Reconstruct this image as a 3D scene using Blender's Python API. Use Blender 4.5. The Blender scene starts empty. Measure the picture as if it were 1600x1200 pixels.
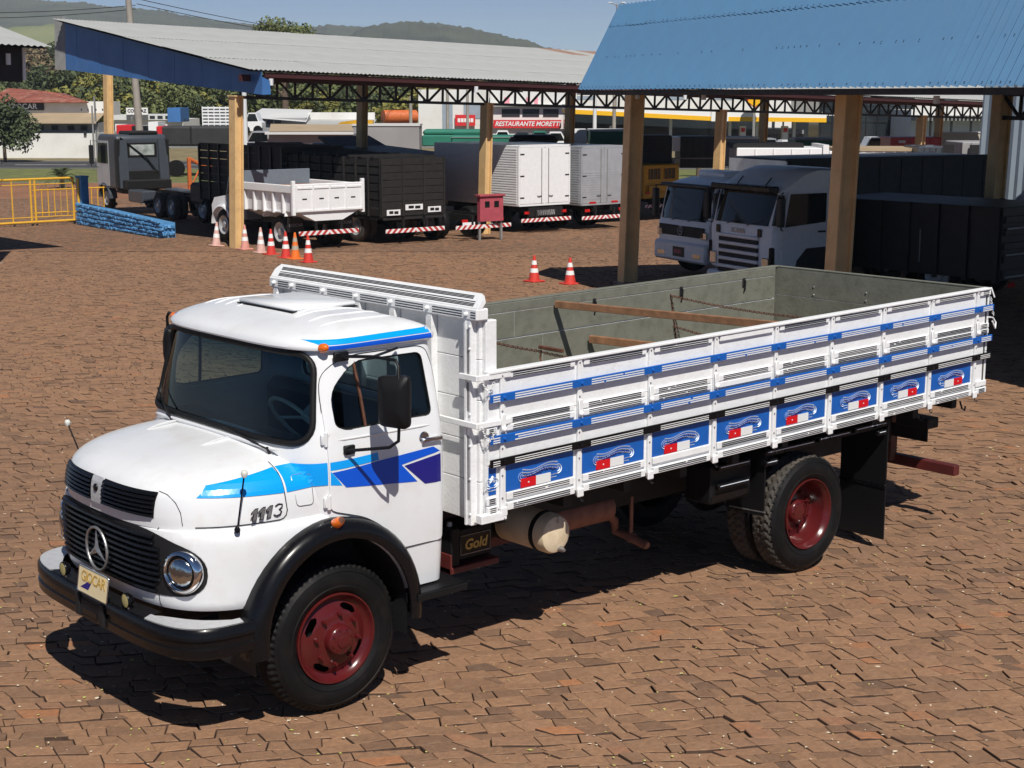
import bpy, bmesh, math, random
from mathutils import Vector, Matrix, noise

# ------------------------------------------------------------------ camera
SC = bpy.context.scene
COL = SC.collection
CAM_POS = Vector((5.533, 9.040, 4.028))
YAW, PITCH, ROLL = -2.2938, 0.1853, 0.0012
_f = Vector((math.cos(YAW)*math.cos(PITCH), math.sin(YAW)*math.cos(PITCH), -math.sin(PITCH)))
_r = Vector((math.sin(YAW), -math.cos(YAW), 0.0))
_u = _r.cross(_f)
CR = _r*math.cos(ROLL)+_u*math.sin(ROLL); CU = -_r*math.sin(ROLL)+_u*math.cos(ROLL); CF = _f
cam_data = bpy.data.cameras.new('camera'); cam = bpy.data.objects.new('camera', cam_data); COL.objects.link(cam)
cam_data.sensor_width = 36.0; cam_data.lens = 2410.84/1600*36.0
cam_data.clip_start = 0.1; cam_data.clip_end = 20000
m = Matrix((CR, CU, -CF)).transposed().to_4x4(); m.translation = CAM_POS
cam.matrix_world = m
SC.camera = cam

# ------------------------------------------------------------------ sky and sun
SUN_TRAVEL = Vector((-0.35, -0.72, -1.0)).normalized()
w = bpy.data.worlds.new('World'); SC.world = w; w.use_nodes = True
nt = w.node_tree; nt.nodes.clear()
o_ = nt.nodes.new('ShaderNodeOutputWorld'); b_ = nt.nodes.new('ShaderNodeBackground'); s_ = nt.nodes.new('ShaderNodeTexSky')
s_.sky_type = 'NISHITA'; s_.sun_disc = False
s_.sun_elevation = math.asin(-SUN_TRAVEL.z); s_.sun_rotation = math.atan2(0.35, 0.72)
s_.altitude = 1500; s_.air_density = 0.5; s_.dust_density = 0.0; s_.ozone_density = 4.5
b_.inputs['Strength'].default_value = 0.072
nt.links.new(s_.outputs[0], b_.inputs['Color']); nt.links.new(b_.outputs[0], o_.inputs['Surface'])
sun_d = bpy.data.lights.new('sun', 'SUN'); sun_d.energy = 5.0; sun_d.angle = math.radians(0.5); sun_d.color = (1.0, 0.955, 0.895)
sun = bpy.data.objects.new('sun', sun_d); COL.objects.link(sun)
sun.rotation_euler = SUN_TRAVEL.to_track_quat('-Z', 'Y').to_euler(); sun.location = (20, 40, 60)
SC.view_settings.view_transform = 'Standard'; SC.view_settings.look = 'None'
SC.view_settings.exposure = 0.02; SC.view_settings.gamma = 1.0
SC.render.resolution_x = 1024; SC.render.resolution_y = 768
try:
    SC.cycles.max_bounces = 8; SC.cycles.transparent_max_bounces = 16
except Exception: pass

random.seed(11)
R = math.radians

# ------------------------------------------------------------------ tagging
def tag(o, label=None, cat=None, group=None, kind=None):
    if label: o['label'] = label
    if cat: o['category'] = cat
    if group: o['group'] = group
    if kind: o['kind'] = kind
    return o
def empty(name, loc=(0, 0, 0), rz=0.0, label=None, cat=None, group=None, M=None):
    o = bpy.data.objects.new(name, None); COL.objects.link(o); o.empty_display_size = 0.3
    if M is not None: o.matrix_world = M
    else: o.location = loc; o.rotation_euler = (0, 0, rz)
    return tag(o, label, cat, group)
def copy_tree(o, parent=None):
    c = o.copy(); COL.objects.link(c); c.parent = parent
    for ch in o.children: copy_tree(ch, c)
    return c

# ------------------------------------------------------------------ mesh builder
def xf(M, vs): return [tuple(M @ Vector(v)) for v in vs]
class MB:
    def __init__(s): s.v = []; s.f = []; s.m = []
    def add(s, vs, fs, mi=0, M=None):
        if M is not None: vs = xf(M, vs)
        k = len(s.v); s.v += [tuple(v) for v in vs]; s.f += [tuple(i+k for i in f) for f in fs]
        s.m += (mi if isinstance(mi, list) else [mi]*len(fs)); return s
    def box(s, x0, x1, y0, y1, z0, z1, c=0.0, mi=0, M=None):
        if x0 > x1: x0, x1 = x1, x0
        if y0 > y1: y0, y1 = y1, y0
        if z0 > z1: z0, z1 = z1, z0
        if c <= 0:
            vs = [(x, y, z) for x in (x0, x1) for y in (y0, y1) for z in (z0, z1)]
            return s.add(vs, [(0, 1, 3, 2), (4, 6, 7, 5), (0, 4, 5, 1), (2, 3, 7, 6), (0, 2, 6, 4), (1, 5, 7, 3)], mi, M)
        c = min(c, (x1-x0)*.45, (y1-y0)*.45, (z1-z0)*.45)
        vs = []; idx = {}
        for i, x in enumerate((x0, x1)):
            for j, y in enumerate((y0, y1)):
                for k, z in enumerate((z0, z1)):
                    dx = c if i == 0 else -c; dy = c if j == 0 else -c; dz = c if k == 0 else -c
                    idx[i, j, k, 0] = len(vs); vs.append((x, y+dy, z+dz))
                    idx[i, j, k, 1] = len(vs); vs.append((x+dx, y, z+dz))
                    idx[i, j, k, 2] = len(vs); vs.append((x+dx, y+dy, z))
        fs = []
        for i in (0, 1):
            q = [idx[i, 0, 0, 0], idx[i, 1, 0, 0], idx[i, 1, 1, 0], idx[i, 0, 1, 0]]; fs.append(tuple(q if i else q[::-1]))
            q = [idx[0, i, 0, 1], idx[1, i, 0, 1], idx[1, i, 1, 1], idx[0, i, 1, 1]]; fs.append(tuple(q[::-1] if i else q))
            q = [idx[0, 0, i, 2], idx[1, 0, i, 2], idx[1, 1, i, 2], idx[0, 1, i, 2]]; fs.append(tuple(q if i else q[::-1]))
        for a in (0, 1):
            for b in (0, 1):
                fs.append((idx[a, b, 0, 0], idx[a, b, 0, 1], idx[a, b, 1, 1], idx[a, b, 1, 0]))
                fs.append((idx[a, 0, b, 0], idx[a, 0, b, 2], idx[a, 1, b, 2], idx[a, 1, b, 0]))
                fs.append((idx[0, a, b, 1], idx[0, a, b, 2], idx[1, a, b, 2], idx[1, a, b, 1]))
        for i in (0, 1):
            for j in (0, 1):
                for k in (0, 1): fs.append((idx[i, j, k, 0], idx[i, j, k, 1], idx[i, j, k, 2]))
        return s.add(vs, fs, mi, M)
    def cyl(s, p0, p1, r0, r1=None, n=14, mi=0, caps=True, M=None):
        if r1 is None: r1 = r0
        p0 = Vector(p0); p1 = Vector(p1); d = (p1-p0).normalized()
        a = d.orthogonal().normalized(); b = d.cross(a)
        vs = []
        for p, r in ((p0, r0), (p1, r1)):
            for i in range(n):
                t = 2*math.pi*i/n; vs.append(p+a*(r*math.cos(t))+b*(r*math.sin(t)))
        fs = [(i, (i+1) % n, n+(i+1) % n, n+i) for i in range(n)]
        if caps: fs += [tuple(range(n))[::-1], tuple(range(n, 2*n))]
        return s.add(vs, fs, mi, M)
    def tube(s, pts, r, n=8, closed=False, mi=0, M=None, flat=1.0):
        P = [Vector(p) for p in pts]; L = len(P); vs = []; up = None
        rs = r if isinstance(r, (list, tuple)) else [r]*L
        for i, p in enumerate(P):
            if closed: t = P[(i+1) % L]-P[i-1]
            else: t = P[min(i+1, L-1)]-P[max(i-1, 0)]
            t = t.normalized() if t.length > 1e-9 else Vector((0, 0, 1))
            if up is None: up = t.orthogonal().normalized()
            up = (up-t*up.dot(t)); up = up.normalized() if up.length > 1e-6 else t.orthogonal().normalized()
            b = t.cross(up)
            for k in range(n):
                a = 2*math.pi*k/n; vs.append(p+up*(rs[i]*math.cos(a))+b*(rs[i]*flat*math.sin(a)))
        fs = []
        for i in range(L if closed else L-1):
            j = (i+1) % L
            for k in range(n): fs.append((i*n+k, i*n+(k+1) % n, j*n+(k+1) % n, j*n+k))
        if not closed: fs += [tuple(range(n))[::-1], tuple(range((L-1)*n, L*n))]
        return s.add(vs, fs, mi, M)
    def lathe(s, prof, n=48, M=None, mi=0, skip=None, close=False):
        """revolve (radius, along-Y) points round the Y axis"""
        vs = []; ring = []
        for (r, h) in prof:
            if r < 1e-6: ring.append([len(vs)]*n); vs.append((0, h, 0))
            else:
                ring.append(list(range(len(vs), len(vs)+n)))
                for i in range(n):
                    a = 2*math.pi*i/n; vs.append((r*math.cos(a), h, r*math.sin(a)))
        fs = []; K = len(prof)
        for k in range(K if close else K-1):
            A = ring[k]; B = ring[(k+1) % K]
            for i in range(n):
                if skip and skip(k, i): continue
                j = (i+1) % n; q = []
                for x in (A[i], B[i], B[j], A[j]):
                    if x not in q: q.append(x)
                if len(q) > 2: fs.append(tuple(q))
        return s.add(vs, fs, mi, M)
    def prism(s, poly, axis, a, b, mi=0, M=None):
        n = len(poly)
        def P(u, v, h): return {'x': (h, u, v), 'y': (u, h, v), 'z': (u, v, h)}[axis]
        vs = [P(u, v, a) for u, v in poly]+[P(u, v, b) for u, v in poly]
        fs = [tuple(range(n)), tuple(range(2*n-1, n-1, -1))]+[(i, i+n, (i+1) % n+n, (i+1) % n) for i in range(n)]
        return s.add(vs, fs, mi, M)
    def sweep(s, path, frames, prof, closed=False, mi=0, M=None, cap=True):
        """profile (a,b) placed at path[i] with axes frames[i]=(A,B)"""
        n = len(prof); vs = []
        for p, (A, B) in zip(path, frames):
            for a, b in prof: vs.append(Vector(p)+Vector(A)*a+Vector(B)*b)
        L = len(path); fs = []
        for i in range(L if closed else L-1):
            j = (i+1) % L
            for k in range(n): fs.append((i*n+k, i*n+(k+1) % n, j*n+(k+1) % n, j*n+k))
        if cap and not closed: fs += [tuple(range(n))[::-1], tuple(range((L-1)*n, L*n))]
        return s.add(vs, fs, mi, M)
    def mesh(s, name, mats=(), smooth=None, recalc=True):
        me = bpy.data.meshes.new(name); me.from_pydata(s.v, [], s.f)
        for mt in mats: me.materials.append(mt)
        if len(mats) > 1: me.polygons.foreach_set('material_index', s.m)
        me.update()
        if recalc:
            bm = bmesh.new(); bm.from_mesh(me); bmesh.ops.recalc_face_normals(bm, faces=bm.faces); bm.to_mesh(me); bm.free()
        smooth_mesh(me, smooth)
        return me
    def build(s, name, mats, parent=None, smooth=None, recalc=True, loc=None):
        if not isinstance(mats, (list, tuple)): mats = [mats]
        return link(name, s.mesh(name, mats, smooth, recalc), parent, loc)
def smooth_mesh(me, ang):
    if ang is None: return
    me.polygons.foreach_set('use_smooth', [True]*len(me.polygons))
    me.set_sharp_from_angle(angle=R(ang)); me.update()
def link(name, me, parent=None, loc=None):
    o = bpy.data.objects.new(name, me); COL.objects.link(o)
    if parent is not None: o.parent = parent
    if loc is not None: o.location = loc
    return o
def boolean(a, b, op):
    """mesh a (op) mesh b, exact solver; returns a new mesh, first material list kept"""
    oa = link('boolean_a', a); ob = link('boolean_b', b)
    md = oa.modifiers.new('b', 'BOOLEAN'); md.operation = op; md.solver = 'EXACT'; md.object = ob
    dg = bpy.context.evaluated_depsgraph_get(); dg.update()
    me = bpy.data.meshes.new_from_object(oa.evaluated_get(dg), depsgraph=dg)
    bpy.data.objects.remove(oa); bpy.data.objects.remove(ob)
    return me
def clip_poly(poly, cx0, cx1, cy0, cy1):
    def cl(P, ins, inter):
        out = []
        for i in range(len(P)):
            a, b = P[i-1], P[i]
            ia, ib = ins(a), ins(b)
            if ib:
                if not ia: out.append(inter(a, b))
                out.append(b)
            elif ia: out.append(inter(a, b))
        return out
    def ix(v): return lambda a, b: (v, a[1]+(b[1]-a[1])*(v-a[0])/(b[0]-a[0]))
    def iy(v): return lambda a, b: (a[0]+(b[0]-a[0])*(v-a[1])/(b[1]-a[1]), v)
    for ins, inter in ((lambda p: p[0] >= cx0, ix(cx0)), (lambda p: p[0] <= cx1, ix(cx1)), (lambda p: p[1] >= cy0, iy(cy0)), (lambda p: p[1] <= cy1, iy(cy1))):
        if len(poly) < 3: return []
        poly = cl(poly, ins, inter)
    return poly
def patch(mb, poly, cell, fn, mi=0):
    """cut a flat polygon into grid cells and lay it on the surface fn(u,v)->xyz"""
    u0 = min(p[0] for p in poly); u1 = max(p[0] for p in poly); v0 = min(p[1] for p in poly); v1 = max(p[1] for p in poly)
    nu = max(1, math.ceil((u1-u0)/cell)); nv = max(1, math.ceil((v1-v0)/cell)); key = {}; vs = []; fs = []
    for i in range(nu):
        for j in range(nv):
            q = clip_poly(poly, u0+(u1-u0)*i/nu, u0+(u1-u0)*(i+1)/nu, v0+(v1-v0)*j/nv, v0+(v1-v0)*(j+1)/nv)
            f = []
            for p in q:
                k = (round(p[0], 5), round(p[1], 5))
                if k not in key: key[k] = len(vs); vs.append(fn(*p))
                if key[k] not in f: f.append(key[k])
            if len(f) > 2: fs.append(tuple(f))
    return mb.add(vs, fs, mi)
def rounded(poly, r, n=5):
    out = []; L = len(poly)
    for i in range(L):
        p = Vector(poly[i]); a = Vector(poly[i-1])-p; b = Vector(poly[(i+1) % L])-p
        ri = r[i] if isinstance(r, (list, tuple)) else r
        d = min(ri, a.length*.48, b.length*.48)
        A = p+a.normalized()*d; B = p+b.normalized()*d
        for k in range(n+1):
            t = k/n; q = A*(1-t)**2+p*(2*t*(1-t))+B*t*t; out.append((q.x, q.y))
    return out
def text_mb(s, size, extrude=.001, shear=0.0, bold=0.0, align='CENTER', space=1.0):
    cu = bpy.data.curves.new('lettering', 'FONT'); cu.body = s; cu.size = size; cu.extrude = extrude; cu.shear = shear
    cu.offset = bold; cu.align_x = align; cu.align_y = 'CENTER'; cu.space_character = space; cu.resolution_u = 3
    o = bpy.data.objects.new('lettering', cu); COL.objects.link(o)
    dg = bpy.context.evaluated_depsgraph_get(); dg.update()
    me = bpy.data.meshes.new_from_object(o.evaluated_get(dg)); bpy.data.objects.remove(o)
    mb = MB(); mb.add([tuple(v.co) for v in me.vertices], [tuple(p.vertices) for p in me.polygons]); bpy.data.meshes.remove(me)
    return mb
def frame(origin, X, Y):
    """matrix whose local x,y axes run along X,Y (z = X x Y)"""
    X = Vector(X).normalized(); Z = X.cross(Vector(Y)).normalized(); Y = Z.cross(X)
    M = Matrix((X, Y, Z)).transposed().to_4x4(); M.translation = Vector(origin); return M
def at(px, py, dep):
    """point of the place seen at photo pixel (px,py), dep metres ahead of the lens"""
    return CAM_POS+(CR*((px-800)/2410.84)+CU*((600-py)/2410.84)+CF)*dep

# ------------------------------------------------------------------ materials
def mat(name, col, rough=.5, metal=0.0, var=0.0, scale=8.0, bump=0.0, bscale=60.0, dirt=None, dirtamt=0.0, dscale=3.0, coat=0.0, spec=.5, sheen=None, coord='Object', col2=None):
    m = bpy.data.materials.new(name); m.use_nodes = True; nt = m.node_tree; N = nt.nodes; L = nt.links
    b = N['Principled BSDF']; b.inputs['Base Color'].default_value = (*col, 1); b.inputs['Roughness'].default_value = rough
    b.inputs['Metallic'].default_value = metal; b.inputs['Coat Weight'].default_value = coat; b.inputs['Coat Roughness'].default_value = .06
    b.inputs['Specular IOR Level'].default_value = spec
    tc = N.new('ShaderNodeTexCoord'); src = tc.outputs[coord]
    last = None
    if var > 0 or col2:
        nz = N.new('ShaderNodeTexNoise'); nz.inputs['Scale'].default_value = scale; nz.inputs['Detail'].default_value = 6; L.new(src, nz.inputs['Vector'])
        mx = N.new('ShaderNodeMix'); mx.data_type = 'RGBA'
        c2 = col2 if col2 else tuple(c*(1-var) for c in col)
        mx.inputs[6].default_value = (*[min(1, c*(1+var*.35)) for c in col], 1); mx.inputs[7].default_value = (*c2, 1)
        rp = N.new('ShaderNodeMapRange'); rp.inputs[1].default_value = .3; rp.inputs[2].default_value = .7
        L.new(nz.outputs['Fac'], rp.inputs[0]); L.new(rp.outputs[0], mx.inputs[0]); last = mx.outputs[2]
        rr = N.new('ShaderNodeMapRange'); rr.inputs[3].default_value = max(.03, rough-.08); rr.inputs[4].default_value = min(1, rough+.12)
        L.new(nz.outputs['Fac'], rr.inputs[0]); L.new(rr.outputs[0], b.inputs['Roughness'])
    if dirt:
        nz = N.new('ShaderNodeTexNoise'); nz.inputs['Scale'].default_value = dscale; nz.inputs['Detail'].default_value = 9; nz.inputs['Roughness'].default_value = .68; L.new(src, nz.inputs['Vector'])
        rp = N.new('ShaderNodeMapRange'); rp.inputs[1].default_value = .5; rp.inputs[2].default_value = .78; rp.inputs[4].default_value = dirtamt
        L.new(nz.outputs['Fac'], rp.inputs[0])
        mx = N.new('ShaderNodeMix'); mx.data_type = 'RGBA'; L.new(rp.outputs[0], mx.inputs[0])
        if last: L.new(last, mx.inputs[6])
        else: mx.inputs[6].default_value = (*col, 1)
        mx.inputs[7].default_value = (*dirt, 1); last = mx.outputs[2]
    if last: L.new(last, b.inputs['Base Color'])
    if bump > 0:
        nz = N.new('ShaderNodeTexNoise'); nz.inputs['Scale'].default_value = bscale; nz.inputs['Detail'].default_value = 4; L.new(src, nz.inputs['Vector'])
        bp = N.new('ShaderNodeBump'); bp.inputs['Strength'].default_value = bump; bp.inputs['Distance'].default_value = .01
        L.new(nz.outputs['Fac'], bp.inputs['Height']); L.new(bp.outputs[0], b.inputs['Normal'])
    return m
def glass(name, tint, rough=.01, topband=None):
    m = bpy.data.materials.new(name); m.use_nodes = True; nt = m.node_tree; N = nt.nodes; L = nt.links; N.clear()
    out = N.new('ShaderNodeOutputMaterial'); mx = N.new('ShaderNodeMixShader'); tr = N.new('ShaderNodeBsdfTransparent'); gl = N.new('ShaderNodeBsdfGlossy'); fr = N.new('ShaderNodeFresnel')
    tr.inputs['Color'].default_value = (*tint, 1); gl.inputs['Roughness'].default_value = rough; fr.inputs['IOR'].default_value = 1.45
    if topband:
        z0, z1, c = topband
        tc = N.new('ShaderNodeTexCoord'); sp = N.new('ShaderNodeSeparateXYZ'); rp = N.new('ShaderNodeMapRange'); cm = N.new('ShaderNodeMix'); cm.data_type = 'RGBA'
        rp.inputs[1].default_value = z0; rp.inputs[2].default_value = z1
        L.new(tc.outputs['Object'], sp.inputs[0]); L.new(sp.outputs[2], rp.inputs[0]); L.new(rp.outputs[0], cm.inputs[0])
        cm.inputs[6].default_value = (*tint, 1); cm.inputs[7].default_value = (*c, 1); L.new(cm.outputs[2], tr.inputs['Color'])
    L.new(fr.outputs[0], mx.inputs[0]); L.new(tr.outputs[0], mx.inputs[1]); L.new(gl.outputs[0], mx.inputs[2]); L.new(mx.outputs[0], out.inputs[0])
    return m
def stripes(name, c1, c2, freq, angle, rough=.5):
    """diagonal warning stripes printed on a flat bar (object x,z)"""
    m = bpy.data.materials.new(name); m.use_nodes = True; nt = m.node_tree; N = nt.nodes; L = nt.links; b = N['Principled BSDF']; b.inputs['Roughness'].default_value = rough
    tc = N.new('ShaderNodeTexCoord'); sp = N.new('ShaderNodeSeparateXYZ'); L.new(tc.outputs['Object'], sp.inputs[0])
    ab = N.new('ShaderNodeMath'); ab.operation = 'ABSOLUTE'; L.new(sp.outputs[1], ab.inputs[0])
    mu = N.new('ShaderNodeMath'); mu.operation = 'MULTIPLY_ADD'; mu.inputs[1].default_value = angle; L.new(sp.outputs[2], mu.inputs[0]); L.new(ab.outputs[0], mu.inputs[2])
    fr = N.new('ShaderNodeMath'); fr.operation = 'MULTIPLY'; fr.inputs[1].default_value = freq; L.new(mu.outputs[0], fr.inputs[0])
    f2 = N.new('ShaderNodeMath'); f2.operation = 'FRACT'; L.new(fr.outputs[0], f2.inputs[0])
    gt = N.new('ShaderNodeMath'); gt.operation = 'GREATER_THAN'; gt.inputs[1].default_value = .5; L.new(f2.outputs[0], gt.inputs[0])
    mx = N.new('ShaderNodeMix'); mx.data_type = 'RGBA'; mx.inputs[6].default_value = (*c1, 1); mx.inputs[7].default_value = (*c2, 1); L.new(gt.outputs[0], mx.inputs[0]); L.new(mx.outputs[2], b.inputs['Base Color'])
    return m
M = {}
M['white'] = mat('white_paint', (.76, .775, .785), .30, var=.05, scale=3, coat=.45, dirt=(.50, .44, .36), dirtamt=.30, dscale=5, bump=.04, bscale=14)
M['white_wood'] = mat('white_painted_wood', (.82, .83, .83), .5, var=.05, scale=6, bump=.25, bscale=40, dirt=(.45, .42, .38), dirtamt=.25, dscale=9)
M['grey_wood'] = mat('grey_green_painted_boards', (.170, .172, .138), .62, var=.16, scale=5, bump=.3, bscale=30, dirt=(.07, .065, .045), dirtamt=.5, dscale=10)
M['cyan'] = mat('cyan_stripe', (.0, .33, .86), .3, coat=.4)
M['blue'] = mat('blue_stripe', (.0, .085, .60), .3, coat=.4)
M['navy'] = mat('navy_stripe', (.012, .012, .19), .3, coat=.4)
M['bed_blue'] = mat('bed_blue_paint', (.004, .105, .44), .38, var=.12, scale=8, coat=.2)
M['black'] = mat('black_paint', (.005, .005, .006), .25, var=.1, coat=.12, spec=.25)
M['black_matt'] = mat('matt_black', (.006, .006, .007), .65, var=.2, scale=14)
M['plastic'] = mat('black_plastic', (.008, .008, .009), .45, bump=.2, bscale=200, spec=.22)
M['rubber'] = mat('tyre_rubber', (.007, .007, .0075), .55, spec=.18, var=.25, scale=10, bump=.15, bscale=120, dirt=(.035, .028, .022), dirtamt=.4, dscale=6)
M['rubber_dusty'] = mat('dusty_tyre_rubber', (.055, .048, .040), .8, var=.4, scale=9, dirt=(.14, .105, .075), dirtamt=.6, dscale=5, bump=.2, bscale=90)
M['red'] = mat('wine_red_paint', (.088, .009, .010), .22, var=.15, scale=9, coat=.25, spec=.35, dirt=(.10, .045, .03), dirtamt=.22, dscale=7)
M['red_matt'] = mat('red_oxide_paint', (.11, .018, .016), .5, var=.3, scale=7)
M['chrome'] = mat('chrome', (.75, .76, .78), .08, metal=1.0)
M['steel'] = mat('worn_steel', (.42, .42, .42), .38, metal=.8, var=.3, scale=30, bump=.3, bscale=120)
M['galv'] = mat('galvanised_tread_plate', (.56, .57, .58), .42, metal=.25, var=.12, scale=25, bump=.25, bscale=120)
M['rust'] = mat('rusty_steel', (.14, .055, .03), .75, var=.5, scale=25)
M['brown_pipe'] = mat('brown_pipe', (.26, .115, .075), .6, var=.3, scale=12)
M['cream'] = mat('cream_plastic', (.72, .60, .42), .5, var=.15, scale=8, dirt=(.35, .24, .13), dirtamt=.45, dscale=9)
M['orange'] = mat('orange_lens', (.80, .16, .01), .18, coat=.6)
M['lens'] = mat('lamp_lens', (.50, .54, .56), .10, metal=1.0, bump=.25, bscale=40)
M['redlens'] = mat('red_lens', (.5, .01, .01), .2)
M['yellow_lens'] = mat('fog_lens', (.42, .37, .16), .25, bump=.6, bscale=300)
M['wood'] = mat('bare_timber', (.30, .15, .075), .7, var=.35, scale=12, bump=.3, bscale=60)
M['interior'] = mat('cab_interior', (.035, .045, .06), .6, var=.2)
M['seat'] = mat('seat_vinyl', (.02, .02, .022), .5)
M['ivory'] = mat('ivory_plastic', (.62, .62, .56), .35)
M['gasket'] = mat('rubber_gasket', (.007, .007, .007), .55, spec=.3)
M['wind_glass'] = glass('windshield_glass', (.46, .66, .68), topband=(2.20, 2.38, (.05, .20, .36)))
M['door_glass'] = glass('door_glass', (.42, .50, .52))
M['dark_glass'] = mat('dark_glass', (.008, .011, .012), .05, spec=.5)
M['red_sticker'] = mat('red_reflector', (.62, .006, .012), .35)
M['white_sticker'] = mat('white_reflector', (.75, .76, .75), .35)
M['pale_blue'] = mat('pale_blue_lettering', (.72, .81, .90), .4)
M['gold'] = mat('gold_print', (.50, .32, .07), .5)
M['plate'] = mat('cream_plate', (.74, .62, .38), .4, var=.06, scale=12)
# ------------------------------------------------------------------ ground
VH = Vector((CF.x, CF.y, 0)).normalized(); RH = Vector((CR.x, CR.y, 0)).normalized()
def gz_d(D):
    def sp(t): return 0.0 if t <= 0 else (t*t/16 if t < 8 else t-4)
    return -.022*(sp(D-16)-sp(D-62))
def gdist(x, y): return (x-CAM_POS.x)*VH.x+(y-CAM_POS.y)*VH.y
def gz(x, y): return gz_d(gdist(x, y))
def gp(D, lat, dz=0.0):
    return (CAM_POS.x+VH.x*D+RH.x*lat, CAM_POS.y+VH.y*D+RH.y*lat, gz_d(D)+dz)
def pixel_of(p):
    q = Vector(p)-CAM_POS; d = q.dot(CF)
    if d < .5: return None
    return 800+2410.84*q.dot(CR)/d, 600-2410.84*q.dot(CU)/d, d

def ground_material(name, cols, vscale, joint, patchcol, rough=.85):
    m = bpy.data.materials.new(name); m.use_nodes = True; nt = m.node_tree; N = nt.nodes; L = nt.links; b = N['Principled BSDF']; b.inputs['Roughness'].default_value = rough
    b.inputs['Specular IOR Level'].default_value = .25
    tc = N.new('ShaderNodeTexCoord'); src = tc.outputs['Object']
    def nz(scale, detail=5, rgh=.6):
        n = N.new('ShaderNodeTexNoise'); n.inputs['Scale'].default_value = scale; n.inputs['Detail'].default_value = detail; n.inputs['Roughness'].default_value = rgh; L.new(src, n.inputs['Vector']); return n.outputs['Fac']
    def ramp(fac, stops):
        r = N.new('ShaderNodeValToRGB'); e = r.color_ramp.elements
        while len(e) < len(stops): e.new(.5)
        for i, (p, c) in enumerate(stops): e[i].position = p; e[i].color = (*c, 1)
        L.new(fac, r.inputs[0]); return r.outputs[0]
    def mix(fac, a, c, mode='MIX'):
        x = N.new('ShaderNodeMix'); x.data_type = 'RGBA'; x.blend_type = mode
        if isinstance(fac, float): x.inputs[0].default_value = fac
        else: L.new(fac, x.inputs[0])
        for k, v in ((6, a), (7, c)):
            if isinstance(v, tuple): x.inputs[k].default_value = (*v, 1)
            else: L.new(v, x.inputs[k])
        return x.outputs[2]
    def rng(fac, a, c, lo=0., hi=1.):
        r = N.new('ShaderNodeMapRange'); r.inputs[1].default_value = a; r.inputs[2].default_value = c; r.inputs[3].default_value = lo; r.inputs[4].default_value = hi; L.new(fac, r.inputs[0]); return r.outputs[0]
    if vscale:
        v = N.new('ShaderNodeTexVoronoi'); v.inputs['Scale'].default_value = vscale; L.new(src, v.inputs['Vector'])
        v2 = N.new('ShaderNodeTexVoronoi'); v2.feature = 'DISTANCE_TO_EDGE'; v2.inputs['Scale'].default_value = vscale; L.new(src, v2.inputs['Vector'])
        sp = N.new('ShaderNodeSeparateColor'); L.new(v.outputs['Color'], sp.inputs[0])
        col = ramp(sp.outputs[0], cols)
        edge = rng(v2.outputs['Distance'], .02, .07)
        col = mix(edge, joint, col)
        bp = N.new('ShaderNodeBump'); bp.inputs['Strength'].default_value = .6; bp.inputs['Distance'].default_value = .03; L.new(edge, bp.inputs['Height']); L.new(bp.outputs[0], b.inputs['Normal'])
    else:
        at_ = N.new('ShaderNodeAttribute'); at_.attribute_name = 'tone'
        col = ramp(at_.outputs['Fac'], cols)
        bp = N.new('ShaderNodeBump'); bp.inputs['Strength'].default_value = .55; bp.inputs['Distance'].default_value = .012; L.new(nz(38, 7, .65), bp.inputs['Height']); L.new(bp.outputs[0], b.inputs['Normal'])
    col = mix(rng(nz(22, 8, .7), .35, .75, 0., .55), col, (.085, .058, .042))
    col = mix(rng(nz(9, 8, .75), .5, .8, 0., .45), col, (.36, .25, .165))
    col = mix(rng(nz(.32, 6, .7), .60, .80, 0., .75), col, patchcol)
    col = mix(rng(nz(.11, 4, .6), .42, .72, 0., .35), col, (.13, .088, .062))
    L.new(col, b.inputs['Base Color'])
    return m
STONES = [(0., (.155, .092, .060)), (.22, (.230, .129, .075)), (.45, (.305, .170, .095)), (.65, (.345, .190, .105)), (.85, (.285, .158, .096)), (1., (.41, .18, .082))]
M['cobble'] = ground_material('basalt_cobble', STONES, None, None, (.33, .13, .052))
M['cobble_side'] = mat('dark_stone_side', (.085, .050, .033), .95, var=.4, scale=20)  # side faces coloured darker than the stone tops to make the joints dark
M['yard'] = ground_material('yard_pavement_far', STONES, 4.6, (.12, .072, .044), (.32, .18, .095))
M['joint'] = mat('red_earth_joints', (.075, .036, .022), .95, var=.5, scale=9, dirt=(.24, .10, .045), dirtamt=.7, dscale=2.5, bump=.5, bscale=70)
M['earth'] = mat('red_earth', (.27, .12, .058), .95, var=.35, scale=.6, dirt=(.36, .22, .13), dirtamt=.6, dscale=.3)
M['grass'] = mat('mown_grass', (.15, .17, .05), .9, var=.45, scale=1.2, dirt=(.20, .16, .06), dirtamt=.7, dscale=.35, bump=.6, bscale=14)
M['dry_grass'] = mat('dry_verge', (.22, .18, .09), .95, var=.4, scale=.8)
M['asphalt'] = mat('asphalt', (.05, .05, .053), .85, var=.25, scale=.7)
M['road_paint'] = mat('road_paint', (.70, .70, .68), .7, var=.2, scale=4)

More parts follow.
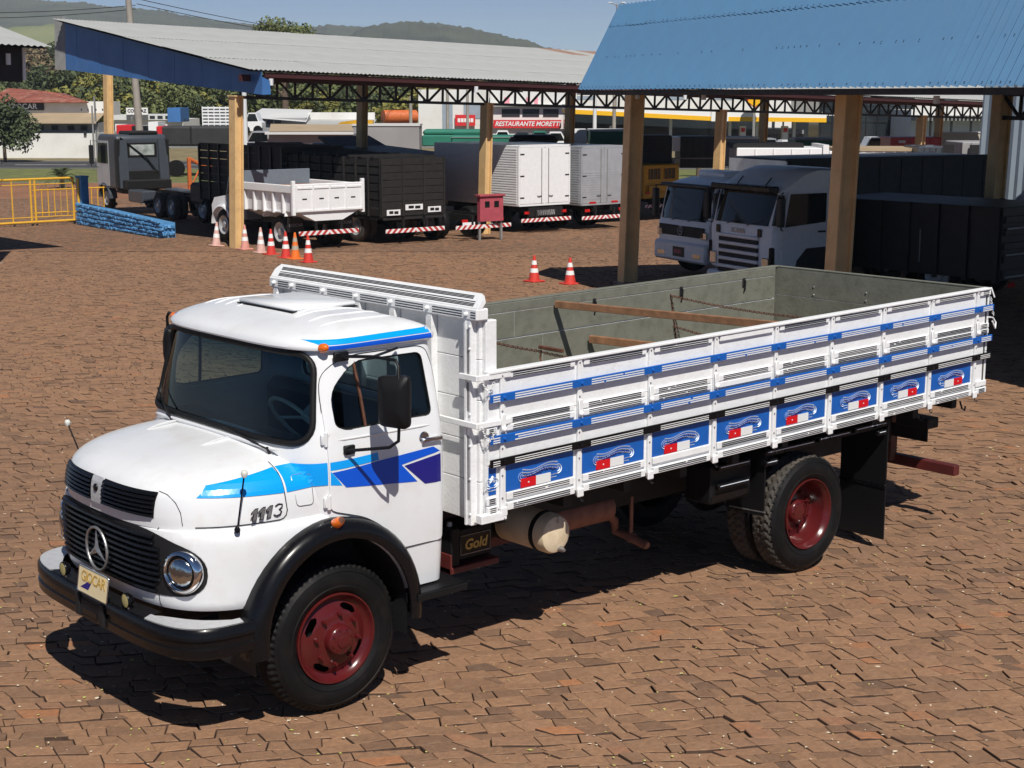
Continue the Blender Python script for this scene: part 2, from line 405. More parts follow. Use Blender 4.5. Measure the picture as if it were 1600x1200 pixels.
def sheet(name, rows, latw, m, dz, kind='structure', n=8):
    mb = MB(); vs = []; fs = []
    for D in rows:
        for i in range(n+1): vs.append(gp(D, latw(D)[0]+(latw(D)[1]-latw(D)[0])*i/n, dz(D) if callable(dz) else dz))
    for r in range(len(rows)-1):
        for i in range(n): a = r*(n+1)+i; fs.append((a, a+1, a+n+2, a+n+1))
    mb.add(vs, fs); return tag(mb.build(name, m, smooth=60), kind=kind)
wide = lambda D: (-60-abs(D)*.9, 60+abs(D)*.9)
COB_END = 46.0
g = sheet('ground', [-60, -20, 0, 8, 14, 16, 18, 20, 22, 24, 30, 36, 42, COB_END-.4, COB_END, 50, 56, 62, 64, 66, 68, 70, 76], wide, M['yard'], lambda D: -.034 if D < COB_END-.2 else -.002)
g.data.materials.append(M['joint'])
for p in g.data.polygons:
    if gdist(p.center.x, p.center.y) < COB_END-.2: p.material_index = 1
sheet('red_earth_strip', [76, 82, 90], wide, M['earth'], -.002)
sheet('grass_verge', [90, 98, 107.2], wide, M['grass'], .004)
hw = sheet('highway', [107, 113, 119.6], wide, M['asphalt'], .012)
mb = MB()
for k in range(-16, 17):
    p = [gp(112.6, k*9.0), gp(112.6, k*9.0+5.2), gp(112.9, k*9.0+5.2), gp(112.9, k*9.0)]
    mb.add([(x, y, z+.02) for x, y, z in p], [(0, 1, 2, 3)])
mb.build('lane_marking', M['road_paint'], hw)
mb = MB()
for D in (107.5, 118.9):
    p = [gp(D, -150), gp(D, 150), gp(D+.22, 150), gp(D+.22, -150)]; mb.add([(x, y, z+.02) for x, y, z in p], [(0, 1, 2, 3)])
mb.build('edge_line', M['road_paint'], hw)
sheet('dry_grass_verge', [119.4, 125, 140], wide, M['dry_grass'], .02)
sheet('countryside_ground', [140, 200, 400, 900, 2000, 4200], wide, M['dry_grass'], -.05)

# ------------------------------------------------------------------ cobbles, stone by stone
def make_cobbles():
    rnd = random.Random(5)
    ang = R(8); ca, sa = math.cos(ang), math.sin(ang)
    X = RH*ca+VH*sa; Y = -RH*sa+VH*ca
    O = Vector((CAM_POS.x, CAM_POS.y, 0))
    def P(a, b):
        w1 = noise.noise(Vector((a*.16, b*.16, 3.1)))*.9; w2 = noise.noise(Vector((a*.16, b*.16, 9.7)))*.9
        w3 = noise.noise(Vector((a*1.1, b*1.1, 5.5)))*.05; w4 = noise.noise(Vector((a*1.1, b*1.1, 1.5)))*.05
        return O+X*(a+w1+w3)+Y*(b+w2+w4)
    out = []; b = 5.0; row = 0
    while b < 50:
        h = rnd.uniform(.10, .16); half = .56*b+3.0; a = -half-rnd.random()*.3; ends = half; row += 1; jt = (0, 0)
        while a < ends:
            l = rnd.uniform(.12, .255) if rnd.random() < .85 else rnd.uniform(.08, .12)
            jn = (.028+rnd.gauss(0, .02), -.028+rnd.gauss(0, .02))
            c = P(a+l/2, b+h/2); D = gdist(c.x, c.y)
            q = pixel_of((c.x, c.y, gz_d(D)))
            if q and 6.4 < D < COB_END-.25 and -420 < q[0] < 2120 and q[1] < 1480: out.append((a, b, l, h, D, q, row, jt, jn))
            a += l; jt = jn
        b += h
    stones = []
    line = lambda a, r: noise.noise(Vector((a*2.3, r*7.7, .5)))*.028+noise.noise(Vector((a*6.1, r*3.7, 2.5)))*.014
    for a, b, l, h, D, q, row, jt, jn in out:
        j = lambda s: rnd.uniform(-s, s)
        def lo(x): return (x, b+line(x, row))
        def hi(x): return (x, b+h+line(x, row+1))
        m1 = a+l*.5+j(.04); m2 = a+l*.5+j(.04)
        pts = [lo(a+jt[0]), lo(m1), lo(a+l+jn[0]), hi(a+l+jn[1]), hi(m2), hi(a+jt[1])]
        W = [P(*p) for p in pts]; c = sum(W, Vector())/len(W)
        gap = rnd.uniform(.0024, .0058) if rnd.random() < .86 else rnd.uniform(.006, .012); z0 = gz(c.x, c.y)+rnd.gauss(0, .0045)+.012*noise.noise(Vector((c.x*.5, c.y*.5, 7))); tx, ty = rnd.gauss(0, .026), rnd.gauss(0, .026)
        ch = rnd.uniform(.003, .007)
        def ring(ins, dz):
            r = []
            for p in W:
                d = p-c; L_ = d.length; f = max(.3, 1-ins/max(L_, .03)); e = d*f
                r.append((c.x+e.x, c.y+e.y, z0+dz+e.x*tx+e.y*ty))
            return r
        n = len(W)
        vs = ring(gap+ch, 0)+ring(gap, -ch*.8)+ring(gap*.6, -.06)
        fs = [tuple(range(n))]
        for r_ in (0, 1):
            for i in range(n): i2 = (i+1) % n; fs.append((r_*n+i, (r_+1)*n+i, (r_+1)*n+i2, r_*n+i2))
        tone = min(1, max(0, rnd.gauss(.5, .20)))
        stones.append((q, vs, fs, tone))
    return stones
pave = empty('cobblestone_pavement', gp(12, 0)); pave['kind'] = 'structure'
_inv = Vector(pave.location)
stones = make_cobbles()
vis = sorted([s for s in stones if 20 < s[0][0] < 1580 and 20 < s[0][1] < 1190], key=lambda s: s[0][2])
near = set(id(s) for s in vis[:300])
def stone_mesh(name, lst):
    vs = []; fs = []; tn = []; mi_ = []
    for q, v, f, t in lst:
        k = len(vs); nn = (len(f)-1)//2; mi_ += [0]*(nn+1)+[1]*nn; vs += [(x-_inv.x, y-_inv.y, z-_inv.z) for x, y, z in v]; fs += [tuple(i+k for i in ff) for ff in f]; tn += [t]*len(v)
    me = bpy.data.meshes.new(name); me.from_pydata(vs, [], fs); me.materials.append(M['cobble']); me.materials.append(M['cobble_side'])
    a = me.attributes.new('tone', 'FLOAT', 'POINT'); a.data.foreach_set('value', tn); me.polygons.foreach_set('material_index', mi_); me.update()
    return me
for s in stones:
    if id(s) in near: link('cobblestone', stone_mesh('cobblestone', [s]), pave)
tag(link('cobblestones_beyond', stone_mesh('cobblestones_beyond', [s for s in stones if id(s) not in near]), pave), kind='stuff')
# crumbs, dry leaves and chips lying in the joints
rnd = random.Random(8); mb = MB()
for i in range(2600):
    D = 7.5+22*rnd.random()**1.5; lat = rnd.uniform(-.36, .36)*D
    x, y, z = gp(D, lat, .003); s = rnd.uniform(.004, .011)*(1+.6*(rnd.random() < .1)); a = rnd.random()*6.28
    dx, dy = math.cos(a)*s, math.sin(a)*s; hh = rnd.uniform(.003, .008)
    mb.add([(x+dx*1.5, y+dy*1.5, z), (x-dy, y+dx, z+hh*.5), (x-dx*1.5, y-dy*1.5, z), (x+dy, y-dx, z+hh*.3), (x, y, z+hh)], [(0, 1, 4), (1, 2, 4), (2, 3, 4), (3, 0, 4)], rnd.choice((0, 0, 1, 2)))
lt = mb.build('leaf_litter', [mat('pale_chips', (.62, .52, .38), .8), mat('dry_leaf', (.42, .27, .10), .8), mat('yellow_leaf', (.45, .42, .12), .7)], recalc=False)
tag(lt, 'pale chips and dry leaf bits scattered over the cobbles', 'litter', kind='stuff')
# ------------------------------------------------------------------ the white cargo truck (front axle at x=0, forward = +x, left = +y)
TR = empty('cargo_truck', (0, 0, 0), 0, 'white bonneted cargo truck with blue stripes and a slatted white wooden bed', 'truck')
def lerp_tab(tab, z):
    if z <= tab[0][0]: return tab[0][1:]
    for i in range(len(tab)-1):
        a, b = tab[i], tab[i+1]
        if z <= b[0]:
            t = (z-a[0])/(b[0]-a[0])
            # monotone-ish cubic (Catmull) on each column
            p0 = tab[max(i-1, 0)]; p3 = tab[min(i+2, len(tab)-1)]
            out = []
            for k in range(1, len(a)):
                m1 = (b[k]-p0[k])/max(b[0]-p0[0], 1e-6)*(b[0]-a[0]); m2 = (p3[k]-a[k])/max(p3[0]-a[0], 1e-6)*(b[0]-a[0])
                if (b[k]-a[k]) == 0: m1 = m2 = 0
                h = t*t*t; g2 = t*t
                out.append((2*h-3*g2+1)*a[k]+(h-2*g2+t)*m1+(-2*h+3*g2)*b[k]+(h-g2)*m2)
            return tuple(out)
    return tab[-1][1:]
class Stack:
    """body made of plan outlines at rising z: (z, half width W, front F, exponent n, rear X)"""
    def __init__(s, tab, xc, rc=.07, inset=0.0): s.tab = tab; s.xc = xc; s.rc = rc; s.ins = inset
    def par(s, z):
        W, F, n, Xr = lerp_tab(s.tab, z); return max(W-s.ins, .005), max(F-s.ins, s.xc+.005), n, Xr+s.ins
    def front_x(s, y, z):
        W, F, n, Xr = s.par(z); t = min(abs(y)/W, 1.0); return s.xc+(F-s.xc)*max(0.0, 1-t**n)**(1/n)
    def side_y(s, x, z):
        W, F, n, Xr = s.par(z)
        if x <= s.xc:
            if x < Xr+s.rc: dx = (Xr+s.rc-x)/s.rc; return W-s.rc+s.rc*math.sqrt(max(0, 1-min(dx, 1)**2))
            return W
        t = min((x-s.xc)/(F-s.xc), 1.0); return W*max(0.0, 1-t**n)**(1/n)
    def outline(s, z, nf=56):
        W, F, n, Xr = s.par(z); P = []
        for i in range(nf+1):
            th = -math.pi/2+math.pi*i/nf; c = max(0, math.cos(th)); sn = math.sin(th)
            P.append((s.xc+(F-s.xc)*c**(2/n), W*math.copysign(abs(sn)**(2/n), sn), z))
        r = min(s.rc, W*.5, (s.xc-Xr)*.5)
        left = []
        for k in range(1, 5): left.append((s.xc+(Xr+r-s.xc)*k/4, W, z))
        for k in range(1, 6): a = math.pi/2*k/5; left.append((Xr+r-r*math.sin(a), W-r+r*math.cos(a), z))
        for k in range(1, 4): left.append((Xr, (W-r)*(1-k/4*1.0), z))
        right = [(x, -y, z) for x, y, z in left[::-1]]
        return P+left+[(Xr, 0, z)]+right
    def mesh(s, name, z0, z1, nl, mats, smooth=40, levels=None):
        mb = MB(); zs = levels or [z0+(z1-z0)*i/nl for i in range(nl+1)]
        rings = [s.outline(z) for z in zs]; n = len(rings[0])
        for r in rings: mb.v += r
        for i in range(len(rings)-1):
            for k in range(n): mb.f.append((i*n+k, i*n+(k+1) % n, (i+1)*n+(k+1) % n, (i+1)*n+k))
        c0 = len(mb.v); mb.v.append((s.xc*.5+s.par(zs[0])[3]*.5, 0, zs[0])); mb.v.append((s.xc*.5+s.par(zs[-1])[3]*.5, 0, zs[-1]+.001))
        L = (len(rings)-1)*n
        for k in range(n): mb.f.append((c0, (k+1) % n, k)); mb.f.append((c0+1, L+k, L+(k+1) % n))
        mb.m = [0]*len(mb.f)
        return mb.mesh(name, mats, smooth)
CAB = [(.74, 1.050, .30, 4.0, -.90), (.90, 1.066, .30, 4.0, -.90), (1.1, 1.078, .30, 4.0, -.90), (1.4, 1.085, .30, 4.0, -.90), (1.7, 1.080, .285, 4.6, -.90), (1.90, 1.056, .245, 4.6, -.90), (2.15, 1.010, .187, 4.6, -.895), (2.38, .962, .130, 4.6, -.885),
       (2.405, .958, .126, 4.0, -.885), (2.415, .990, .175, 4.0, -.905), (2.445, .990, .180, 4.0, -.910), (2.49, .955, .135, 3.6, -.88), (2.53, .875, .03, 3.2, -.80), (2.56, .76, -.08, 3.0, -.70), (2.585, .60, -.18, 2.8, -.60), (2.60, .36, -.26, 2.6, -.50), (2.606, .12, -.31, 2.4, -.42)]
cab = Stack(CAB, -.33, .09); cab_in = Stack([t for t in CAB if t[0] < 2.41], -.33, .09, .035)
lv = [.74, .8, .9, 1.0, 1.1, 1.25, 1.4, 1.5, 1.6, 1.7, 1.76, 1.82, 1.88, 1.94, 2.0, 2.08, 2.15, 2.22, 2.29, 2.35, 2.38, 2.405, 2.412, 2.418, 2.43, 2.445, 2.46, 2.475, 2.49, 2.505, 2.52, 2.53, 2.54, 2.55, 2.56, 2.57, 2.578, 2.585, 2.592, 2.597, 2.60, 2.603, 2.606]
cm = cab.mesh('cab', 0, 0, 0, [M['white']], levels=lv)
cm = boolean(cm, cab_in.mesh('t', .80, 2.40, 14, []), 'DIFFERENCE')
WS = rounded([(-.995, 1.825), (.995, 1.825), (.888, 2.388), (-.888, 2.388)], [.15, .15, .12, .12], 7)
SW = rounded([(-.095, 1.905), (-.79, 1.915), (-.762, 2.335), (-.20, 2.335), (-.005, 2.16), (-.015, 1.93)], [.03, .05, .05, .10, .10, .04], 4)
RW = rounded([(-.62, 1.95), (.62, 1.95), (.60, 2.31), (-.60, 2.31)], .08, 4)
cm = boolean(cm, MB().prism(WS, 'x', -.15, .6).mesh('t'), 'DIFFERENCE')
SWb = rounded([(-.10, 1.88), (-.82, 1.89), (-.79, 2.36), (-.18, 2.36), (.02, 2.18), (.02, 1.91)], [.04, .05, .05, .10, .10, .04], 4)
cm = boolean(cm, MB().prism(SWb, 'y', -1.3, 1.3).mesh('t'), 'DIFFERENCE')
cm = boolean(cm, MB().prism(RW, 'x', -1.1, -.6).mesh('t'), 'DIFFERENCE')
ARCH = [(.05+.60*math.cos(a), .62+.60*math.sin(a)) for a in [math.pi*k/24 for k in range(25)]]; ARCH = [(.65, .3)]+ARCH+[(-.55, .3)]
arch_cut = MB().prism(ARCH, 'y', .62, 1.4); arch_cut.prism(ARCH, 'y', -1.4, -.62)
cm = boolean(cm, arch_cut.mesh('t'), 'DIFFERENCE')
smooth_mesh(cm, 38)
CABO = link('cab', cm, TR)

# --- nose ring, hood
NOSE = [(.86, 1.045, 1.09, 3.5, -.02), (.89, 1.06, 1.105, 3.5, -.02), (1.1, 1.068, 1.115, 3.5, -.02), (1.30, 1.062, 1.118, 3.5, -.02), (1.355, 1.045, 1.115, 3.4, -.02), (1.385, 1.015, 1.10, 3.3, -.02), (1.395, .985, 1.07, 3.2, -.02)]
nose = Stack(NOSE, .08, .02)
nm = nose.mesh('nose_panel', .86, 1.395, 16, [M['white']])
nm = boolean(nm, arch_cut.mesh('t'), 'DIFFERENCE'); smooth_mesh(nm, 38)
NOSEO = link('nose_panel', nm, TR)
HOOD = [(1.37, 1.02, 1.128, 3.1, -.02), (1.45, 1.018, 1.135, 3.0, -.02), (1.56, 1.003, 1.125, 2.9, -.02), (1.61, .985, 1.10, 2.85, -.02), (1.65, .955, 1.055, 2.8, -.02), (1.69, .90, .975, 2.7, -.02), (1.72, .83, .86, 2.6, -.02), (1.75, .72, .68, 2.5, -.02), (1.77, .60, .52, 2.4, -.02), (1.785, .44, .36, 2.3, -.02), (1.795, .22, .2, 2.2, -.02)]
hood = Stack(HOOD, .05, .02)
hm = hood.mesh('hood', 1.37, 1.795, 40, [M['white']], 40)
HOODO = link('hood', hm, TR)
# seams
def out_pt(st, y, z, off):
    x = st.front_x(y, z); e = .004; dx = (st.front_x(y+e, z)-st.front_x(y-e, z))/(2*e); n_ = Vector((1, -dx, 0)).normalized()
    return (x+n_.x*off, y+n_.y*off, z)
def nose_pt(y, z, off=0.0): return out_pt(nose, y, z, off)
def hood_pt(y, z, off=0.0): return out_pt(hood, y, z, off)
MB().tube([(x, hood.side_y(x, 1.39)+.003, 1.39) for x in [.40+.5*i/12 for i in range(13)]], .0035, 5).build('hood_seam', M['black_matt'], HOODO)
MB().tube([(.345+.008*math.sin(t*3), hood.side_y(.345, 1.44+.28*t)+.002, 1.44+.28*t) for t in [i/10 for i in range(11)]], .0035, 5).build('hood_seam', M['black_matt'], HOODO)
MB().tube([(x, hood.side_y(x, z)+.003, z) for x, z in [(.345, 1.45), (.355, 1.415), (.375, 1.397), (.40, 1.39)]], .0035, 5).build('hood_seam', M['black_matt'], HOODO)
# hood corner seam beside the upper grille
for s in (1, -1):
    MB().tube([(hood.front_x(y, z)+.002, s*y, z) for y, z in [(.60, 1.60), (.66, 1.585), (.72, 1.54), (.755, 1.48), (.77, 1.40)]], .0025, 5).build('corner_seam', M['black_matt'], HOODO)
for s in (1, -1):
    for z0, z1 in ((.865, .945), (1.365, 1.392)): MB().tube([nose_pt(s*.63, z0+(z1-z0)*k/4, .001) for k in range(5)], .0025, 5).build('nose_seam', M['black_matt'], NOSEO)
# raised pressings on the hood in front of the windshield
for y0 in (.28, -.42):
    mb = MB()
    mb.tube([(.30+.035*t, y0+.10*t*0, 1.787-.0006*t*t) for t in range(0, 8)], [.006, .016, .020, .020, .018, .015, .011, .004], 8, flat=.45)
    mb.build('hood_pressing', M['white'], HOODO, smooth=60)
# cowl ledge under the windshield
mb = MB(); cl = [(cab.front_x(y, 1.80)+.035, y, 1.795-.03*abs(y)**3) for y in [-.80+1.60*i/24 for i in range(25)]]
mb.tube(cl, [.004]+[.017]*23+[.004], 8, flat=.8); mb.build('cowl', M['white'], TR, smooth=60)

# --- upper louvres
ug = MB()
for s in (1, -1):
    poly = [(s*.075, 1.435), (s*.60, 1.435), (s*.60, 1.595), (s*.075, 1.60)]
    if s < 0: poly = poly[::-1]
    patch(ug, poly, .06, lambda y, z: hood_pt(y, z, .006))
UG = ug.build('upper_grille', M['black_matt'], TR)
for k in range(6):
    z = 1.452+k*.0265
    for s in (1, -1):
        pts = [hood_pt(s*y, z, .013) for y in [.08+.515*i/10 for i in range(11)]]
        MB().sweep(pts, [((1, 0, 0), (0, 0, 1))]*11, [(-.01, .011), (.006, .002), (.012, -.009), (-.006, -.006)]).build('slat', M['black'], UG)
mb = MB(); patch(mb, rounded([(-.072, 1.43), (.072, 1.43), (.072, 1.602), (-.072, 1.602)], .01, 2), .04, lambda y, z: hood_pt(y, z, .012)); mb.build('centre_plate', M['galv'], UG)
mb = MB(); mb.lathe([(0, .012), (.02, .012), (.026, .006), (.026, 0)], 20, M=frame(hood_pt(0, 1.53, .012), (0, 1, 0), (1, 0, 0))); mb.build('lock_badge', M['black'], UG, smooth=50)
pts = [nose_pt(y, 1.40, .02) for y in [-.60+1.2*i/24 for i in range(25)]]
MB().sweep(pts, [((1, 0, 0), (0, 0, 1))]*25, [(-.05, .012), (.012, .012), (.016, -.012), (-.05, -.012)]).build('moulding', M['black'], UG)
for s in (1, -1):
    MB().lathe([(0, .045), (.016, .042), (.022, .03), (.018, .012), (.010, 0)], 14, M=frame(nose_pt(s*.605, 1.40, -.005), (0, 1, 0), (1, 0, 0))).build('moulding_knob', M['black'], UG, smooth=50)

# --- main grille panel, slats, star, headlights
gpoly = rounded([(-.915, .962), (-.62, .945), (.62, .945), (.915, .962), (.93, 1.235), (.60, 1.365), (-.60, 1.365), (-.93, 1.235)], [.13, .3, .3, .13, .15, .3, .3, .15], 6)
mb = MB(); patch(mb, gpoly, .05, lambda y, z: nose_pt(y, z, .005)); GR = mb.build('grille', M['black_matt'], TR)
for k in range(10):
    z = .975+k*.039; e = .66 if 1 < k < 8 else .62
    pts = [nose_pt(y, z, .014) for y in [-e+2*e*i/20 for i in range(21)]]
    MB().sweep(pts, [((1, 0, 0), (0, 0, 1))]*21, [(-.01, .013), (.010, .004), (.014, -.008), (-.008, -.008)]).build('slat', M['black'], GR)
star = MB(); SM = frame((1.158, .0, 1.122), (0, 1, 0), (0, 0, 1))
n = 40; ring = [(.142*math.cos(2*math.pi*i/n), .142*math.sin(2*math.pi*i/n), 0) for i in range(n)]
star.tube(ring, .0095, 8, closed=True, M=SM)
for k in range(3):
    a = math.pi/2+k*2*math.pi/3
    tip = (.138*math.cos(a), .138*math.sin(a)); w1 = (.03*math.cos(a+math.pi/3), .03*math.sin(a+math.pi/3)); w2 = (.03*math.cos(a-math.pi/3), .03*math.sin(a-math.pi/3))
    star.add([(tip[0], tip[1], 0), (w1[0], w1[1], 0), (0, 0, .016), (w2[0], w2[1], 0), (0, 0, -.01)], [(0, 1, 2), (0, 2, 3), (0, 4, 1), (0, 3, 4)], M=SM)
star.build('star_emblem', M['steel'], GR, smooth=30)
for s in (1, -1):
    c = nose_pt(s*.805, 1.118, -.005)
    nrm = Vector((1, s*.42, .02)).normalized()
    HM = frame(c, nrm.cross(Vector((0, 0, 1))), nrm)  # local y = outward
    h = MB().lathe([(.142, -.02), (.142, .012), (.132, .034), (.115, .040), (.102, .022), (.098, .0)], 40, M=HM).build('headlight', M['chrome'], TR, smooth=50)
    MB().lathe([(.100, .0), (.098, .016), (.085, .034), (.06, .046), (.03, .052), (0, .054)], 32, M=HM).build('lens', M['lens'], h, smooth=60)
    MB().tube([HM @ Vector((.099*math.cos(2*math.pi*i/28), .022, .099*math.sin(2*math.pi*i/28))) for i in range(28)], .005, 6, closed=True).build('trim_ring', M['black'], h, smooth=60)

# --- stripes on hood side, badge, access flap
for s in (1, -1):
    mb = MB()
    for poly in ([(.875, 1.572), (.80, 1.640), (.355, 1.70), (.352, 1.556)], [(.338, 1.701), (.06, 1.712), (.058, 1.565), (.336, 1.556)]):
        patch(mb, poly, .03, lambda x, z: (x, max(hood.side_y(x, z), cab.side_y(x, z) if x < .3 else 0)+.005, z))
    if s < 0: mb.v = [(x, -y, z) for x, y, z in mb.v]
    mb.build('cyan_stripe', M['cyan'], HOODO)
def badge(grow, depth):
    mb = MB(); g_ = grow; sh_ = .30
    for k in range(3):
        x = -.105+.055*k
        one = [(x-.010-g_, -.034-g_), (x+.012+g_, -.034-g_), (x+.012+g_, .034+g_), (x-.006, .034+g_), (x-.026-g_, .018), (x-.026-g_, .006-g_), (x-.010-g_, .012-g_)]
        mb.prism([(u+sh_*v, v) for u, v in one], 'z', 0, depth)
    x = .068; pts = [(x-.026, .024), (x-.008, .034), (x+.016, .030), (x+.022, .016), (x+.004, .003), (x+.024, -.010), (x+.018, -.029), (x-.006, -.034), (x-.028, -.024)]
    mb.tube([(u+sh_*v, v, depth/2) for u, v in pts], .010+g_, 6, flat=.35)
    return mb
BM = frame((.475, hood.side_y(.475, 1.45)+.005, 1.452), (-1, -.03, 0), (0, -.06, 1))
for g_, nm_, mm, dp in ((.005, 'badge_outline', 'black', .004), (0, 'badge_1113', 'steel', .0075)):
    mbx = badge(g_, dp); mbx.v = xf(BM, mbx.v); mbx.build(nm_, M[mm], HOODO)
fl = rounded([(.15, 1.45), (.275, 1.455), (.285, 1.65), (.15, 1.645)], .03, 4)
MB().tube([(x, max(hood.side_y(x, z), cab.side_y(x, z))+.004, z) for x, z in fl], .0022, 4, closed=True).build('access_flap_seam', M['steel'], NOSEO)

# --- marker rods
for s in (1, -1):
    b0 = Vector((.71, s*(nose.side_y(.71, 1.33)+.01), 1.375)); t0 = Vector((.67, 1.045, 1.735)) if s > 0 else Vector((.74, -1.23, 1.70))
    mb = MB().tube([b0, b0.lerp(t0, .5), t0], .006, 6); mb.lathe([(.018, -.01), (.02, .01), (.008, .03)], 10, M=frame(b0, (1, 0, 0), (0, 0, 1)))
    r = mb.build('marker_rod', M['black'], TR, smooth=40)
    MB().lathe([(0, -.02), (.014, -.02), (.022, 0), (.020, .016), (.012, .024), (0, .026)], 14, M=frame(t0, (1, 0, 0), (0, 0, 1))).build('rod_tip', M['ivory'], r, smooth=60)

# --- windshield, gasket, wipers, rear window
def ws_pt(y, z, off): return (cab.front_x(y, z)+off, y, z)
mb = MB(); patch(mb, WS, .06, lambda y, z: ws_pt(y, z, -.008)); mb.build('windshield', M['wind_glass'], CABO, smooth=60, recalc=False)
WSd = [Vector((y, z)) for y, z in WS]; ring = []
for i in range(len(WSd)):
    a, b = WSd[i], WSd[(i+1) % len(WSd)]; k = max(1, int((b-a).length/.06))
    for j in range(k): p = a.lerp(b, j/k); ring.append(ws_pt(p.x, p.y, .006))
MB().tube(ring, .021, 8, closed=True, flat=1.0).build('windshield_gasket', M['gasket'], CABO, smooth=60)
mb = MB(); patch(mb, RW, .2, lambda y, z: (-.885, y, z)); mb.build('rear_window', M['door_glass'], CABO, recalc=False)
MB().tube([(-.893, y, z) for y, z in RW], .014, 6, closed=True).build('rear_window_gasket', M['gasket'], CABO, smooth=60)
def wiper(py, pz, ty, tz):
    piv = Vector(ws_pt(py, pz, .045)); piv.z -= .02
    tip = Vector(ws_pt(ty, tz, .03)); mid = piv.lerp(tip, .55)+Vector((.012, 0, .006))
    mb = MB().tube([piv, piv.lerp(tip, .25)+Vector((.015, 0, .005)), mid], [.010, .008, .005], 6)
    mb.cyl(piv-Vector((.01, 0, .03)), piv+Vector((.008, 0, .012)), .011, n=8)
    w_ = mb.build('wiper', M['black_matt'], CABO, smooth=40)
    d = (tip-piv).normalized()
    MB().tube([mid-d*.20+Vector((-.008, 0, 0)), mid, mid+d*.20+Vector((-.008, 0, 0))], .006, 5).build('blade', M['gasket'], w_)
wiper(.72, 1.80, .10, 1.845); wiper(-.48, 1.80, -.80, 1.93)

# --- roof fittings
mb = MB()
def roofz(x, y):
    lo, hi = 2.40, 2.606
    for _ in range(22):
        m_ = (lo+hi)/2; W, F, n, Xr = cab.par(m_); ins = abs(y) < cab.side_y(max(x, Xr), m_) and Xr < x < F
        if ins: lo = m_
        else: hi = m_
    return lo
mb.box(-.70, -.17, -.345, .345, 2.585, 2.622, .014); HT = mb.build('roof_hatch', M['white'], CABO, smooth=50)
MB().box(-.708, -.162, -.353, .353, 2.578, 2.588, .004).build('hatch_seal', M['gasket'], HT)
for yy in (-.72, -.58, -.44, -.28, .44, .60, .74):
    x0, x1 = -.12, -.70
    pts = [(x, yy, roofz(x, yy)+.001) for x in [x0+(x1-x0)*i/10 for i in range(11)]]
    MB().tube(pts, [.002]+[.006]*9+[.002], 6).build('roof_rib', M['white'], CABO, smooth=60)
for s in (1, -1):
    for nm_, mm, poly in (('roof_stripe', 'cyan', [(.07, 2.482), (-.84, 2.495), (-.84, 2.462), (.01, 2.452)]), ('roof_stripe', 'blue', [(-.0, 2.446), (-.85, 2.456), (-.85, 2.425), (-.02, 2.420)])):
        mb = MB(); patch(mb, poly, .025, lambda x, z: (x, cab.side_y(x, z)+.0035, z))
        if s < 0: mb.v = [(x, -y, z) for x, y, z in mb.v]
        mb.build(nm_, M[mm], CABO)
    LM = frame((.0, s*(cab.side_y(.0, 2.44)+.0), 2.435), (1, 0, 0), (.35, s*.9, .25))
    ml = MB().lathe([(0, .050), (.014, .047), (.026, .03), (.032, 0), (.032, -.01)], 18, M=LM).build('marker_lamp', M['orange'], CABO, smooth=50)
    MB().tube([(x, s*(cab.side_y(x, 2.405)+.012), 2.405) for x in [.05-.09*i for i in range(11)]], .008, 6).build('gutter', M['white'], CABO, smooth=50)

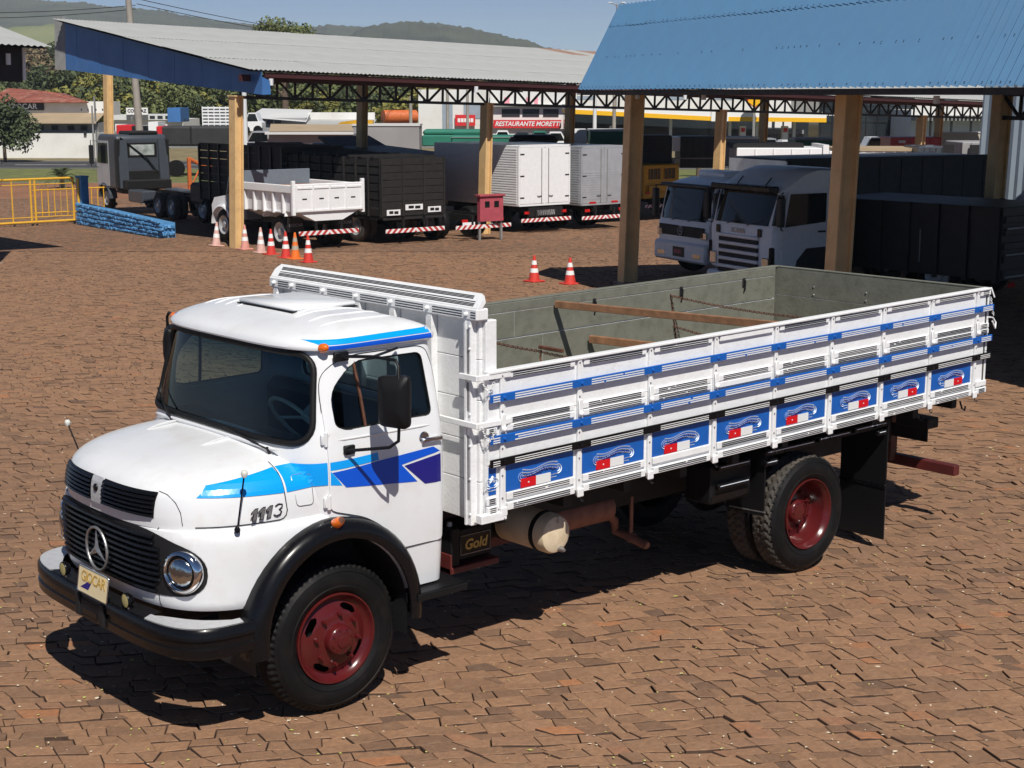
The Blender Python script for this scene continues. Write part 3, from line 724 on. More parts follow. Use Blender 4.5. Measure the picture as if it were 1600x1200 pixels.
# --- doors
DOOR = rounded([(.052, 1.39), (.052, 2.14), (.03, 2.26), (-.06, 2.335), (-.22, 2.375), (-.74, 2.378), (-.80, 2.355), (-.835, 2.26), (-.862, 1.9), (-.872, 1.7), (-.862, 1.06), (-.845, 1.04), (-.50, 1.04), (-.44, 1.12), (-.34, 1.23), (-.20, 1.315), (-.05, 1.362)], .06, 3)
outer = Stack(CAB, -.33, .09, -.007).mesh('t', .74, 2.40, 24, [M['white']]); inner = Stack(CAB, -.33, .09, .025).mesh('t', .70, 2.45, 24, [])
dm = boolean(outer, inner, 'DIFFERENCE')
dm = boolean(dm, MB().prism(DOOR, 'y', .5, 1.4).mesh('t'), 'INTERSECT')
dm = boolean(dm, MB().prism(SW, 'y', .4, 1.5).mesh('t'), 'DIFFERENCE'); smooth_mesh(dm, 38)
for s in (1, -1):
    d = link('door', dm if s > 0 else dm.copy(), TR)
    if s < 0: d.data.transform(Matrix.Scale(-1, 4, (0, 1, 0))); d.data.flip_normals()
    def mir(mb): 
        if s < 0: mb.v = [(x, -y, z) for x, y, z in mb.v]
        return mb
    yy = lambda off: (lambda x, z: (x, cab.side_y(x, z)+off, z))
    mb = MB(); patch(mb, SW, .08, yy(-.012)); mir(mb).build('window_pane', M['door_glass'], d, smooth=60, recalc=False)
    mir(MB().tube([yy(-.002)(x, z) for x, z in SW], .010, 6, closed=True)).build('window_gasket', M['gasket'], d, smooth=60)
    mir(MB().tube([yy(.0065)(x, z) for x, z in DOOR], .0035, 5, closed=True)).build('door_seam', M['black_matt'], d)
    mir(MB().tube([yy(-.004)(-.245, 1.91), yy(-.004)(-.235, 2.1), yy(-.004)(-.215, 2.33)], .012, 6)).build('quarter_light_bar', M['rust'], d, smooth=60)
    # raised moulding below the window
    mir(MB().tube([yy(.004)(x, 1.845) for x in [.02-.08*i for i in range(11)]], [.003]+[.012]*9+[.003], 8, flat=.6)).build('waist_moulding', M['white'], d, smooth=60)
    for mm, polys in (('cyan', [[(.045, 1.712), (-.315, 1.728), (-.321, 1.678), (.045, 1.658)], [(.045, 1.655), (.0, 1.60), (-.033, 1.553), (.045, 1.562)]]),
                      ('blue', [[(.035, 1.645), (-.32, 1.672), (-.777, 1.700), (-.835, 1.662), (-.505, 1.616)], [(.035, 1.645), (-.505, 1.616), (-.635, 1.482), (-.06, 1.536)]]),
                      ('navy', [[(-.528, 1.606), (-.84, 1.645), (-.84, 1.449), (-.70, 1.455)]])):
        mb = MB()
        for poly in polys: patch(mb, poly, .04, yy(.0095))
        mir(mb).build(mm+'_stripe', M[mm], d)
    mb = MB(); patch(mb, [(-.845, 1.646), (-.893, 1.650), (-.893, 1.447), (-.845, 1.449)], .02, yy(.0035)); mir(mb).build('navy_stripe', M['navy'], CABO)
    hb = MB().box(-.84, -.67, 1.105, 1.118, 1.742, 1.772, .006).tube([(-.69, 1.085, 1.757), (-.69, 1.112, 1.757)], .012, 8).tube([(-.815, 1.085, 1.757), (-.815, 1.112, 1.757)], .012, 8).lathe([(0, .01), (.035, .008), (.04, 0)], 16, M=frame((-.70, 1.088, 1.775), (1, 0, 0), (0, 1, 0)))
    mir(hb).build('door_handle', M['chrome'], d, smooth=40)
    for zz in (1.86, 1.45):
        mir(MB().cyl((.058, cab.side_y(.058, zz)+.016, zz-.045), (.058, cab.side_y(.058, zz)+.016, zz+.045), .013, n=10).box(.02, .09, cab.side_y(.05, zz)-.01, cab.side_y(.05, zz)+.012, zz-.035, zz+.035, .004)).build('hinge', M['white'], d, smooth=40)
    # mirror
    mm_ = MB(); pl = rounded([(-.33, 1.955), (-.12, 1.97), (-.115, 2.29), (-.335, 2.30)], .045, 4); c = (-.225, 2.13)
    n_ = len(pl); vs = []
    for dy, f in ((-.01, 1.0), (.03, 1.0), (.06, .82), (.075, .35)):
        vs += [(c[0]+(u-c[0])*f, s*dy, c[1]+(v-c[1])*f) for u, v in pl]
    fs = [tuple(range(n_))[::-1]]+[(q*n_+i, q*n_+(i+1) % n_, (q+1)*n_+(i+1) % n_, (q+1)*n_+i) for q in range(3) for i in range(n_)]+[tuple(range(3*n_, 4*n_))]
    RM = Matrix.Translation((-.225, s*1.40, 0)) @ Matrix.Rotation(R(90-30)*s*-1 if s > 0 else R(60), 4, 'Z') @ Matrix.Translation((.225, 0, 0))
    mm_.add(vs, fs, M=RM); mo = mm_.build('mirror', M['plastic'], TR, smooth=40)
    ax, ay = -.215, s*1.455
    arm = MB().tube([(-.10, s*1.0, 2.375), (-.13, s*1.06, 2.382), (-.17, s*1.25, 2.40), (ax, ay-.03*s, 2.395), (ax, ay, 2.36), (ax, ay, 2.0), (ax, ay-.01*s, 1.88), (ax+.02, ay-.08*s, 1.83), (-.06, s*1.10, 1.78), (-.05, s*1.085, 1.78)], .011, 8)
    arm.box(-.13, -.05, s*1.07, s*1.10, 1.75, 1.81, .005).box(-.16, -.05, s*.975, s*1.005, 2.345, 2.405, .005)
    arm.tube([(-.17, s*1.25, 2.40), (-.42, s*1.06, 2.38), (-.55, s*1.0, 2.385)], .009, 6)
    arm.build('mirror_arm', M['plastic'], mo, smooth=40)

# --- wheel-arch flares
for s in (1, -1):
    path = []; fr = []
    for i in range(33):
        a = R(-8+196*i/32)
        rx, rz = .625, .645
        path.append((.04+rx*math.cos(a), s*1.09, .645+rz*math.sin(a))); fr.append(((math.cos(a), 0, math.sin(a)), (0, s, 0)))
    prof = [(.050, -.10), (.060, -.02), (.054, .030), (.034, .060), (.0, .082), (-.040, .088), (-.066, .078), (-.068, .064), (-.03, .068), (.005, .056), (.035, .02), (.034, -.10)]
    fl_ = MB().sweep(path, fr, prof).build('wheel_arch_flare', M['black'], TR, smooth=45)
    # dark inner liner of the wheel house
    path2 = [(.6485, s*.63, .42)]+[(.05+.5985*math.cos(R(180*i/18)), s*.63, .62+.5985*math.sin(R(180*i/18))) for i in range(19)]+[(-.5485, s*.63, .42)]
    mb = MB(); vs = path2+[(x, s*1.075, z) for x, y, z in path2]; mb.add(vs, [(i, i+1, i+22, i+21) for i in range(20)])
    mb.add(path2, [tuple(range(21))]); mb.build('wheel_house', M['black_matt'], fl_, recalc=False)
    LM = frame((.06, s*1.135, 1.325), (1, 0, 0), (.25, s*.9, .55))
    MB().box(.10, .13, s*1.05, s*1.15, 1.28, 1.30, .004).build('lamp_bracket', M['black'], fl_)
    MB().lathe([(0, .075), (.022, .072), (.030, .055), (.036, .01), (.034, -.02)], 16, M=LM).build('turn_signal', M['orange'], fl_, smooth=50)
    MB().lathe([(0, .080), (.016, .079), (.023, .070)], 14, M=LM).build('signal_cap', M['rust'], fl_, smooth=50)

# --- bumper
def bump_pt(t, off=0.0):
    th = -math.pi/2+math.pi*t; n = 4.6; c = max(0, math.cos(th)); sn = math.sin(th)
    return ((.60+(.605+off)*c**(2/n)), (1.135+off)*math.copysign(abs(sn)**(2/n), sn))
NB = 60; bp_ = []; bf = []
for i in range(NB+1):
    t = i/NB; x, y = bump_pt(t); x2, y2 = bump_pt(min(1, t+.004)); x1, y1 = bump_pt(max(0, t-.004))
    tg = Vector((x2-x1, y2-y1, 0)).normalized(); nr = Vector((tg.y, -tg.x, 0))
    bp_.append((x, y, .725)); bf.append((nr, (0, 0, 1)))
prof = [(-.06, -.095), (-.01, -.10), (.012, -.085), (.016, -.03), (.004, -.022), (.004, .018), (.016, .026), (.014, .08), (.0, .097), (-.09, .10), (-.09, .092), (-.02, .088), (-.012, .0), (-.02, -.085)]
BU = MB().sweep(bp_, bf, prof).build('bumper', M['black'], TR, smooth=40)
def top_plate(t0, t1, nm_, mt, w0=.13):
    mb = MB(); vs = []; K = 22
    for i in range(K+1):
        t = t0+(t1-t0)*i/K; x, y = bump_pt(t, -.004); xi, yi = bump_pt(t, -.004); 
        d = Vector((x-.60, y*.55, 0)).normalized(); e = w0*min(1, math.sin(math.pi*min(max(i/K, .04), .96))**.35)
        vs += [(x, y, .829), (x-d.x*e, y-d.y*e, .829)]
    fs = [(2*i, 2*i+1, 2*i+3, 2*i+2) for i in range(K)]
    mb.add(vs, fs); mb.add([(x, y, z-.006) for x, y, z in vs], [f[::-1] for f in fs])
    return mb.build(nm_, mt, BU, recalc=False)
top_plate(.595, .985, 'step_plate', M['galv'], .17); top_plate(.405, .015, 'step_plate', M['galv'], .17)
mb = MB(); K = 30; vs = []
for i in range(K+1):
    t = .41+.18*i/K; x, y = bump_pt(t, -.01); vs += [(x, y, .826), (x-.14, y*.97, .826)]
mb.add(vs, [(2*i, 2*i+1, 2*i+3, 2*i+2) for i in range(K)]); mb.build('top_lip', M['plastic'], BU, recalc=False)
# tow opening and brackets
MB().box(1.202, 1.226, -.14, .14, .655, .775, .008).build('tow_opening', M['black_matt'], BU)
for yy in (-.17, .17): MB().box(1.21, 1.236, yy-.027, yy+.027, .645, .80, .006).build('tow_bracket', M['black_matt'], BU)
MB().box(1.224, 1.232, -.10, .10, .675, .72, .004).build('tow_bar', M['black'], BU)
for s in (1, -1):
    FM = frame((1.185, s*.44, .888), (0, 1, 0), (1, 0, 0))
    f_ = MB().lathe([(0, -.035), (.03, -.033), (.047, -.01), (.049, .012), (.045, .016)], 20, M=FM).build('fog_lamp', M['black'], BU, smooth=50)
    MB().lathe([(.046, .013), (.03, .017), (0, .019)], 20, M=FM).build('fog_lens', M['yellow_lens'], f_, smooth=60)
    MB().box(1.17, 1.185, s*.44-.012, s*.44+.012, .82, .86, .003).build('fog_stem', M['chrome'], f_)
PM = frame((1.245, .10, .925), (0, 1, 0), (-.16, 0, 1))
mb = MB(); pl = rounded([(-.205, -.085), (.205, -.085), (.205, .085), (-.205, .085)], .02, 4); mb.prism(pl, 'z', -.004, .0, M=PM); PL = mb.build('number_plate', M['plate'], BU)
MB().tube([PM @ Vector((u, v, .001)) for u, v in pl], .0045, 6, closed=True).build('plate_frame', M['chrome'], PL, smooth=50)
t = text_mb('GIOCAR', .098, .0012, 0, .0005, space=.86); t.v = xf(PM @ Matrix.Translation((0, .022, .002)) @ Matrix.Scale(1.0, 4), t.v); t.build('plate_lettering', M['gold'], PL)
MB().add([(-.165, -.055, 0), (-.055, .005, 0), (-.02, -.0, 0), (-.055, -.055, 0)], [(0, 1, 2, 3)], M=PM @ Matrix.Translation((0, 0, .0015))).build('plate_emblem', M['navy'], PL, recalc=False)

# --- cab interior
MB().box(-.08, .12, -.86, .86, 1.50, 1.80, .04).build('dashboard', M['interior'], CABO, smooth=40)
MB().box(-.80, -.30, -.9, .9, 1.15, 1.42, .06).box(-.86, -.70, -.9, .9, 1.35, 1.92, .06).build('bench_seat', M['seat'], CABO, smooth=40)
SWM = frame((-.10, .48, 1.86), (0, 1, 0), (.62, 0, .78))
sw = MB().tube([SWM @ Vector((.235*math.cos(2*math.pi*i/36), .235*math.sin(2*math.pi*i/36), 0)) for i in range(36)], .014, 8, closed=True)
sw.tube([SWM @ Vector((-.23, 0, 0)), SWM @ Vector((0, 0, -.05)), SWM @ Vector((.23, 0, 0))], .012, 6); sw.cyl(SWM @ Vector((0, 0, -.06)), SWM @ Vector((0, 0, -.40)), .025, n=10)
sw.build('steering_wheel', M['ivory'], CABO, smooth=50)
# footplate, step panel
st = MB().box(-.99, -.56, .92, 1.185, .705, .725, .004).box(-.99, -.56, 1.165, 1.19, .675, .725, .004).box(-.9, -.62, .9, .93, .70, .82)
st.build('step', M['plastic'], TR)
st2 = MB(); st2.v = [(x, -y, z) for x, y, z in st.v]; st2.f = st.f; st2.m = st.m; st2.build('step', M['plastic'], TR)
# ------------------------------------------------------------------ wheels of the cargo truck
def tyre_mb(kind, R0=.512, W=.245, seg=None):
    """tyre round the Y axis, outer face at y=0, reaching to y=-W"""
    mb = MB()
    side = [(.302, -.022), (.318, -.004), (.345, .006), (.352, .010), (.358, .006), (.385, .012), (.42, .010), (.448, .0), (.452, .004), (.458, -.002), (.475, -.014)]
    sh = [(.488, -.026), (.500, -.036), (R0-.004, -.048)]
    tread_y = [-.048-(W-.096)*i/10 for i in range(11)]
    prof = [(r, y) for r, y in side]+sh+[(R0, y) for y in tread_y[1:-1]]+[(r, -W-y) for r, y in sh[::-1]]+[(r, -W-y) for r, y in side[::-1]]
    n = len(prof); seg = seg or (260 if kind == 'front' else 220)
    vs = []
    lug = 65 if kind == 'front' else 44
    for i in range(seg):
        a = 2*math.pi*i/seg
        for r, y in prof:
            rr = r
            t = -y/W
            if r > .484:
                if kind == 'front':
                    ph = (a*lug/(2*math.pi)) % 1.0
                    edge = t < .28 or t > .72
                    if edge and ph < .38: rr -= .013
                    if not edge:
                        for g in (.36, .5, .64):
                            if abs(t-g+.012*math.sin(a*lug*2)) < .03: rr -= .012
                else:
                    ph = (a*lug/(2*math.pi)+1.3*abs(t-.5)+.22*math.sin(t*19)) % 1.0
                    if ph < .30: rr -= .016
                    if abs(t-.5) < .03: rr -= .010
            vs.append((rr*math.cos(a), y, rr*math.sin(a)))
    fs = []
    for i in range(seg):
        j = (i+1) % seg
        for k in range(n-1): fs.append((i*n+k, i*n+k+1, j*n+k+1, j*n+k))
    mb.add(vs, fs); return mb
def make_wheel(kind, tyre_mesh):
    root = empty('wheel'); root.parent = TR
    t = link('tyre', tyre_mesh, root)
    mb = MB()
    if kind == 'front':
        disc = [(.250-.006*k, -.044+.0032*k) for k in range(12)]
        prof = [(.300, -.030), (.3075, -.008), (.305, .004), (.296, .004), (.286, -.012), (.270, -.034)]+disc+[(.165, -.006), (.135, .002), (.110, .002), (.104, .006), (.100, .048), (.090, .062), (.06, .070), (.045, .072), (.043, .080), (.03, .084), (0, .084)]
        def skip(k, i):  # four kidney vents
            if not 6 <= k < 17: return False
            r_ = (prof[k][0]+prof[k+1][0])/2; a_ = ((i+.5) % 36)-18
            return ((r_-.217)/.024)**2+(a_/7.0)**2 < 1
        mb.lathe(prof, 144, skip=skip)
        nut_r, nut_y = .168, -.008
        inner = [(.292, -.02), (.285, -.12), (.2, -.13), (0, -.13)]
    else:
        mb.lathe([(.300, -.030), (.3075, -.008), (.305, .004), (.296, .002), (.287, -.018), (.272, -.030), (.262, -.060), (.255, -.150), (.235, -.176), (.200, -.172), (.160, -.160), (.130, -.156), (.105, -.15), (.096, -.115), (.085, -.102), (.06, -.096), (0, -.094)], 64)
        nut_r, nut_y = .165, -.162; inner = None
    rim = mb.build('rim', M['red'], root, smooth=40)
    if inner: MB().lathe(inner, 40).build('brake_drum', M['black_matt'], root, smooth=40)
    nm = MB().cyl((0, 0, 0), (0, .026, 0), .016, n=6).cyl((0, .026, 0), (0, .042, 0), .009, n=8).mesh('wheel_nut', [M['red']])
    for k in range(8):
        a = 2*math.pi*(k+.5)/8; link('wheel_nut', nm, rim, (nut_r*math.cos(a), nut_y, nut_r*math.sin(a)))
    hb = MB()
    for k in range(8 if kind == 'front' else 10):
        a = 2*math.pi*k/(8 if kind == 'front' else 10); q = .078 if kind == 'front' else .078; y0 = .06 if kind == 'front' else -.104
        hb.cyl((q*math.cos(a), y0, q*math.sin(a)), (q*math.cos(a), y0+.014, q*math.sin(a)), .008, n=6)
    hb.build('hub_bolts', M['red'], rim)
    return root
TYF = tyre_mb('front').mesh('tyre', [M['rubber']], 35); TYR = tyre_mb('rear').mesh('tyre', [M['rubber'], M['rubber_dusty']], 35)
for p in TYR.polygons:
    if (p.center.x**2+p.center.z**2)**.5 > .486: p.material_index = 1
wf = make_wheel('front', TYF); wf.location = (0, 1.030, .512); wf.rotation_euler = (0, R(14), 0)
w2 = copy_tree(wf, TR); w2.location = (0, -1.030, .512); w2.rotation_euler = (0, R(40), R(180))
wr = make_wheel('rear', TYR); wr.location = (-4.803, 1.160, .512)
w3 = copy_tree(wr, TR); w3.location = (-4.803, -1.160, .512); w3.rotation_euler = (0, 0, R(180))
for s, rz in ((1, 0), (-1, 180)):
    r = empty('wheel'); r.parent = TR; r.location = (-4.803, s*.885, .512); r.rotation_euler = (0, R(17), R(rz))
    link('tyre', TYR, r); MB().lathe([(.300, -.03), (.29, -.06), (.25, -.1), (0, -.1)], 40).build('rim', M['red'], r, smooth=40)

# ------------------------------------------------------------------ chassis
mb = MB()
for s in (1, -1): mb.box(-7.0, .95, s*.40, s*.47, .72, .95, .006)
for x in (.6, -.6, -1.8, -3.0, -4.2, -5.4, -6.6): mb.box(x-.05, x+.05, -.41, .41, .76, .92)
mb.build('chassis_frame', M['black_matt'], TR)
MB().cyl((-.0, -.9, .48), (0, .9, .48), .055, n=10).build('front_axle', M['black_matt'], TR, smooth=40)
mb = MB().cyl((-4.803, -1.0, .512), (-4.803, 1.0, .512), .075, n=14).lathe([(0, -.2), (.12, -.18), (.2, -.06), (.2, .06), (.12, .18), (0, .2)], 20, M=frame((-4.803, 0, .512), (0, 1, 0), (1, 0, 0)))
mb.build('rear_axle', M['black_matt'], TR, smooth=40)
for s in (1, -1):
    mb = MB()
    for k in range(5): mb.box(-4.803-.62+k*.09, -4.803+.62-k*.09, s*.48, s*.56, .62+k*.018, .636+k*.018)
    mb.build('leaf_spring', M['black_matt'], TR); mb = MB()
    for k in range(4): mb.box(-.55+k*.09, .55-k*.09, s*.42, s*.49, .58+k*.016, .594+k*.016)
    mb.build('leaf_spring', M['black_matt'], TR)
mb = MB().box(.15, .95, -.35, .35, .60, 1.25, .04).box(-1.4, .15, -.16, .16, .58, .85, .05).cyl((-1.4, 0, .70), (-4.7, 0, .56), .05, n=10); mb.build('engine_and_gearbox', M['black_matt'], TR, smooth=40)
# battery box
bt = MB().box(-1.56, -1.20, .40, .78, .73, .96, .008).box(-1.245, -1.165, .42, .80, .70, .985, .01).build('battery', M['plastic'], TR)
bm_ = MB(); bm_.box(-1.545, -1.255, .781, .784, .765, .915); bm_.build('battery_label', M['black'], bt)
MB().tube([(-1.54, .786, .77), (-1.26, .786, .77), (-1.26, .786, .91), (-1.54, .786, .91)], .003, 4, closed=True).build('label_border', M['steel'], bt)
t = text_mb('Gold', .105, .001, .2, .003); t.v = xf(frame((-1.40, .787, .835), (-1, 0, 0), (0, 0, 1)), t.v); t.build('battery_lettering', M['gold'], bt)
MB().lathe([(0, .03), (.018, .03), (.022, 0)], 10, M=frame((-1.21, .72, .985), (1, 0, 0), (0, 0, 1))).build('terminal', M['steel'], bt)
MB().box(-1.60, -1.14, .36, .82, .655, .70, .006).box(-1.155, -1.14, .36, .82, .655, .80, .004).box(-2.6, -1.16, .30, .40, .62, .70, .006).build('battery_tray', M['red_matt'], TR)
# air tank across the frame
TM = frame((-1.965, 0, .845), (1, 0, 0), (0, 1, 0))
ta = MB().lathe([(0, 1.055), (.10, 1.050), (.135, 1.035), (.150, 1.0), (.150, .25), (.135, .215), (0, .20)], 36, M=TM).build('air_tank', M['cream'], TR, smooth=40)
for yy in (.92, .50): MB().lathe([(.1515, yy-.02), (.157, yy-.02), (.157, yy+.02), (.1515, yy+.02)], 36, M=TM).build('tank_strap', M['black_matt'], ta, smooth=40)
MB().lathe([(0, .05), (.012, .05), (.02, .03), (.022, 0)], 12, M=frame((-1.99, 1.05, .735), (1, 0, 0), (0, 1, 0))).build('drain_valve', M['steel'], ta, smooth=40)
MB().tube([(-1.965, 1.058, .99), (-1.965, 1.062, .96), (-1.96, 1.06, .94)], .006, 6).build('tank_hook', M['steel'], ta)
# muffler and tail pipe
MB().lathe([(0, -.42), (.09, -.41), (.12, -.38), (.12, .38), (.09, .41), (0, .42)], 24, M=frame((-2.75, .38, .72), (0, 0, 1), (1, 0, .05))).build('muffler', M['brown_pipe'], TR, smooth=40)
tp = MB().tube([(-3.1, .38, .70), (-3.28, .34, .56), (-3.33, .30, .455), (-3.34, .42, .44), (-3.345, .64, .405)], .036, 12)
tp.tube([(-3.345, .64, .405), (-3.346, .655, .402)], .030, 12); tp.build('tail_pipe', M['brown_pipe'], TR, smooth=40)
MB().box(-3.36, -3.33, .46, .475, .44, .78).cyl((-3.345, .445, .435), (-3.345, .49, .43), .043, n=12).build('pipe_hanger', M['brown_pipe'], TR)
# tool box and side rails ahead of the rear wheel
tb = MB().box(-4.12, -3.62, .80, 1.08, .78, 1.10, .012).build('tool_box', M['plastic'], TR)
MB().box(-4.115, -3.625, 1.081, 1.086, .80, .86, .002).build('box_lip', M['black'], tb)
def rail_bar(x0, x1, y, z, h=.045, par=TR, nm_='guard_rail'):
    r = MB().box(x0, x1, y-.02, y+.02, z-h/2, z+h/2, .004).build(nm_, M['black'], par)
    MB().box(x0+.02, x1-.02, y+.021, y+.022, z+.004, z+.010).build('rail_stripe', M['pale_blue'], r)
    return r
rail_bar(-4.05, -3.66, 1.11, 1.085); rail_bar(-4.05, -3.66, 1.11, .93)
rail_bar(-4.80, -4.16, 1.18, 1.145); rail_bar(-5.30, -4.86, 1.18, 1.155); rail_bar(-5.83, -5.36, 1.18, 1.165); rail_bar(-4.32, -4.16, 1.18, 1.06); rail_bar(-5.83, -5.70, 1.18, 1.09)
MB().box(-4.20, -4.185, .76, 1.17, .60, 1.19, .003).build('front_splash_flap', M['plastic'], TR)
MB().tube([(-4.19, .80, .62), (-4.19, 1.18, .64)], .008, 6).build('flap_stay', M['steel'], TR)
for s in (1, -1):
    f_ = MB().box(-5.86, -5.845, s*.70, s*1.20, .09, 1.15, .003).build('mud_flap', M['plastic'], TR)
    MB().box(-5.845, -5.838, s*.70, s*1.20, .56, .60, .002).build('flap_bar', M['black'], f_)
MB().box(-5.87, -4.25, .70, 1.16, 1.12, 1.14, .003).build('wheel_cover_plate', M['black_matt'], TR)
rb = MB().box(-7.11, -7.02, -1.15, 1.15, .475, .575, .006).build('rear_underrun_bar', M['red_matt'], TR)
for yy in (-.44, .44): MB().box(-7.05, -6.95, yy-.04, yy+.04, .52, .95).build('bar_bracket', M['rust'], rb)
for s in (1, -1):
    tl = MB().box(-6.98, -6.80, s*.62, s*.98, .93, 1.03, .008).build('tail_lamp', M['black_matt'], TR)
    MB().box(-6.995, -6.98, s*.64, s*.96, .945, 1.015, .004).build('tail_lens', M['redlens'], tl)
MB().box(-6.86, -6.84, .55, .95, .80, .93, .004).build('rear_plate', M['black_matt'], TR)

# ------------------------------------------------------------------ wooden cargo bed
BED = empty('cargo_bed'); BED.parent = TR
XB0, XB1, HB = -1.105, -7.245, 1.262
def bed(mb, name, mats, par=None, smooth=None):
    mb.v = [(x, y, z+.0125*(-1.95-x)) for x, y, z in mb.v]
    return mb.build(name, mats, par if par is not None else BED, smooth)
POSTS = [-1.227-.729*i for i in range(9)]
# two-tone boards: outside paint, inside grey green
def board(x0, x1, y0, y1, z0, z1, outside):
    mb = MB().box(x0, x1, y0, y1, z0, z1, .0012)
    o = bed(mb, 'plank', [M['white_wood'], M['grey_wood']])
    for p in o.data.polygons:
        inn = (-outside[0]*p.normal.x-outside[1]*p.normal.y)
        if inn > .5 or (p.normal.z > .7 and p.center.z > 2.1 and outside[2]): p.material_index = 1
    return o
for z0, z1 in ((1.23, 1.545), (1.549, 1.852), (1.856, 2.188)):
    board(XB1+.03, XB0-.005, HB-.035, HB, z0, z1, (0, 1, False))
rj = random.Random(3)
for r_, (z0, z1) in enumerate(((1.23, 1.548), (1.558, 1.858), (1.868, 2.098), (2.106, 2.185))):
    if r_ == 2: segs = [(XB0-.01, -3.55), (-3.554, XB1+.035)]
    elif r_ == 1: segs = [(XB0-.01, -3.9), (-3.904, XB1+.035)]
    else: segs = [(XB0-.01, XB1+.035)]
    for a, b in segs: board(b, a, -HB-rj.uniform(0, .002), -HB+.035+rj.uniform(0, .003), z0, z1, (0, -1, False))
for z0, z1 in ((1.23, 1.60), (1.606, 1.90), (1.906, 2.185)):
    board(XB1-.035, XB1, -HB+.002, HB-.002, z0, z1, (-1, 0, False))
for k in range(10):
    y0 = -HB+.04+k*(2*HB-.08)/10
    bed(MB().box(XB1+.002, XB0-.002, y0+.002, y0+(2*HB-.08)/10-.002, 1.215, 1.248, .003), 'floor_plank', M['grey_wood'])
for x in [-1.3-.62*i for i in range(10)]: bed(MB().box(x-.04, x+.04, -1.2, 1.2, 1.10, 1.214, .004), 'cross_bearer', M['black_matt'])
for s in (1, -1): bed(MB().box(XB1, XB0, s*.36, s*.48, .955, 1.10, .005), 'sill_beam', M['red_matt'])
# left side: top rail, rails, posts
def pinstripes(rail, segs, y, zc, n, w_, pitch, m, face=1):
    mb = MB()
    for a, b in segs:
        for k in range(n):
            z = zc+(k-(n-1)/2)*pitch+rj.uniform(-.0006, .0006); x_ = a
            while x_ < b-.01:
                e_ = min(b, x_+rj.uniform(.12, .9))
                mb.box(x_, e_, y, y+.0012, z-w_/2*rj.uniform(.8, 1.1), z+w_/2*rj.uniform(.8, 1.1)); x_ = e_+(rj.uniform(.002, .03) if rj.random() < .35 else .0005)
    bed(mb, 'pinstripes', M[m], rail)
bays = [(POSTS[i+1]+.045, POSTS[i]-.045) for i in range(8)]
inb = [(a+.05, b-.05) for a, b in bays]
def bay_rails(name, z0, z1, y1, n, w_, pitch, m='black_matt', base='white_wood', yb=HB+.001, ends=True):
    allb = list(bays)
    if ends: allb += [(XB1-.02, POSTS[8]-.045), (POSTS[0]+.045, XB0+.015)]
    for (a, b) in allb:
        q_ = rj.uniform(-.0025, .0025); z0, z1 = z0+q_, z1+q_
        o = bed(MB().box(a, b, yb, y1+rj.uniform(-.002, .002), z0, z1, .004), name, M[base])
        if n: pinstripes(o, [(a+min(.05, (b-a)*.2), b-min(.05, (b-a)*.2))], y1+.0005, (z0+z1)/2, n, w_, pitch, m)
bay_rails('top_rail', 2.140, 2.184, HB+.020, 3, .0078, .0135)
bed(MB().box(XB1, XB0, HB-.036, HB+.032, 2.186, 2.206, .004), 'cap_strip', M['white_wood'])
bay_rails('middle_rail', 1.826, 1.872, HB+.016, 3, .0078, .0135); bay_rails('middle_rail', 1.776, 1.820, HB+.020, 3, .0078, .0135)
bay_rails('bottom_rail', 1.288, 1.340, HB+.020, 3, .0078, .0140); bay_rails('bottom_rail', 1.215, 1.268, HB+.028, 3, .0078, .0140)
for z0, z1, base, lm in ((1.990, 2.048, 'bed_blue', 'white_sticker'), (1.702, 1.762, 'bed_blue', 'white_sticker'), (1.540, 1.598, 'black', 'white_sticker')):
    o = bed(MB().box(XB1-.05, XB0+.0, HB+.0250, HB+.042, z0, z1, .004), 'long_rail', M[base])
    pinstripes(o, inb+[(POSTS[0]+.04, XB0-.02), (XB1-.025, POSTS[8]-.05)], HB+.0425, (z0+z1)/2-.003, 3, .0085 if base == 'bed_blue' else .0060, .0160 if base == 'bed_blue' else .0145, lm)
    for x in POSTS: bed(MB().lathe([(0, .012), (.010, .010), (.014, 0)], 10, M=frame((x, HB+.042, (z0+z1)/2), (1, 0, 0), (0, 1, 0))), 'bolt', M[base], o)
for x in POSTS:
    p_ = bed(MB().box(x-.017, x+.017, HB+.001, HB+.024, 1.19, 2.196, .004).box(x-.036, x-.017, HB+.001, HB+.012, 1.19, 2.190, .002), 'side_post', M['white_wood'])
    lt_ = MB().box(x-.022, x+.022, HB+.026, HB+.038, 1.775, 1.90, .004).lathe([(0, .024), (.013, .020), (.021, .008), (.022, 0)], 14, M=frame((x, HB+.036, 1.798), (1, 0, 0), (0, 1, 0)))
    bed(lt_, 'latch', M['white_wood'], p_, 40)
    hk = MB().box(x-.03, x+.03, HB+.026, HB+.044, 1.185, 1.25, .006)
    bed(hk, 'hinge_plate', M['white_wood'], p_)
    bed(MB().tube([(x, HB+.035, 1.188), (x, HB+.04, 1.160), (x-.01, HB+.05, 1.152), (x-.016, HB+.052, 1.166)], .005, 6), 'rope_hook', M['black_matt'], p_)
    for zz in (2.165, 1.92, 1.66, 1.47, 1.31): bed(MB().lathe([(0, .007), (.006, .005), (.008, 0)], 8, M=frame((x+.005, HB+.0245, zz), (1, 0, 0), (0, 1, 0))), 'bolt', M['steel'], p_)
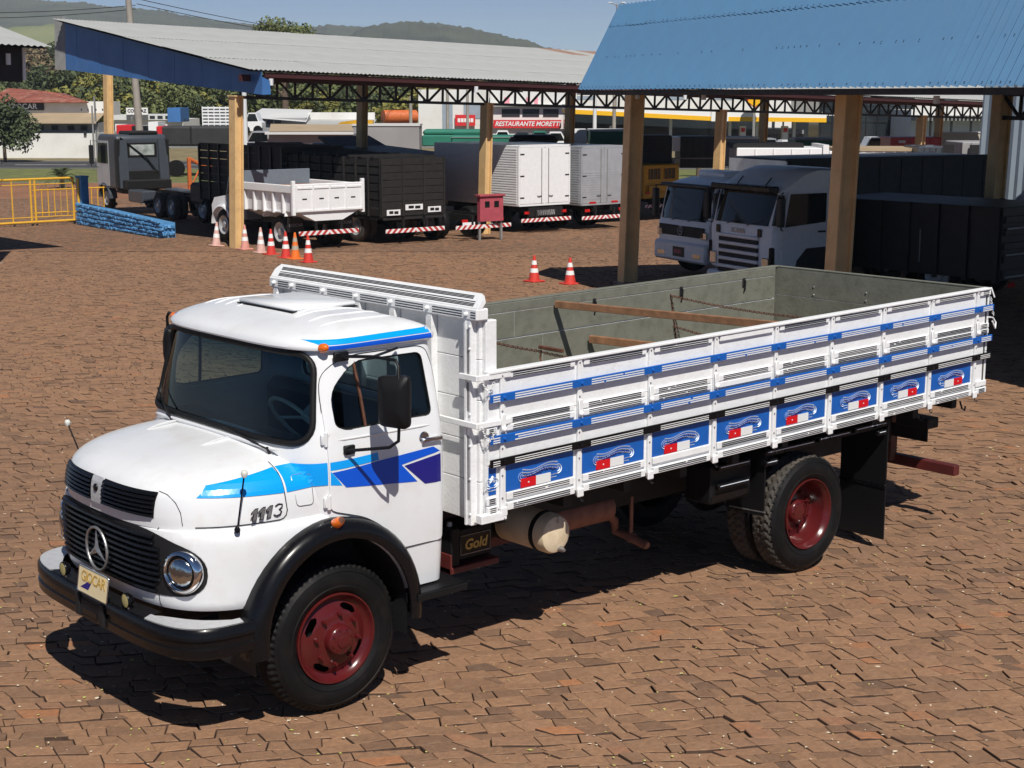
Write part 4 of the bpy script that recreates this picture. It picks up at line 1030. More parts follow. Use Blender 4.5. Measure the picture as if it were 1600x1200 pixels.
# blue painted panels with scroll lettering and reflectors
def scroll(mb, x0, x1, zc, h, var=0.0):
    """pale scrollwork left and right of the lettering"""
    L_ = x0-x1; y = HB+.006
    for k, (dz, ph) in enumerate(((.34, 0), (.20, .3), (.06, .6))):
        pts = []
        for i in range(19):
            t = i/18; x = x0-L_*t
            pts.append((x, y, zc+h*(dz+.10*math.sin(t*2*math.pi*1.0+ph+3.4+var))))
        mb.tube(pts, .0092, 6, flat=.25)
    for sx, xx in ((1, x0), (-1, x1)):
        for rr in (.030, .016):
            mb.tube([(xx+sx*rr*1.3*math.sin(a), y, zc-.004+rr*math.cos(a)*1.1) for a in [math.pi*i/8 for i in range(9)]], .0055, 5, flat=.3)
        mb.tube([(xx, y, zc-.035), (xx-sx*.06, y, zc-.038)], .006, 5, flat=.3); mb.tube([(xx-sx*.01, y, zc-.058), (xx-sx*.06, y, zc-.056)], .006, 5, flat=.3)
def squiggle(mb, x0, x1, zc, h):
    """small unreadable cursive script"""
    n_ = 90; mb.tube([(x0+(x1-x0)*i/n_+.006*math.sin(i*.9), HB+.0105, zc+h*(.5*math.sin(i*.9+1.2)+.5*(1 if 20 < i < 30 or 52 < i < 62 else .45)*math.sin(i*.37))+.012*math.sin(i/n_*6.28+3.4)) for i in range(n_+1)], .0042, 4, flat=.3)
for i, (a, b) in enumerate(bays+[(POSTS[0]+.045, XB0-.01)]):
    pn = bed(MB().box(a, b, HB+.0008, HB+.004, 1.342, 1.54), 'painted_panel', M['bed_blue'])
    xm = (a+b)/2
    if i == 8:
        mb = MB(); scroll(mb, b-.005, a+.02, 1.43, .10); bed(mb, 'scroll_lettering', M['pale_blue'], pn); continue
    xm += rj.uniform(-.012, .012); mb = MB(); scroll(mb, xm+.17+rj.uniform(-.01, .01), xm-.17, 1.425+rj.uniform(-.004, .004), .13, rj.uniform(-.35, .35)); bed(mb, 'scroll_lettering', M['pale_blue'], pn)
    tt = MB(); squiggle(tt, xm+.15, xm-.15, 1.437, .016); bed(tt, 'script_lettering', M['navy'], pn)
    flip = 1 if i < 5 else -1
    xa = xm+.11*flip
    bed(MB().box(xa-.07, xa+.07, HB+.005, HB+.0125, 1.346, 1.410), 'red_reflector', M['red_sticker'], pn)
    bed(MB().box(xa-.006, xa+.006, HB+.0126, HB+.0132, 1.374, 1.384), 'reflector_mark', M['white_sticker'], pn)
    bed(MB().box(xa-.07-.14*flip, xa+.07-.14*flip, HB+.005, HB+.0125, 1.346, 1.410), 'white_reflector', M['white_sticker'], pn)
# right side posts (outside)
for x in POSTS[::2]: bed(MB().box(x-.03, x+.03, -HB-.05, -HB-.001, 1.19, 2.19, .005), 'side_post', M['white_wood'])
for z in (1.24, 1.55, 1.83, 2.16): bed(MB().box(XB1, XB0, -HB-.03, -HB-.003, z-.03, z+.03, .004), 'outer_rail', M['white_wood'])
bed(MB().box(XB1, XB0, -HB-.03, -HB+.036, 2.187, 2.203, .004), 'cap_strip', M['grey_wood'])
bed(MB().box(XB1-.037, XB1+.003, -HB, HB, 2.187, 2.203, .004), 'cap_strip', M['grey_wood'])
# iron staples inside the far side
for x in (-2.95, -4.55, -5.75, -6.7):
    bed(MB().box(x-.02, x+.02, -HB+.036, -HB+.05, 2.03, 2.12, .004).tube([(x, -HB+.05, 2.11), (x, -HB+.065, 2.09), (x, -HB+.06, 2.0), (x, -HB+.045, 1.98)], .008, 6), 'staple_hook', M['black_matt'])
for y in (-.75, -.1, .6):
    for z in (2.02, 1.94, 1.5): bed(MB().lathe([(0, .008), (.010, .006), (.013, 0)], 8, M=frame((XB1+.001, y, z), (0, 0, 1), (1, 0, 0))), 'bolt', M['steel'])
# headboard
HX = -1.075
for k, (z0, z1) in enumerate(((1.14, 1.42), (1.424, 1.70), (1.704, 1.99), (1.994, 2.27), (2.274, 2.55))):
    MB().box(HX-.03, HX, -1.22, 1.22, z0, z1, .004).build('headboard_plank', M['white_wood'], BED)
for y in (1.16, .74, .32, -.10, -.52, -.94, -1.19):
    p_ = MB().box(HX+.001, HX+.055, y-.035, y+.035, 1.12 if abs(y) > 1 else 1.16, 2.56, .005).build('headboard_post', M['white_wood'], BED)
    if abs(y) > 1:
        mb = MB()
        for dy in (-.013, 0, .013):
            for z0, z1 in ((1.30, 1.75), (1.92, 2.12), (2.18, 2.48)): mb.box(HX+.0555, HX+.0565, y+dy-.003, y+dy+.003, z0, z1)
        mb.build('pinstripes', M['black_matt'], p_)
        for zz in (1.2, 1.45, 1.68, 1.9, 2.15, 2.35, 2.5): MB().lathe([(0, .010), (.008, .008), (.011, 0)], 8, M=frame((HX+.055, y+.025, zz), (0, 1, 0), (1, 0, 0))).build('bolt', M['white_wood'], p_)
tr = MB().box(HX-.045, HX+.06, -1.265, 1.265, 2.545, 2.625, .008).build('headboard_top_rail', M['white_wood'], BED)
ti = MB(); TI = frame((HX+.045, 0, 2.628), (0, 1, 0), (-.62, 0, .80))
ti.prism([(-1.262, 0), (1.262, 0), (1.262, .07), (1.215, .118), (-1.215, .118), (-1.262, .07)], 'z', -.03, 0, M=TI); ti = ti.build('headboard_cap', M['white_wood'], BED)
mb = MB()
for v in (.012, .022, .032, .046): mb.box(-1.17, 1.20, v, v+.0065, .0005, .0015, M=TI)
for v in (.068, .078, .088): mb.box(-1.17, 1.16, v, v+.0065, .0005, .0015, M=TI)
mb.build('pinstripes', M['black_matt'], ti)
mb = MB()
ys = [1.16, .74, .32, -.10, -.52, -.94, -1.19]
for i in range(6):
    for k in range(3): mb.box(HX+.0605, HX+.0615, ys[i+1]+.05, ys[i]-.05, 2.562+k*.017, 2.569+k*.017)
for k in range(3): mb.box(HX+.0605, HX+.0615, 1.20, 1.25, 2.562+k*.017, 2.569+k*.017)
mb.build('pinstripes', M['black_matt'], tr)
for y in ys: MB().lathe([(0, .03), (.012, .028), (.016, 0)], 10, M=frame((HX+.06, y, 2.585), (0, 1, 0), (1, 0, 0))).build('bolt', M['white_wood'], tr)
# end posts, side of the headboard, brackets and keep-chains
for yy in (1.22, -1.22): MB().box(HX-.13, HX-.032, yy-.03, yy+.03, 1.20, 2.54, .005).build('corner_board', M['white_wood'], BED)
MB().box(HX+.056, HX+.062, 1.13, 1.15, 1.12, 2.54).build('post_edge', M['white_wood'], BED)
for zz in (2.16, 1.835):
    MB().box(-1.30, -1.0, 1.265, 1.289, zz-.02, zz+.02, .004).box(-1.01, -.99, 1.10 if zz > 2 else .45, 1.289, zz-.02, zz+.02, .004).build('corner_strap', M['white_wood'], BED)
MB().box(-1.25, -1.02, HB-.02, HB+.042, 1.15, 1.21, .004).build('corner_foot', M['white_wood'], BED)
def chain(pts, par, pitch=.028, rr=.0115, wire=.0034, m='rust'):
    P = [Vector(p) for p in pts]; mb = MB(); d = 0; i = 0; k = 0
    while i < len(P)-1:
        seg = P[i+1]-P[i]; L_ = seg.length
        while d < L_:
            c = P[i]+seg*(d/L_); t = seg.normalized(); a = t.orthogonal().normalized(); b = t.cross(a)
            if k % 2: a, b = b, -a
            mb.tube([c+t*(pitch*.72*math.cos(q))+a*(rr*math.sin(q)) for q in [2*math.pi*j/8 for j in range(8)]], wire, 4, closed=True)
            d += pitch; k += 1
        d -= L_; i += 1
    return mb.build('chain', M[m], par)
def sag(a, b, s, n=14):
    a = Vector(a); b = Vector(b); return [a.lerp(b, i/n)-Vector((0, 0, s*4*(i/n)*(1-i/n))) for i in range(n+1)]
chain(sag((-1.04, 1.29, 2.14), (-1.13, 1.31, 2.13), .06, 8), BED, .016, .008, .0025, 'white_wood'); chain(sag((-1.04, 1.29, 1.82), (-1.14, 1.31, 1.81), .09, 8), BED, .016, .008, .0025, 'white_wood')
chain(sag((XB1-.04, 1.27, 2.17), (XB1-.06, 1.30, 2.0), .02, 6), BED, .016, .008, .0025, 'white_wood')
# hooks at the rear corner
MB().tube([(XB1-.03, 1.27, 1.99), (XB1-.09, 1.27, 1.98), (XB1-.13, 1.28, 1.93), (XB1-.11, 1.29, 1.88), (XB1-.07, 1.28, 1.95)], .008, 6).tube([(XB1-.03, 1.2, 2.24), (XB1-.07, 1.25, 2.26), (XB1-.10, 1.27, 2.17)], .008, 6).build('tailgate_hook', M['white_wood'], BED, smooth=50)
for x in (-6.35, -7.05): MB().tube([(x, 1.15, 1.20), (x-.01, 1.17, 1.13), (x-.04, 1.18, 1.11), (x-.05, 1.18, 1.15)], .009, 6).build('rope_hook', M['black_matt'], BED, smooth=50)
# tie chains stretched across the inside of the bed
chain(sag((-2.60, -1.21, 2.11), (-2.60, .17, 2.035), .03), BED); chain(sag((-2.60, .20, 2.03), (-2.62, 1.22, 2.10), .03), BED)
chain(sag((-5.60, -1.21, 2.09), (-5.60, 1.21, 2.09), .05), BED); chain(sag((-5.60, -1.215, 2.09), (-5.70, -1.215, 1.62), .0), BED); chain(sag((-5.65, -1.21, 1.78), (-5.45, .9, 1.78), .05), BED)
MB().box(-2.615, -2.585, .15, .42, 2.055, 2.083, .004).tube([(-2.60, .17, 2.04), (-2.60, .16, 1.98), (-2.60, .175, 1.95)], .008, 6).build('chain_tensioner', M['rust'], BED)
# loose timbers lying across the bed
b1 = MB().box(-.022, .022, -1.20, 1.24, -.032, .032, .004).build('timber', M['wood']); b1.location = (-4.12, 0, 2.175); b1.rotation_euler = (R(1.4), 0, R(4))
tag(b1, 'long brown timber laid across the top of the truck bed', 'timber', 'timbers lying in the truck bed')
b2 = MB().box(-.025, .025, -1.20, 1.15, -.035, .035, .004).build('timber', M['wood']); b2.location = (-4.62, 0, 1.80); b2.rotation_euler = (R(1), 0, R(7))
tag(b2, 'lower brown timber wedged inside the truck bed under the top one', 'timber', 'timbers lying in the truck bed')
# ------------------------------------------------------------------ the yard: canopies
M['col_paint'] = mat('cream_column_paint', (.72, .48, .22), .5, var=.12, scale=3, dirt=(.30, .17, .08), dirtamt=.5, dscale=2)
M['truss'] = mat('dark_truss_steel', (.016, .014, .016), .6, var=.3)
M['purlin'] = mat('oxide_purlin', (.05, .012, .012), .6)
M['roof_grey'] = mat('weathered_zinc_roof', (.46, .47, .455), .5, metal=.15, var=.12, scale=.7, dirt=(.30, .28, .24), dirtamt=.4, dscale=.6)
M['roof_rust'] = mat('rusted_zinc_roof', (.34, .22, .17), .65, var=.4, scale=2, dirt=(.20, .07, .04), dirtamt=.9, dscale=1.5)
M['fascia_blue'] = mat('blue_fascia', (.05, .165, .42), .5, var=.14, scale=1.2, dirt=(.10, .20, .38), dirtamt=.4, dscale=.8)
M['fascia_blue2'] = mat('pale_blue_fascia', (.085, .205, .36), .5, var=.16, scale=.8, dirt=(.11, .225, .34), dirtamt=.5, dscale=.7)
M['zinc'] = mat('grey_zinc', (.30, .30, .29), .5, metal=.3, var=.2, scale=3)
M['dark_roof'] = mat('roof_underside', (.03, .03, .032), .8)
M['yellow'] = mat('yellow_gate_paint', (.72, .40, .035), .45, var=.1)
M['wall_blue'] = mat('blue_painted_stone', (.085, .27, .52), .6, var=.2, scale=6, bump=.4, bscale=9, dirt=(.05, .16, .34), dirtamt=.6, dscale=5)
M['bolt_white'] = mat('white_fitting', (.7, .72, .74), .5)
M['footing'] = mat('stained_concrete', (.26, .20, .15), .9, var=.3, scale=5)
UP = Vector((-.024, .013, 1)).normalized()
E1 = Vector((-1, 0, 0)); E1 = (E1-UP*E1.dot(UP)).normalized(); E2 = UP.cross(E1)
def plumb(origin): Mx = Matrix((E1, E2, UP)).transposed().to_4x4(); Mx.translation = Vector(origin); return Mx
def plumb_turned(origin, d):
    a = Vector(d); a = (a-UP*a.dot(UP)).normalized(); b = UP.cross(a); Mx = Matrix((a, b, UP)).transposed().to_4x4(); Mx.translation = Vector(origin); return Mx
def corr_sheet(width, length, pitch, amp, rows=1):
    """corrugated sheet: x across, y up the slope, ribs along y"""
    n = max(2, round(width/pitch))*4; vs = []; fs = []
    for r in range(rows+1):
        for i in range(n+1): vs.append((width*i/n, length*r/rows, amp*(0, 1, 0, -1)[i % 4]))
    for r in range(rows):
        for i in range(n): a = r*(n+1)+i; fs.append((a, a+1, a+n+2, a+n+1))
    mb = MB().add(vs, fs); return mb
def h_column(par, x, y, z0, z1, wx=.30, wy=.36, m='col_paint', name='column'):
    c = MB().box(x-wx/2, x-wx/2+.05, y-wy/2, y+wy/2, z0, z1, .006).box(x+wx/2-.05, x+wx/2, y-wy/2, y+wy/2, z0, z1, .006).box(x-wx/2+.04, x+wx/2-.04, y-.10, y+.10, z0+.01, z1-.01)
    o = c.build(name, M[m], par)
    MB().box(x-wx/2-.08, x+wx/2+.08, y-wy/2-.08, y+wy/2+.08, z0, z0+.12, .02).build('column_footing', M['footing'], o)
    MB().box(x-wx/2-.04, x+wx/2+.04, y-wy/2-.04, y+wy/2+.04, z1-.04, z1, .005).build('cap_plate', M[m], o)
    return o
def truss(par, a, b, z0, z1, panel=.65, w_=.045, name='truss'):
    a = Vector(a); b = Vector(b); L_ = (b-a).length; d = (b-a)/L_; n = max(2, round(L_/panel)); mb = MB()
    def bar(p, q, ww=w_): mb.cyl(p, q, ww*.95, n=4)
    up = Vector((0, 0, 1))
    bar(a+up*z0, b+up*z0, .07); bar(a+up*z1, b+up*z1, .09)
    for i in range(n+1):
        p = a+d*(L_*i/n); bar(p+up*z0, p+up*z1)
        if i < n:
            q = a+d*(L_*(i+1)/n)
            if i % 2: bar(p+up*z0, q+up*z1)
            else: bar(p+up*z1, q+up*z0)
    return mb.build(name, M['truss'], par)
# --- long canopy over the parked trucks
CA = empty('truck_canopy', M=plumb((-19.47, -32.09, -.60)), label='long open canopy with grey zinc roof and dark blue gable over the parked trucks', cat='canopy')
T0, T1, H0, H1 = -1.49, 11.35, 5.36, 7.07
for s, zb in ((0, -.02), (9.97, .08), (22.2, .2), (36.0, .35)): h_column(CA, s, 0, zb-.2, 4.60)
h_column(CA, 6.95, 21.88, -.3, 6.3)
for s, zb in ((10.7, 0), (21.8, .1), (34.9, .2), (50.0, .4)): h_column(CA, s, 8.28, zb-.3, 6.3)
for a, b in ((.15, 9.97), (9.97, 22.2), (22.2, 36.0), (36.0, 55)): truss(CA, (a, 0, 0), (b, 0, 0), 4.55, 5.10)
for s in (.4, 10.3, 22, 35.4):
    MB().prism([(-1.4, H0-.30), (0, H0-.25), (11.7, H1-.25), (11.7, H1-.45), (0, 5.05), (-1.4, H0-.38)], 'x', s-.06, s+.06).build('rafter', M['truss'], CA)
for k in range(8):
    t = T0+.12+k*(T1-T0-.3)/7; z = H0+(H1-H0)*(t-T0)/(T1-T0)-.14
    MB().box(.12, 55, t-.04, t+.04, z-.09, z+.06).build('purlin', M['purlin' if k == 0 else 'truss'], CA)
MB().box(-.4, 55, -.85, -.79, 5.02, 5.22).build('eave_beam', M['purlin'], CA)
for s in (.35, 8.3, 18.5): MB().cyl((s, -1.38, 5.12), (s, -1.38, 4.92), .07, n=8).build('floodlight', M['bolt_white'], CA)
slope = math.atan2(H1-H0, T1-T0); SL = (T1-T0)/math.cos(slope)
sh_me = corr_sheet(1.12, SL/5+.14, .16, .018).mesh('roof_sheet', [M['roof_grey']], recalc=False); sh_ru = sh_me.copy(); sh_ru.materials[0] = M['roof_rust']
rs = random.Random(4)
for r_ in range(5):
    for i in range(51):
        u = r_*SL/5; s = -.42+i*1.10
        rusty = (r_ == 4 and 22 < s < 36 and rs.random() < .45) or (r_ == 3 and 26 < s < 34 and rs.random() < .25)
        o = link('roof_sheet', sh_ru if rusty else sh_me, CA)
        o.location = (s, T0+u*math.cos(slope), H0+u*math.sin(slope)+.012*(r_ % 2)+rs.uniform(0, .004)); o.rotation_euler = (slope+rs.uniform(-.0015, .0015), 0, 0)
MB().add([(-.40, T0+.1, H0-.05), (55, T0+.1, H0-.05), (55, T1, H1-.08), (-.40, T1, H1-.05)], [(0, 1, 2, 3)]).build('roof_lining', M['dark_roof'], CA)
# gable: single blue sheets hanging below the roof edge
GS = -.02; ng = 15
for k in range(ng):
    t0 = T0+.05+(T1-T0-.05)*k/ng; t1 = T0+.05+(T1-T0-.05)*(k+1)/ng
    zb = lambda t: 4.64+.70*(t-T0)/(T1-T0); zt = lambda t: H0-.025+(H1-H0)*(t-T0)/(T1-T0)
    dx = .006*(k % 2)
    MB().add([(GS+dx, t0, zb(t0)), (GS+dx, t1+.02, zb(t1)), (GS+dx, t1+.02, zt(t1)), (GS+dx, t0, zt(t0)), (GS+dx+.02, t0, zb(t0)), (GS+dx+.02, t1+.02, zb(t1)), (GS+dx+.02, t1+.02, zt(t1)), (GS+dx+.02, t0, zt(t0))],
             [(0, 1, 2, 3), (7, 6, 5, 4), (0, 4, 5, 1), (2, 6, 7, 3), (1, 5, 6, 2), (0, 3, 7, 4)]).build('gable_panel', M['fascia_blue'], CA)
MB().prism([(GS+.0, 4.64), (GS+.30, 4.66), (GS+.26, H0-.30), (GS+.0, H0-.20)], 'y', T0+.005, T0+.03).build('corner_return', M['fascia_blue'], CA)
o = link('gable_end_sheet', corr_sheet(.85, 1.85, .12, .02).mesh('gable_end_sheet', [M['zinc']], recalc=False), CA); o.matrix_local = frame((GS, T1+.03, 5.32), (0, 1, .03), (0, 0, 1))
# --- blue canopy at the right
CB = empty('blue_canopy', M=plumb_turned((-20.32, -16.18, -.352), (-.939, .345, 0)), label='open canopy with tall sloping pale blue corrugated fascia on cream columns', cat='canopy')
# canopy local axes: x = away from the eave, y = along it towards the far end
h_column(CB, 0, 0, -.05, 4.5, .36, .34); h_column(CB, 0, -8.75, .0, 4.5, .36, .34); h_column(CB, 8.0, -2.9, -.3, 4.7, .34, .34); h_column(CB, 0, -17.5, .1, 4.5, .40, .40)
YL, YR = -.22, -21.22; dirn = Vector((.93, 0, 1.88)).normalized()
sheet_lo = corr_sheet(1.02, 1.62, .20, .032, 1).mesh('fascia_sheet', [M['fascia_blue2']], recalc=False); sheet_hi = corr_sheet(1.02, .56, .20, .032, 1).mesh('fascia_sheet', [M['fascia_blue2']], recalc=False)
ny = 21
for i in range(ny):
    y0 = YL-(i+1)*1.0; eave = Vector((-1.5, y0, 4.455+.005*(i+1)))
    nrm = Vector((-1.88, 0, .93)).normalized()
    o = link('fascia_sheet', sheet_lo, CB); o.matrix_local = frame(eave+nrm*rs.uniform(0, .008), (0, 1, -.005), dirn)
    o = link('fascia_sheet', sheet_hi, CB); o.matrix_local = frame(eave+dirn*1.56+nrm*(.012+rs.uniform(0, .003)), (0, 1, -.005), dirn)
for uu, nm_ in ((.06, 'fastener_row'), (.80, 'fastener_row'), (1.60, 'fastener_row')):
    mb = MB()
    for k in range(104):
        y = YL-.1-k*.2; p = Vector((-1.5, y, 4.455+.005*(YL-y)))+dirn*uu+Vector((-1.88, 0, .93)).normalized()*(.014 if uu < 1.5 else .032)
        if rs.random() < (.35 if .5 < uu < 1 else .75): mb.cyl(p, p+Vector((-.008, 0, .004)), .009, n=5)
    tag(mb.build(nm_, M['truss'], CB), kind='stuff')
MB().add([(-1.42, YL-.02, 4.34), (-1.42, YR, 4.44), (-1.42, YR, 4.54), (-1.42, YL-.02, 4.44), (-1.36, YL-.02, 4.34), (-1.36, YR, 4.44), (-1.36, YR, 4.54), (-1.36, YL-.02, 4.44)], [(0, 1, 2, 3), (4, 7, 6, 5), (0, 4, 5, 1), (2, 6, 7, 3)]).build('eave_beam', M['truss'], CB)
MB().add([(-.55, YL-.05, 6.28), (-.55, YR, 6.38), (14.5, YR, 6.1), (14.5, YL-.05, 6.0)], [(0, 1, 2, 3)]).build('roof', M['roof_grey'], CB)
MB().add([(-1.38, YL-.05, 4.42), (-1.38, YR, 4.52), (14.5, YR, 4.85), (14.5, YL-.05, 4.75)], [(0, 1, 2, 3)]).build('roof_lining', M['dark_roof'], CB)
truss(CB, (8, -2.9, 0), (8, -14, 0), 4.10, 4.65)
for y in (-2.0, -5.0, -12.5): MB().cyl((-.9, y, 4.40), (-.9, y, 4.28), .05, n=8).build('floodlight', M['bolt_white'], CB)
# --- corrugated wall behind the blue canopy
SW_ = empty('metal_wall', M=plumb((-34.0, -15.2, -.62)), label='grey blue corrugated metal wall behind the blue canopy at the right edge', cat='wall')
M['wall_zinc'] = mat('blue_grey_zinc', (.30, .36, .42), .5, var=.1, scale=2)
for i in range(8):
    o = link('wall_sheet', corr_sheet(1.5, 4.7, .25, .02).mesh('wall_sheet', [M['wall_zinc']], recalc=False) if i == 0 else o.data, SW_); o.matrix_local = frame((.01*(i % 2), -(i+1)*1.48+.45, .9), (0, 1, 0), (0, 0, 1))
MB().box(-.05, .10, -11.6, .4, -.3, .95).build('base_wall', M['fascia_blue'], SW_)
# --- canopy corner at the left edge
CC = empty('small_canopy', M=plumb((-11.5, -31.6, -.47)), label='small canopy corner with zinc roof at the left edge above the gate', cat='canopy')
h_column(CC, .0, .0, -.1, 5.0, .30, .30)
o = link('roof_sheet', corr_sheet(8.0, 6.0, .18, .02).mesh('roof_sheet', [M['roof_grey']], recalc=False), CC); o.matrix_local = frame((-6.1, .02, 5.82), (1, 0, 0), (0, 1, .18))
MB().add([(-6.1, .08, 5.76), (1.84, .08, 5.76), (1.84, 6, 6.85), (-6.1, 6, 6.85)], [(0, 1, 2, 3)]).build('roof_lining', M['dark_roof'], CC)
MB().box(-6.1, 1.35, .75, .85, 4.85, 5.85).build('eave_truss', M['truss'], CC)
MB().box(1.36, 1.44, .70, .90, 4.9, 5.80).build('downpipe', M['bolt_white'], CC)
MB().cyl((.9, .6, 5.6), (.9, .6, 5.3), .07, n=8).build('floodlight', M['bolt_white'], CC)
# --- gate, gate post, blue stone wall, fence
GA = empty('yard_gate', (-18.1, -46.45, gz(-18.1, -46.45)), 0, 'yellow tubular steel gate standing closed beside the blue post', 'gate')
for z in (.12, 1.72): MB().cyl((-3.0, 0, z), (6.5, 0, z), .045, n=8).build('gate_rail', M['yellow'], GA)
for x in (-2.98, -1.45, -1.28, -.55, 1.6, 1.75, 4.0): MB().cyl((x, 0, .12), (x, 0, 1.72), .04 if x in (-2.98, -1.45, -1.28) else .028, n=8).build('gate_bar', M['yellow'], GA)
MB().cyl((-2.98, 0, 1.52), (6.5, 0, 1.52), .02, n=6).build('gate_rail', M['yellow'], GA)
MB().cyl((-2.98, 0, .30), (6.5, 0, .30), .02, n=6).build('gate_rail', M['yellow'], GA)
mb = MB()
for k in range(44): mb.cyl((-2.9+k*.21, 0, .16), (-2.9+k*.21, 0, 1.68), .006, n=4)
tag(mb.build('wire_mesh', M['zinc'], GA), kind='stuff')
GPp = empty('gate_post', (-21.42, -46.35, gz(-21.4, -46.4)), R(8), 'square blue gate post at the end of the blue stone wall', 'post')
MB().box(-.17, .17, -.17, .17, -.1, 1.80, .015).build('post_shaft', M['wall_blue'], GPp); MB().box(-.19, .19, -.19, .19, 1.78, 1.84, .01).build('post_cap', M['wall_blue'], GPp)
MB().cyl((.20, .02, 0), (.20, .02, 1.75), .05, n=8).build('hinge_tube', M['yellow'], GPp)
# low wall of rough painted stones
BW = empty('stone_wall', (-20.5, -42, gz(-20.5, -42)), 0, 'low blue painted rough stone wall sloping down beside the gate', 'wall')
P0 = Vector((-21.1, -46.2, gz(-21.1, -46.2))); P1 = Vector((-19.75, -37.4, gz(-19.75, -37.4))); dv = P1-P0; LW = dv.length; dv.normalize(); nv = Vector((-dv.y, dv.x, 0)).normalized()
if nv.x > 0: nv = -nv
_o = Vector(BW.location)
MB().add([tuple(p-_o) for p in (P0, P1, P1+nv*.55, P0+nv*.55, P0+Vector((0, 0, .80)), P1+Vector((0, 0, .55)), P1+nv*.55+Vector((0, 0, .5)), P0+nv*.55+Vector((0, 0, .75)))], [(0, 1, 5, 4), (1, 2, 6, 5), (2, 3, 7, 6), (3, 0, 4, 7), (4, 5, 6, 7)]).build('wall_core', M['wall_blue'], BW)
rs2 = random.Random(9); rows = 5; u = 0
for r_ in range(rows):
    u = 0
    while u < LW-.1:
        l = rs2.uniform(.25, .6); h = (.84-.26*u/LW)/rows
        c = P0+dv*(u+l/2)-nv*rs2.uniform(.0, .04)+Vector((0, 0, h*(r_+.5))); mb = MB()
        mb.box(-l/2+.01, l/2-.01, -.06, .06, -h/2+.008, h/2-.008, .035)
        mb.v = [(x+rs2.uniform(-.02, .02), y+rs2.uniform(-.015, .015), z+rs2.uniform(-.015, .015)) for x, y, z in mb.v]
        o = mb.build('wall_stone', M['wall_blue'], BW); o.location = c-_o; o.rotation_euler = (0, 0, math.atan2(dv.y, dv.x)); u += l
for k in range(8):
    mb = MB(); mb.box(-.055, .055, -.06, .06, -.07, .07, .03); mb.v = [(x+rs2.uniform(-.02, .02), y*(1+rs2.random()), z+rs2.uniform(-.02, .02)) for x, y, z in mb.v]
    o = mb.build('wall_stone', M['wall_blue'], BW); o.location = P1+nv*(.08+.13*(k % 4))+Vector((0, 0, .13+.24*(k//4)))-_o
FE = empty('low_fence', (-25.5, -52.5, -1.0), 0, 'low yellow bar fence behind the blue gate post', 'fence')
for k in range(12): MB().cyl((3.2-k*.28, 0, 0), (3.2-k*.28, 0, 1.15), .022, n=6).build('fence_bar', M['yellow'], FE)
for z in (.15, 1.1): MB().cyl((3.3, 0, z), (-.2, 0, z), .03, n=6).build('fence_rail', M['yellow'], FE)
# --- traffic cones
def cone(x, y, cols, label, h=.74, tilt=(0, 0), rz=0.0):
    c = empty('traffic_cone', (x, y, gz(x, y)+.002), rz, label, 'traffic cone', 'traffic cones on the yard'); c.rotation_euler = (tilt[0], tilt[1], rz)
    cm_, bm_ = cols
    MB().box(-.19, .19, -.19, .19, 0, .035, .012).build('base', cm_, c)
    r = lambda z: .145-(.145-.028)*z/h
    MB().lathe([(r(z), z) for z in (.03, h*.3, h*.36, h*.55, h*.62, h*.8, h)]+[(.018, h+.008), (0, h+.008)], 24, M=Matrix.Rotation(R(90), 4, 'X')).build('body', cm_, c, smooth=40)
    for a, b in ((.36, .52), (.66, .82)):
        MB().lathe([(r(h*a)+.002, h*a), (r(h*b)+.002, h*b)], 24, M=Matrix.Rotation(R(90), 4, 'X')).build('band', bm_, c, smooth=40)
    return c
C_R = mat('cone_red', (.62, .045, .03), .5, var=.15); C_O = mat('cone_orange', (.80, .17, .02), .5, var=.1); C_P = mat('cone_faded_pink', (.66, .30, .24), .6, var=.2); C_PP = mat('cone_pale_pink', (.68, .42, .36), .6, var=.2)
B_W = mat('cone_white_band', (.80, .80, .78), .5); B_G = mat('cone_grey_band', (.42, .36, .28), .5)
for x, y, cc, lb, tl in ((-19.35, -33.1, (C_PP, B_W), 'pale pink and white traffic cone leaning left of the cream column', (0, -.06)), (-19.28, -31.3, (C_P, B_W), 'faded pink traffic cone just right of the cream column', (0, 0)), (-18.96, -29.9, (C_PP, B_W), 'bleached pink traffic cone third from the column', (0, 0)),
                      (-18.80, -29.1, (C_R, B_W), 'red traffic cone beside the rear wheel of the white tipper', (0, 0)), (-18.5, -27.87, (C_R, B_W), 'red traffic cone directly left of the orange cone', (0, 0)), (-18.46, -27.33, (C_O, B_G), 'bright orange traffic cone with grey band', (0, 0)), (-18.14, -26.21, (C_R, B_W), 'red traffic cone at the right end of the row', (0, 0)),
                      (-19.19, -18.18, (C_R, B_W), 'lone sunlit red traffic cone at the edge of the canopy shade', (0, 0)), (-19.41, -17.17, (C_R, B_W), 'shaded red traffic cone beside the blue canopy column', (0, 0))): cone(x, y, cc, lb, h=.62 if y > -20 else .74, tilt=tl)
# --- red cabinet on posts
RC = empty('control_cabinet', (-27.6, -29.6, gz(-27.6, -29.6)), R(-8), 'faded red steel cabinet on two posts beside the white box truck', 'cabinet')
M['cab_red'] = mat('faded_red_cabinet', (.42, .075, .10), .5, var=.25, scale=4)
MB().box(-.45, .45, -.10, .10, .62, 1.45, .01).build('cabinet_body', M['cab_red'], RC); MB().box(-.50, .50, -.16, .16, 1.44, 1.50, .008).build('cabinet_roof', M['cab_red'], RC)
for x in (-.42, .42): MB().box(x-.035, x+.035, -.035, .035, 0, .64).build('cabinet_leg', M['zinc'], RC)
for x in (-.18, .18): MB().box(x-.09, x+.09, .101, .108, 1.08, 1.28).build('cabinet_window', M['dark_glass'], RC)
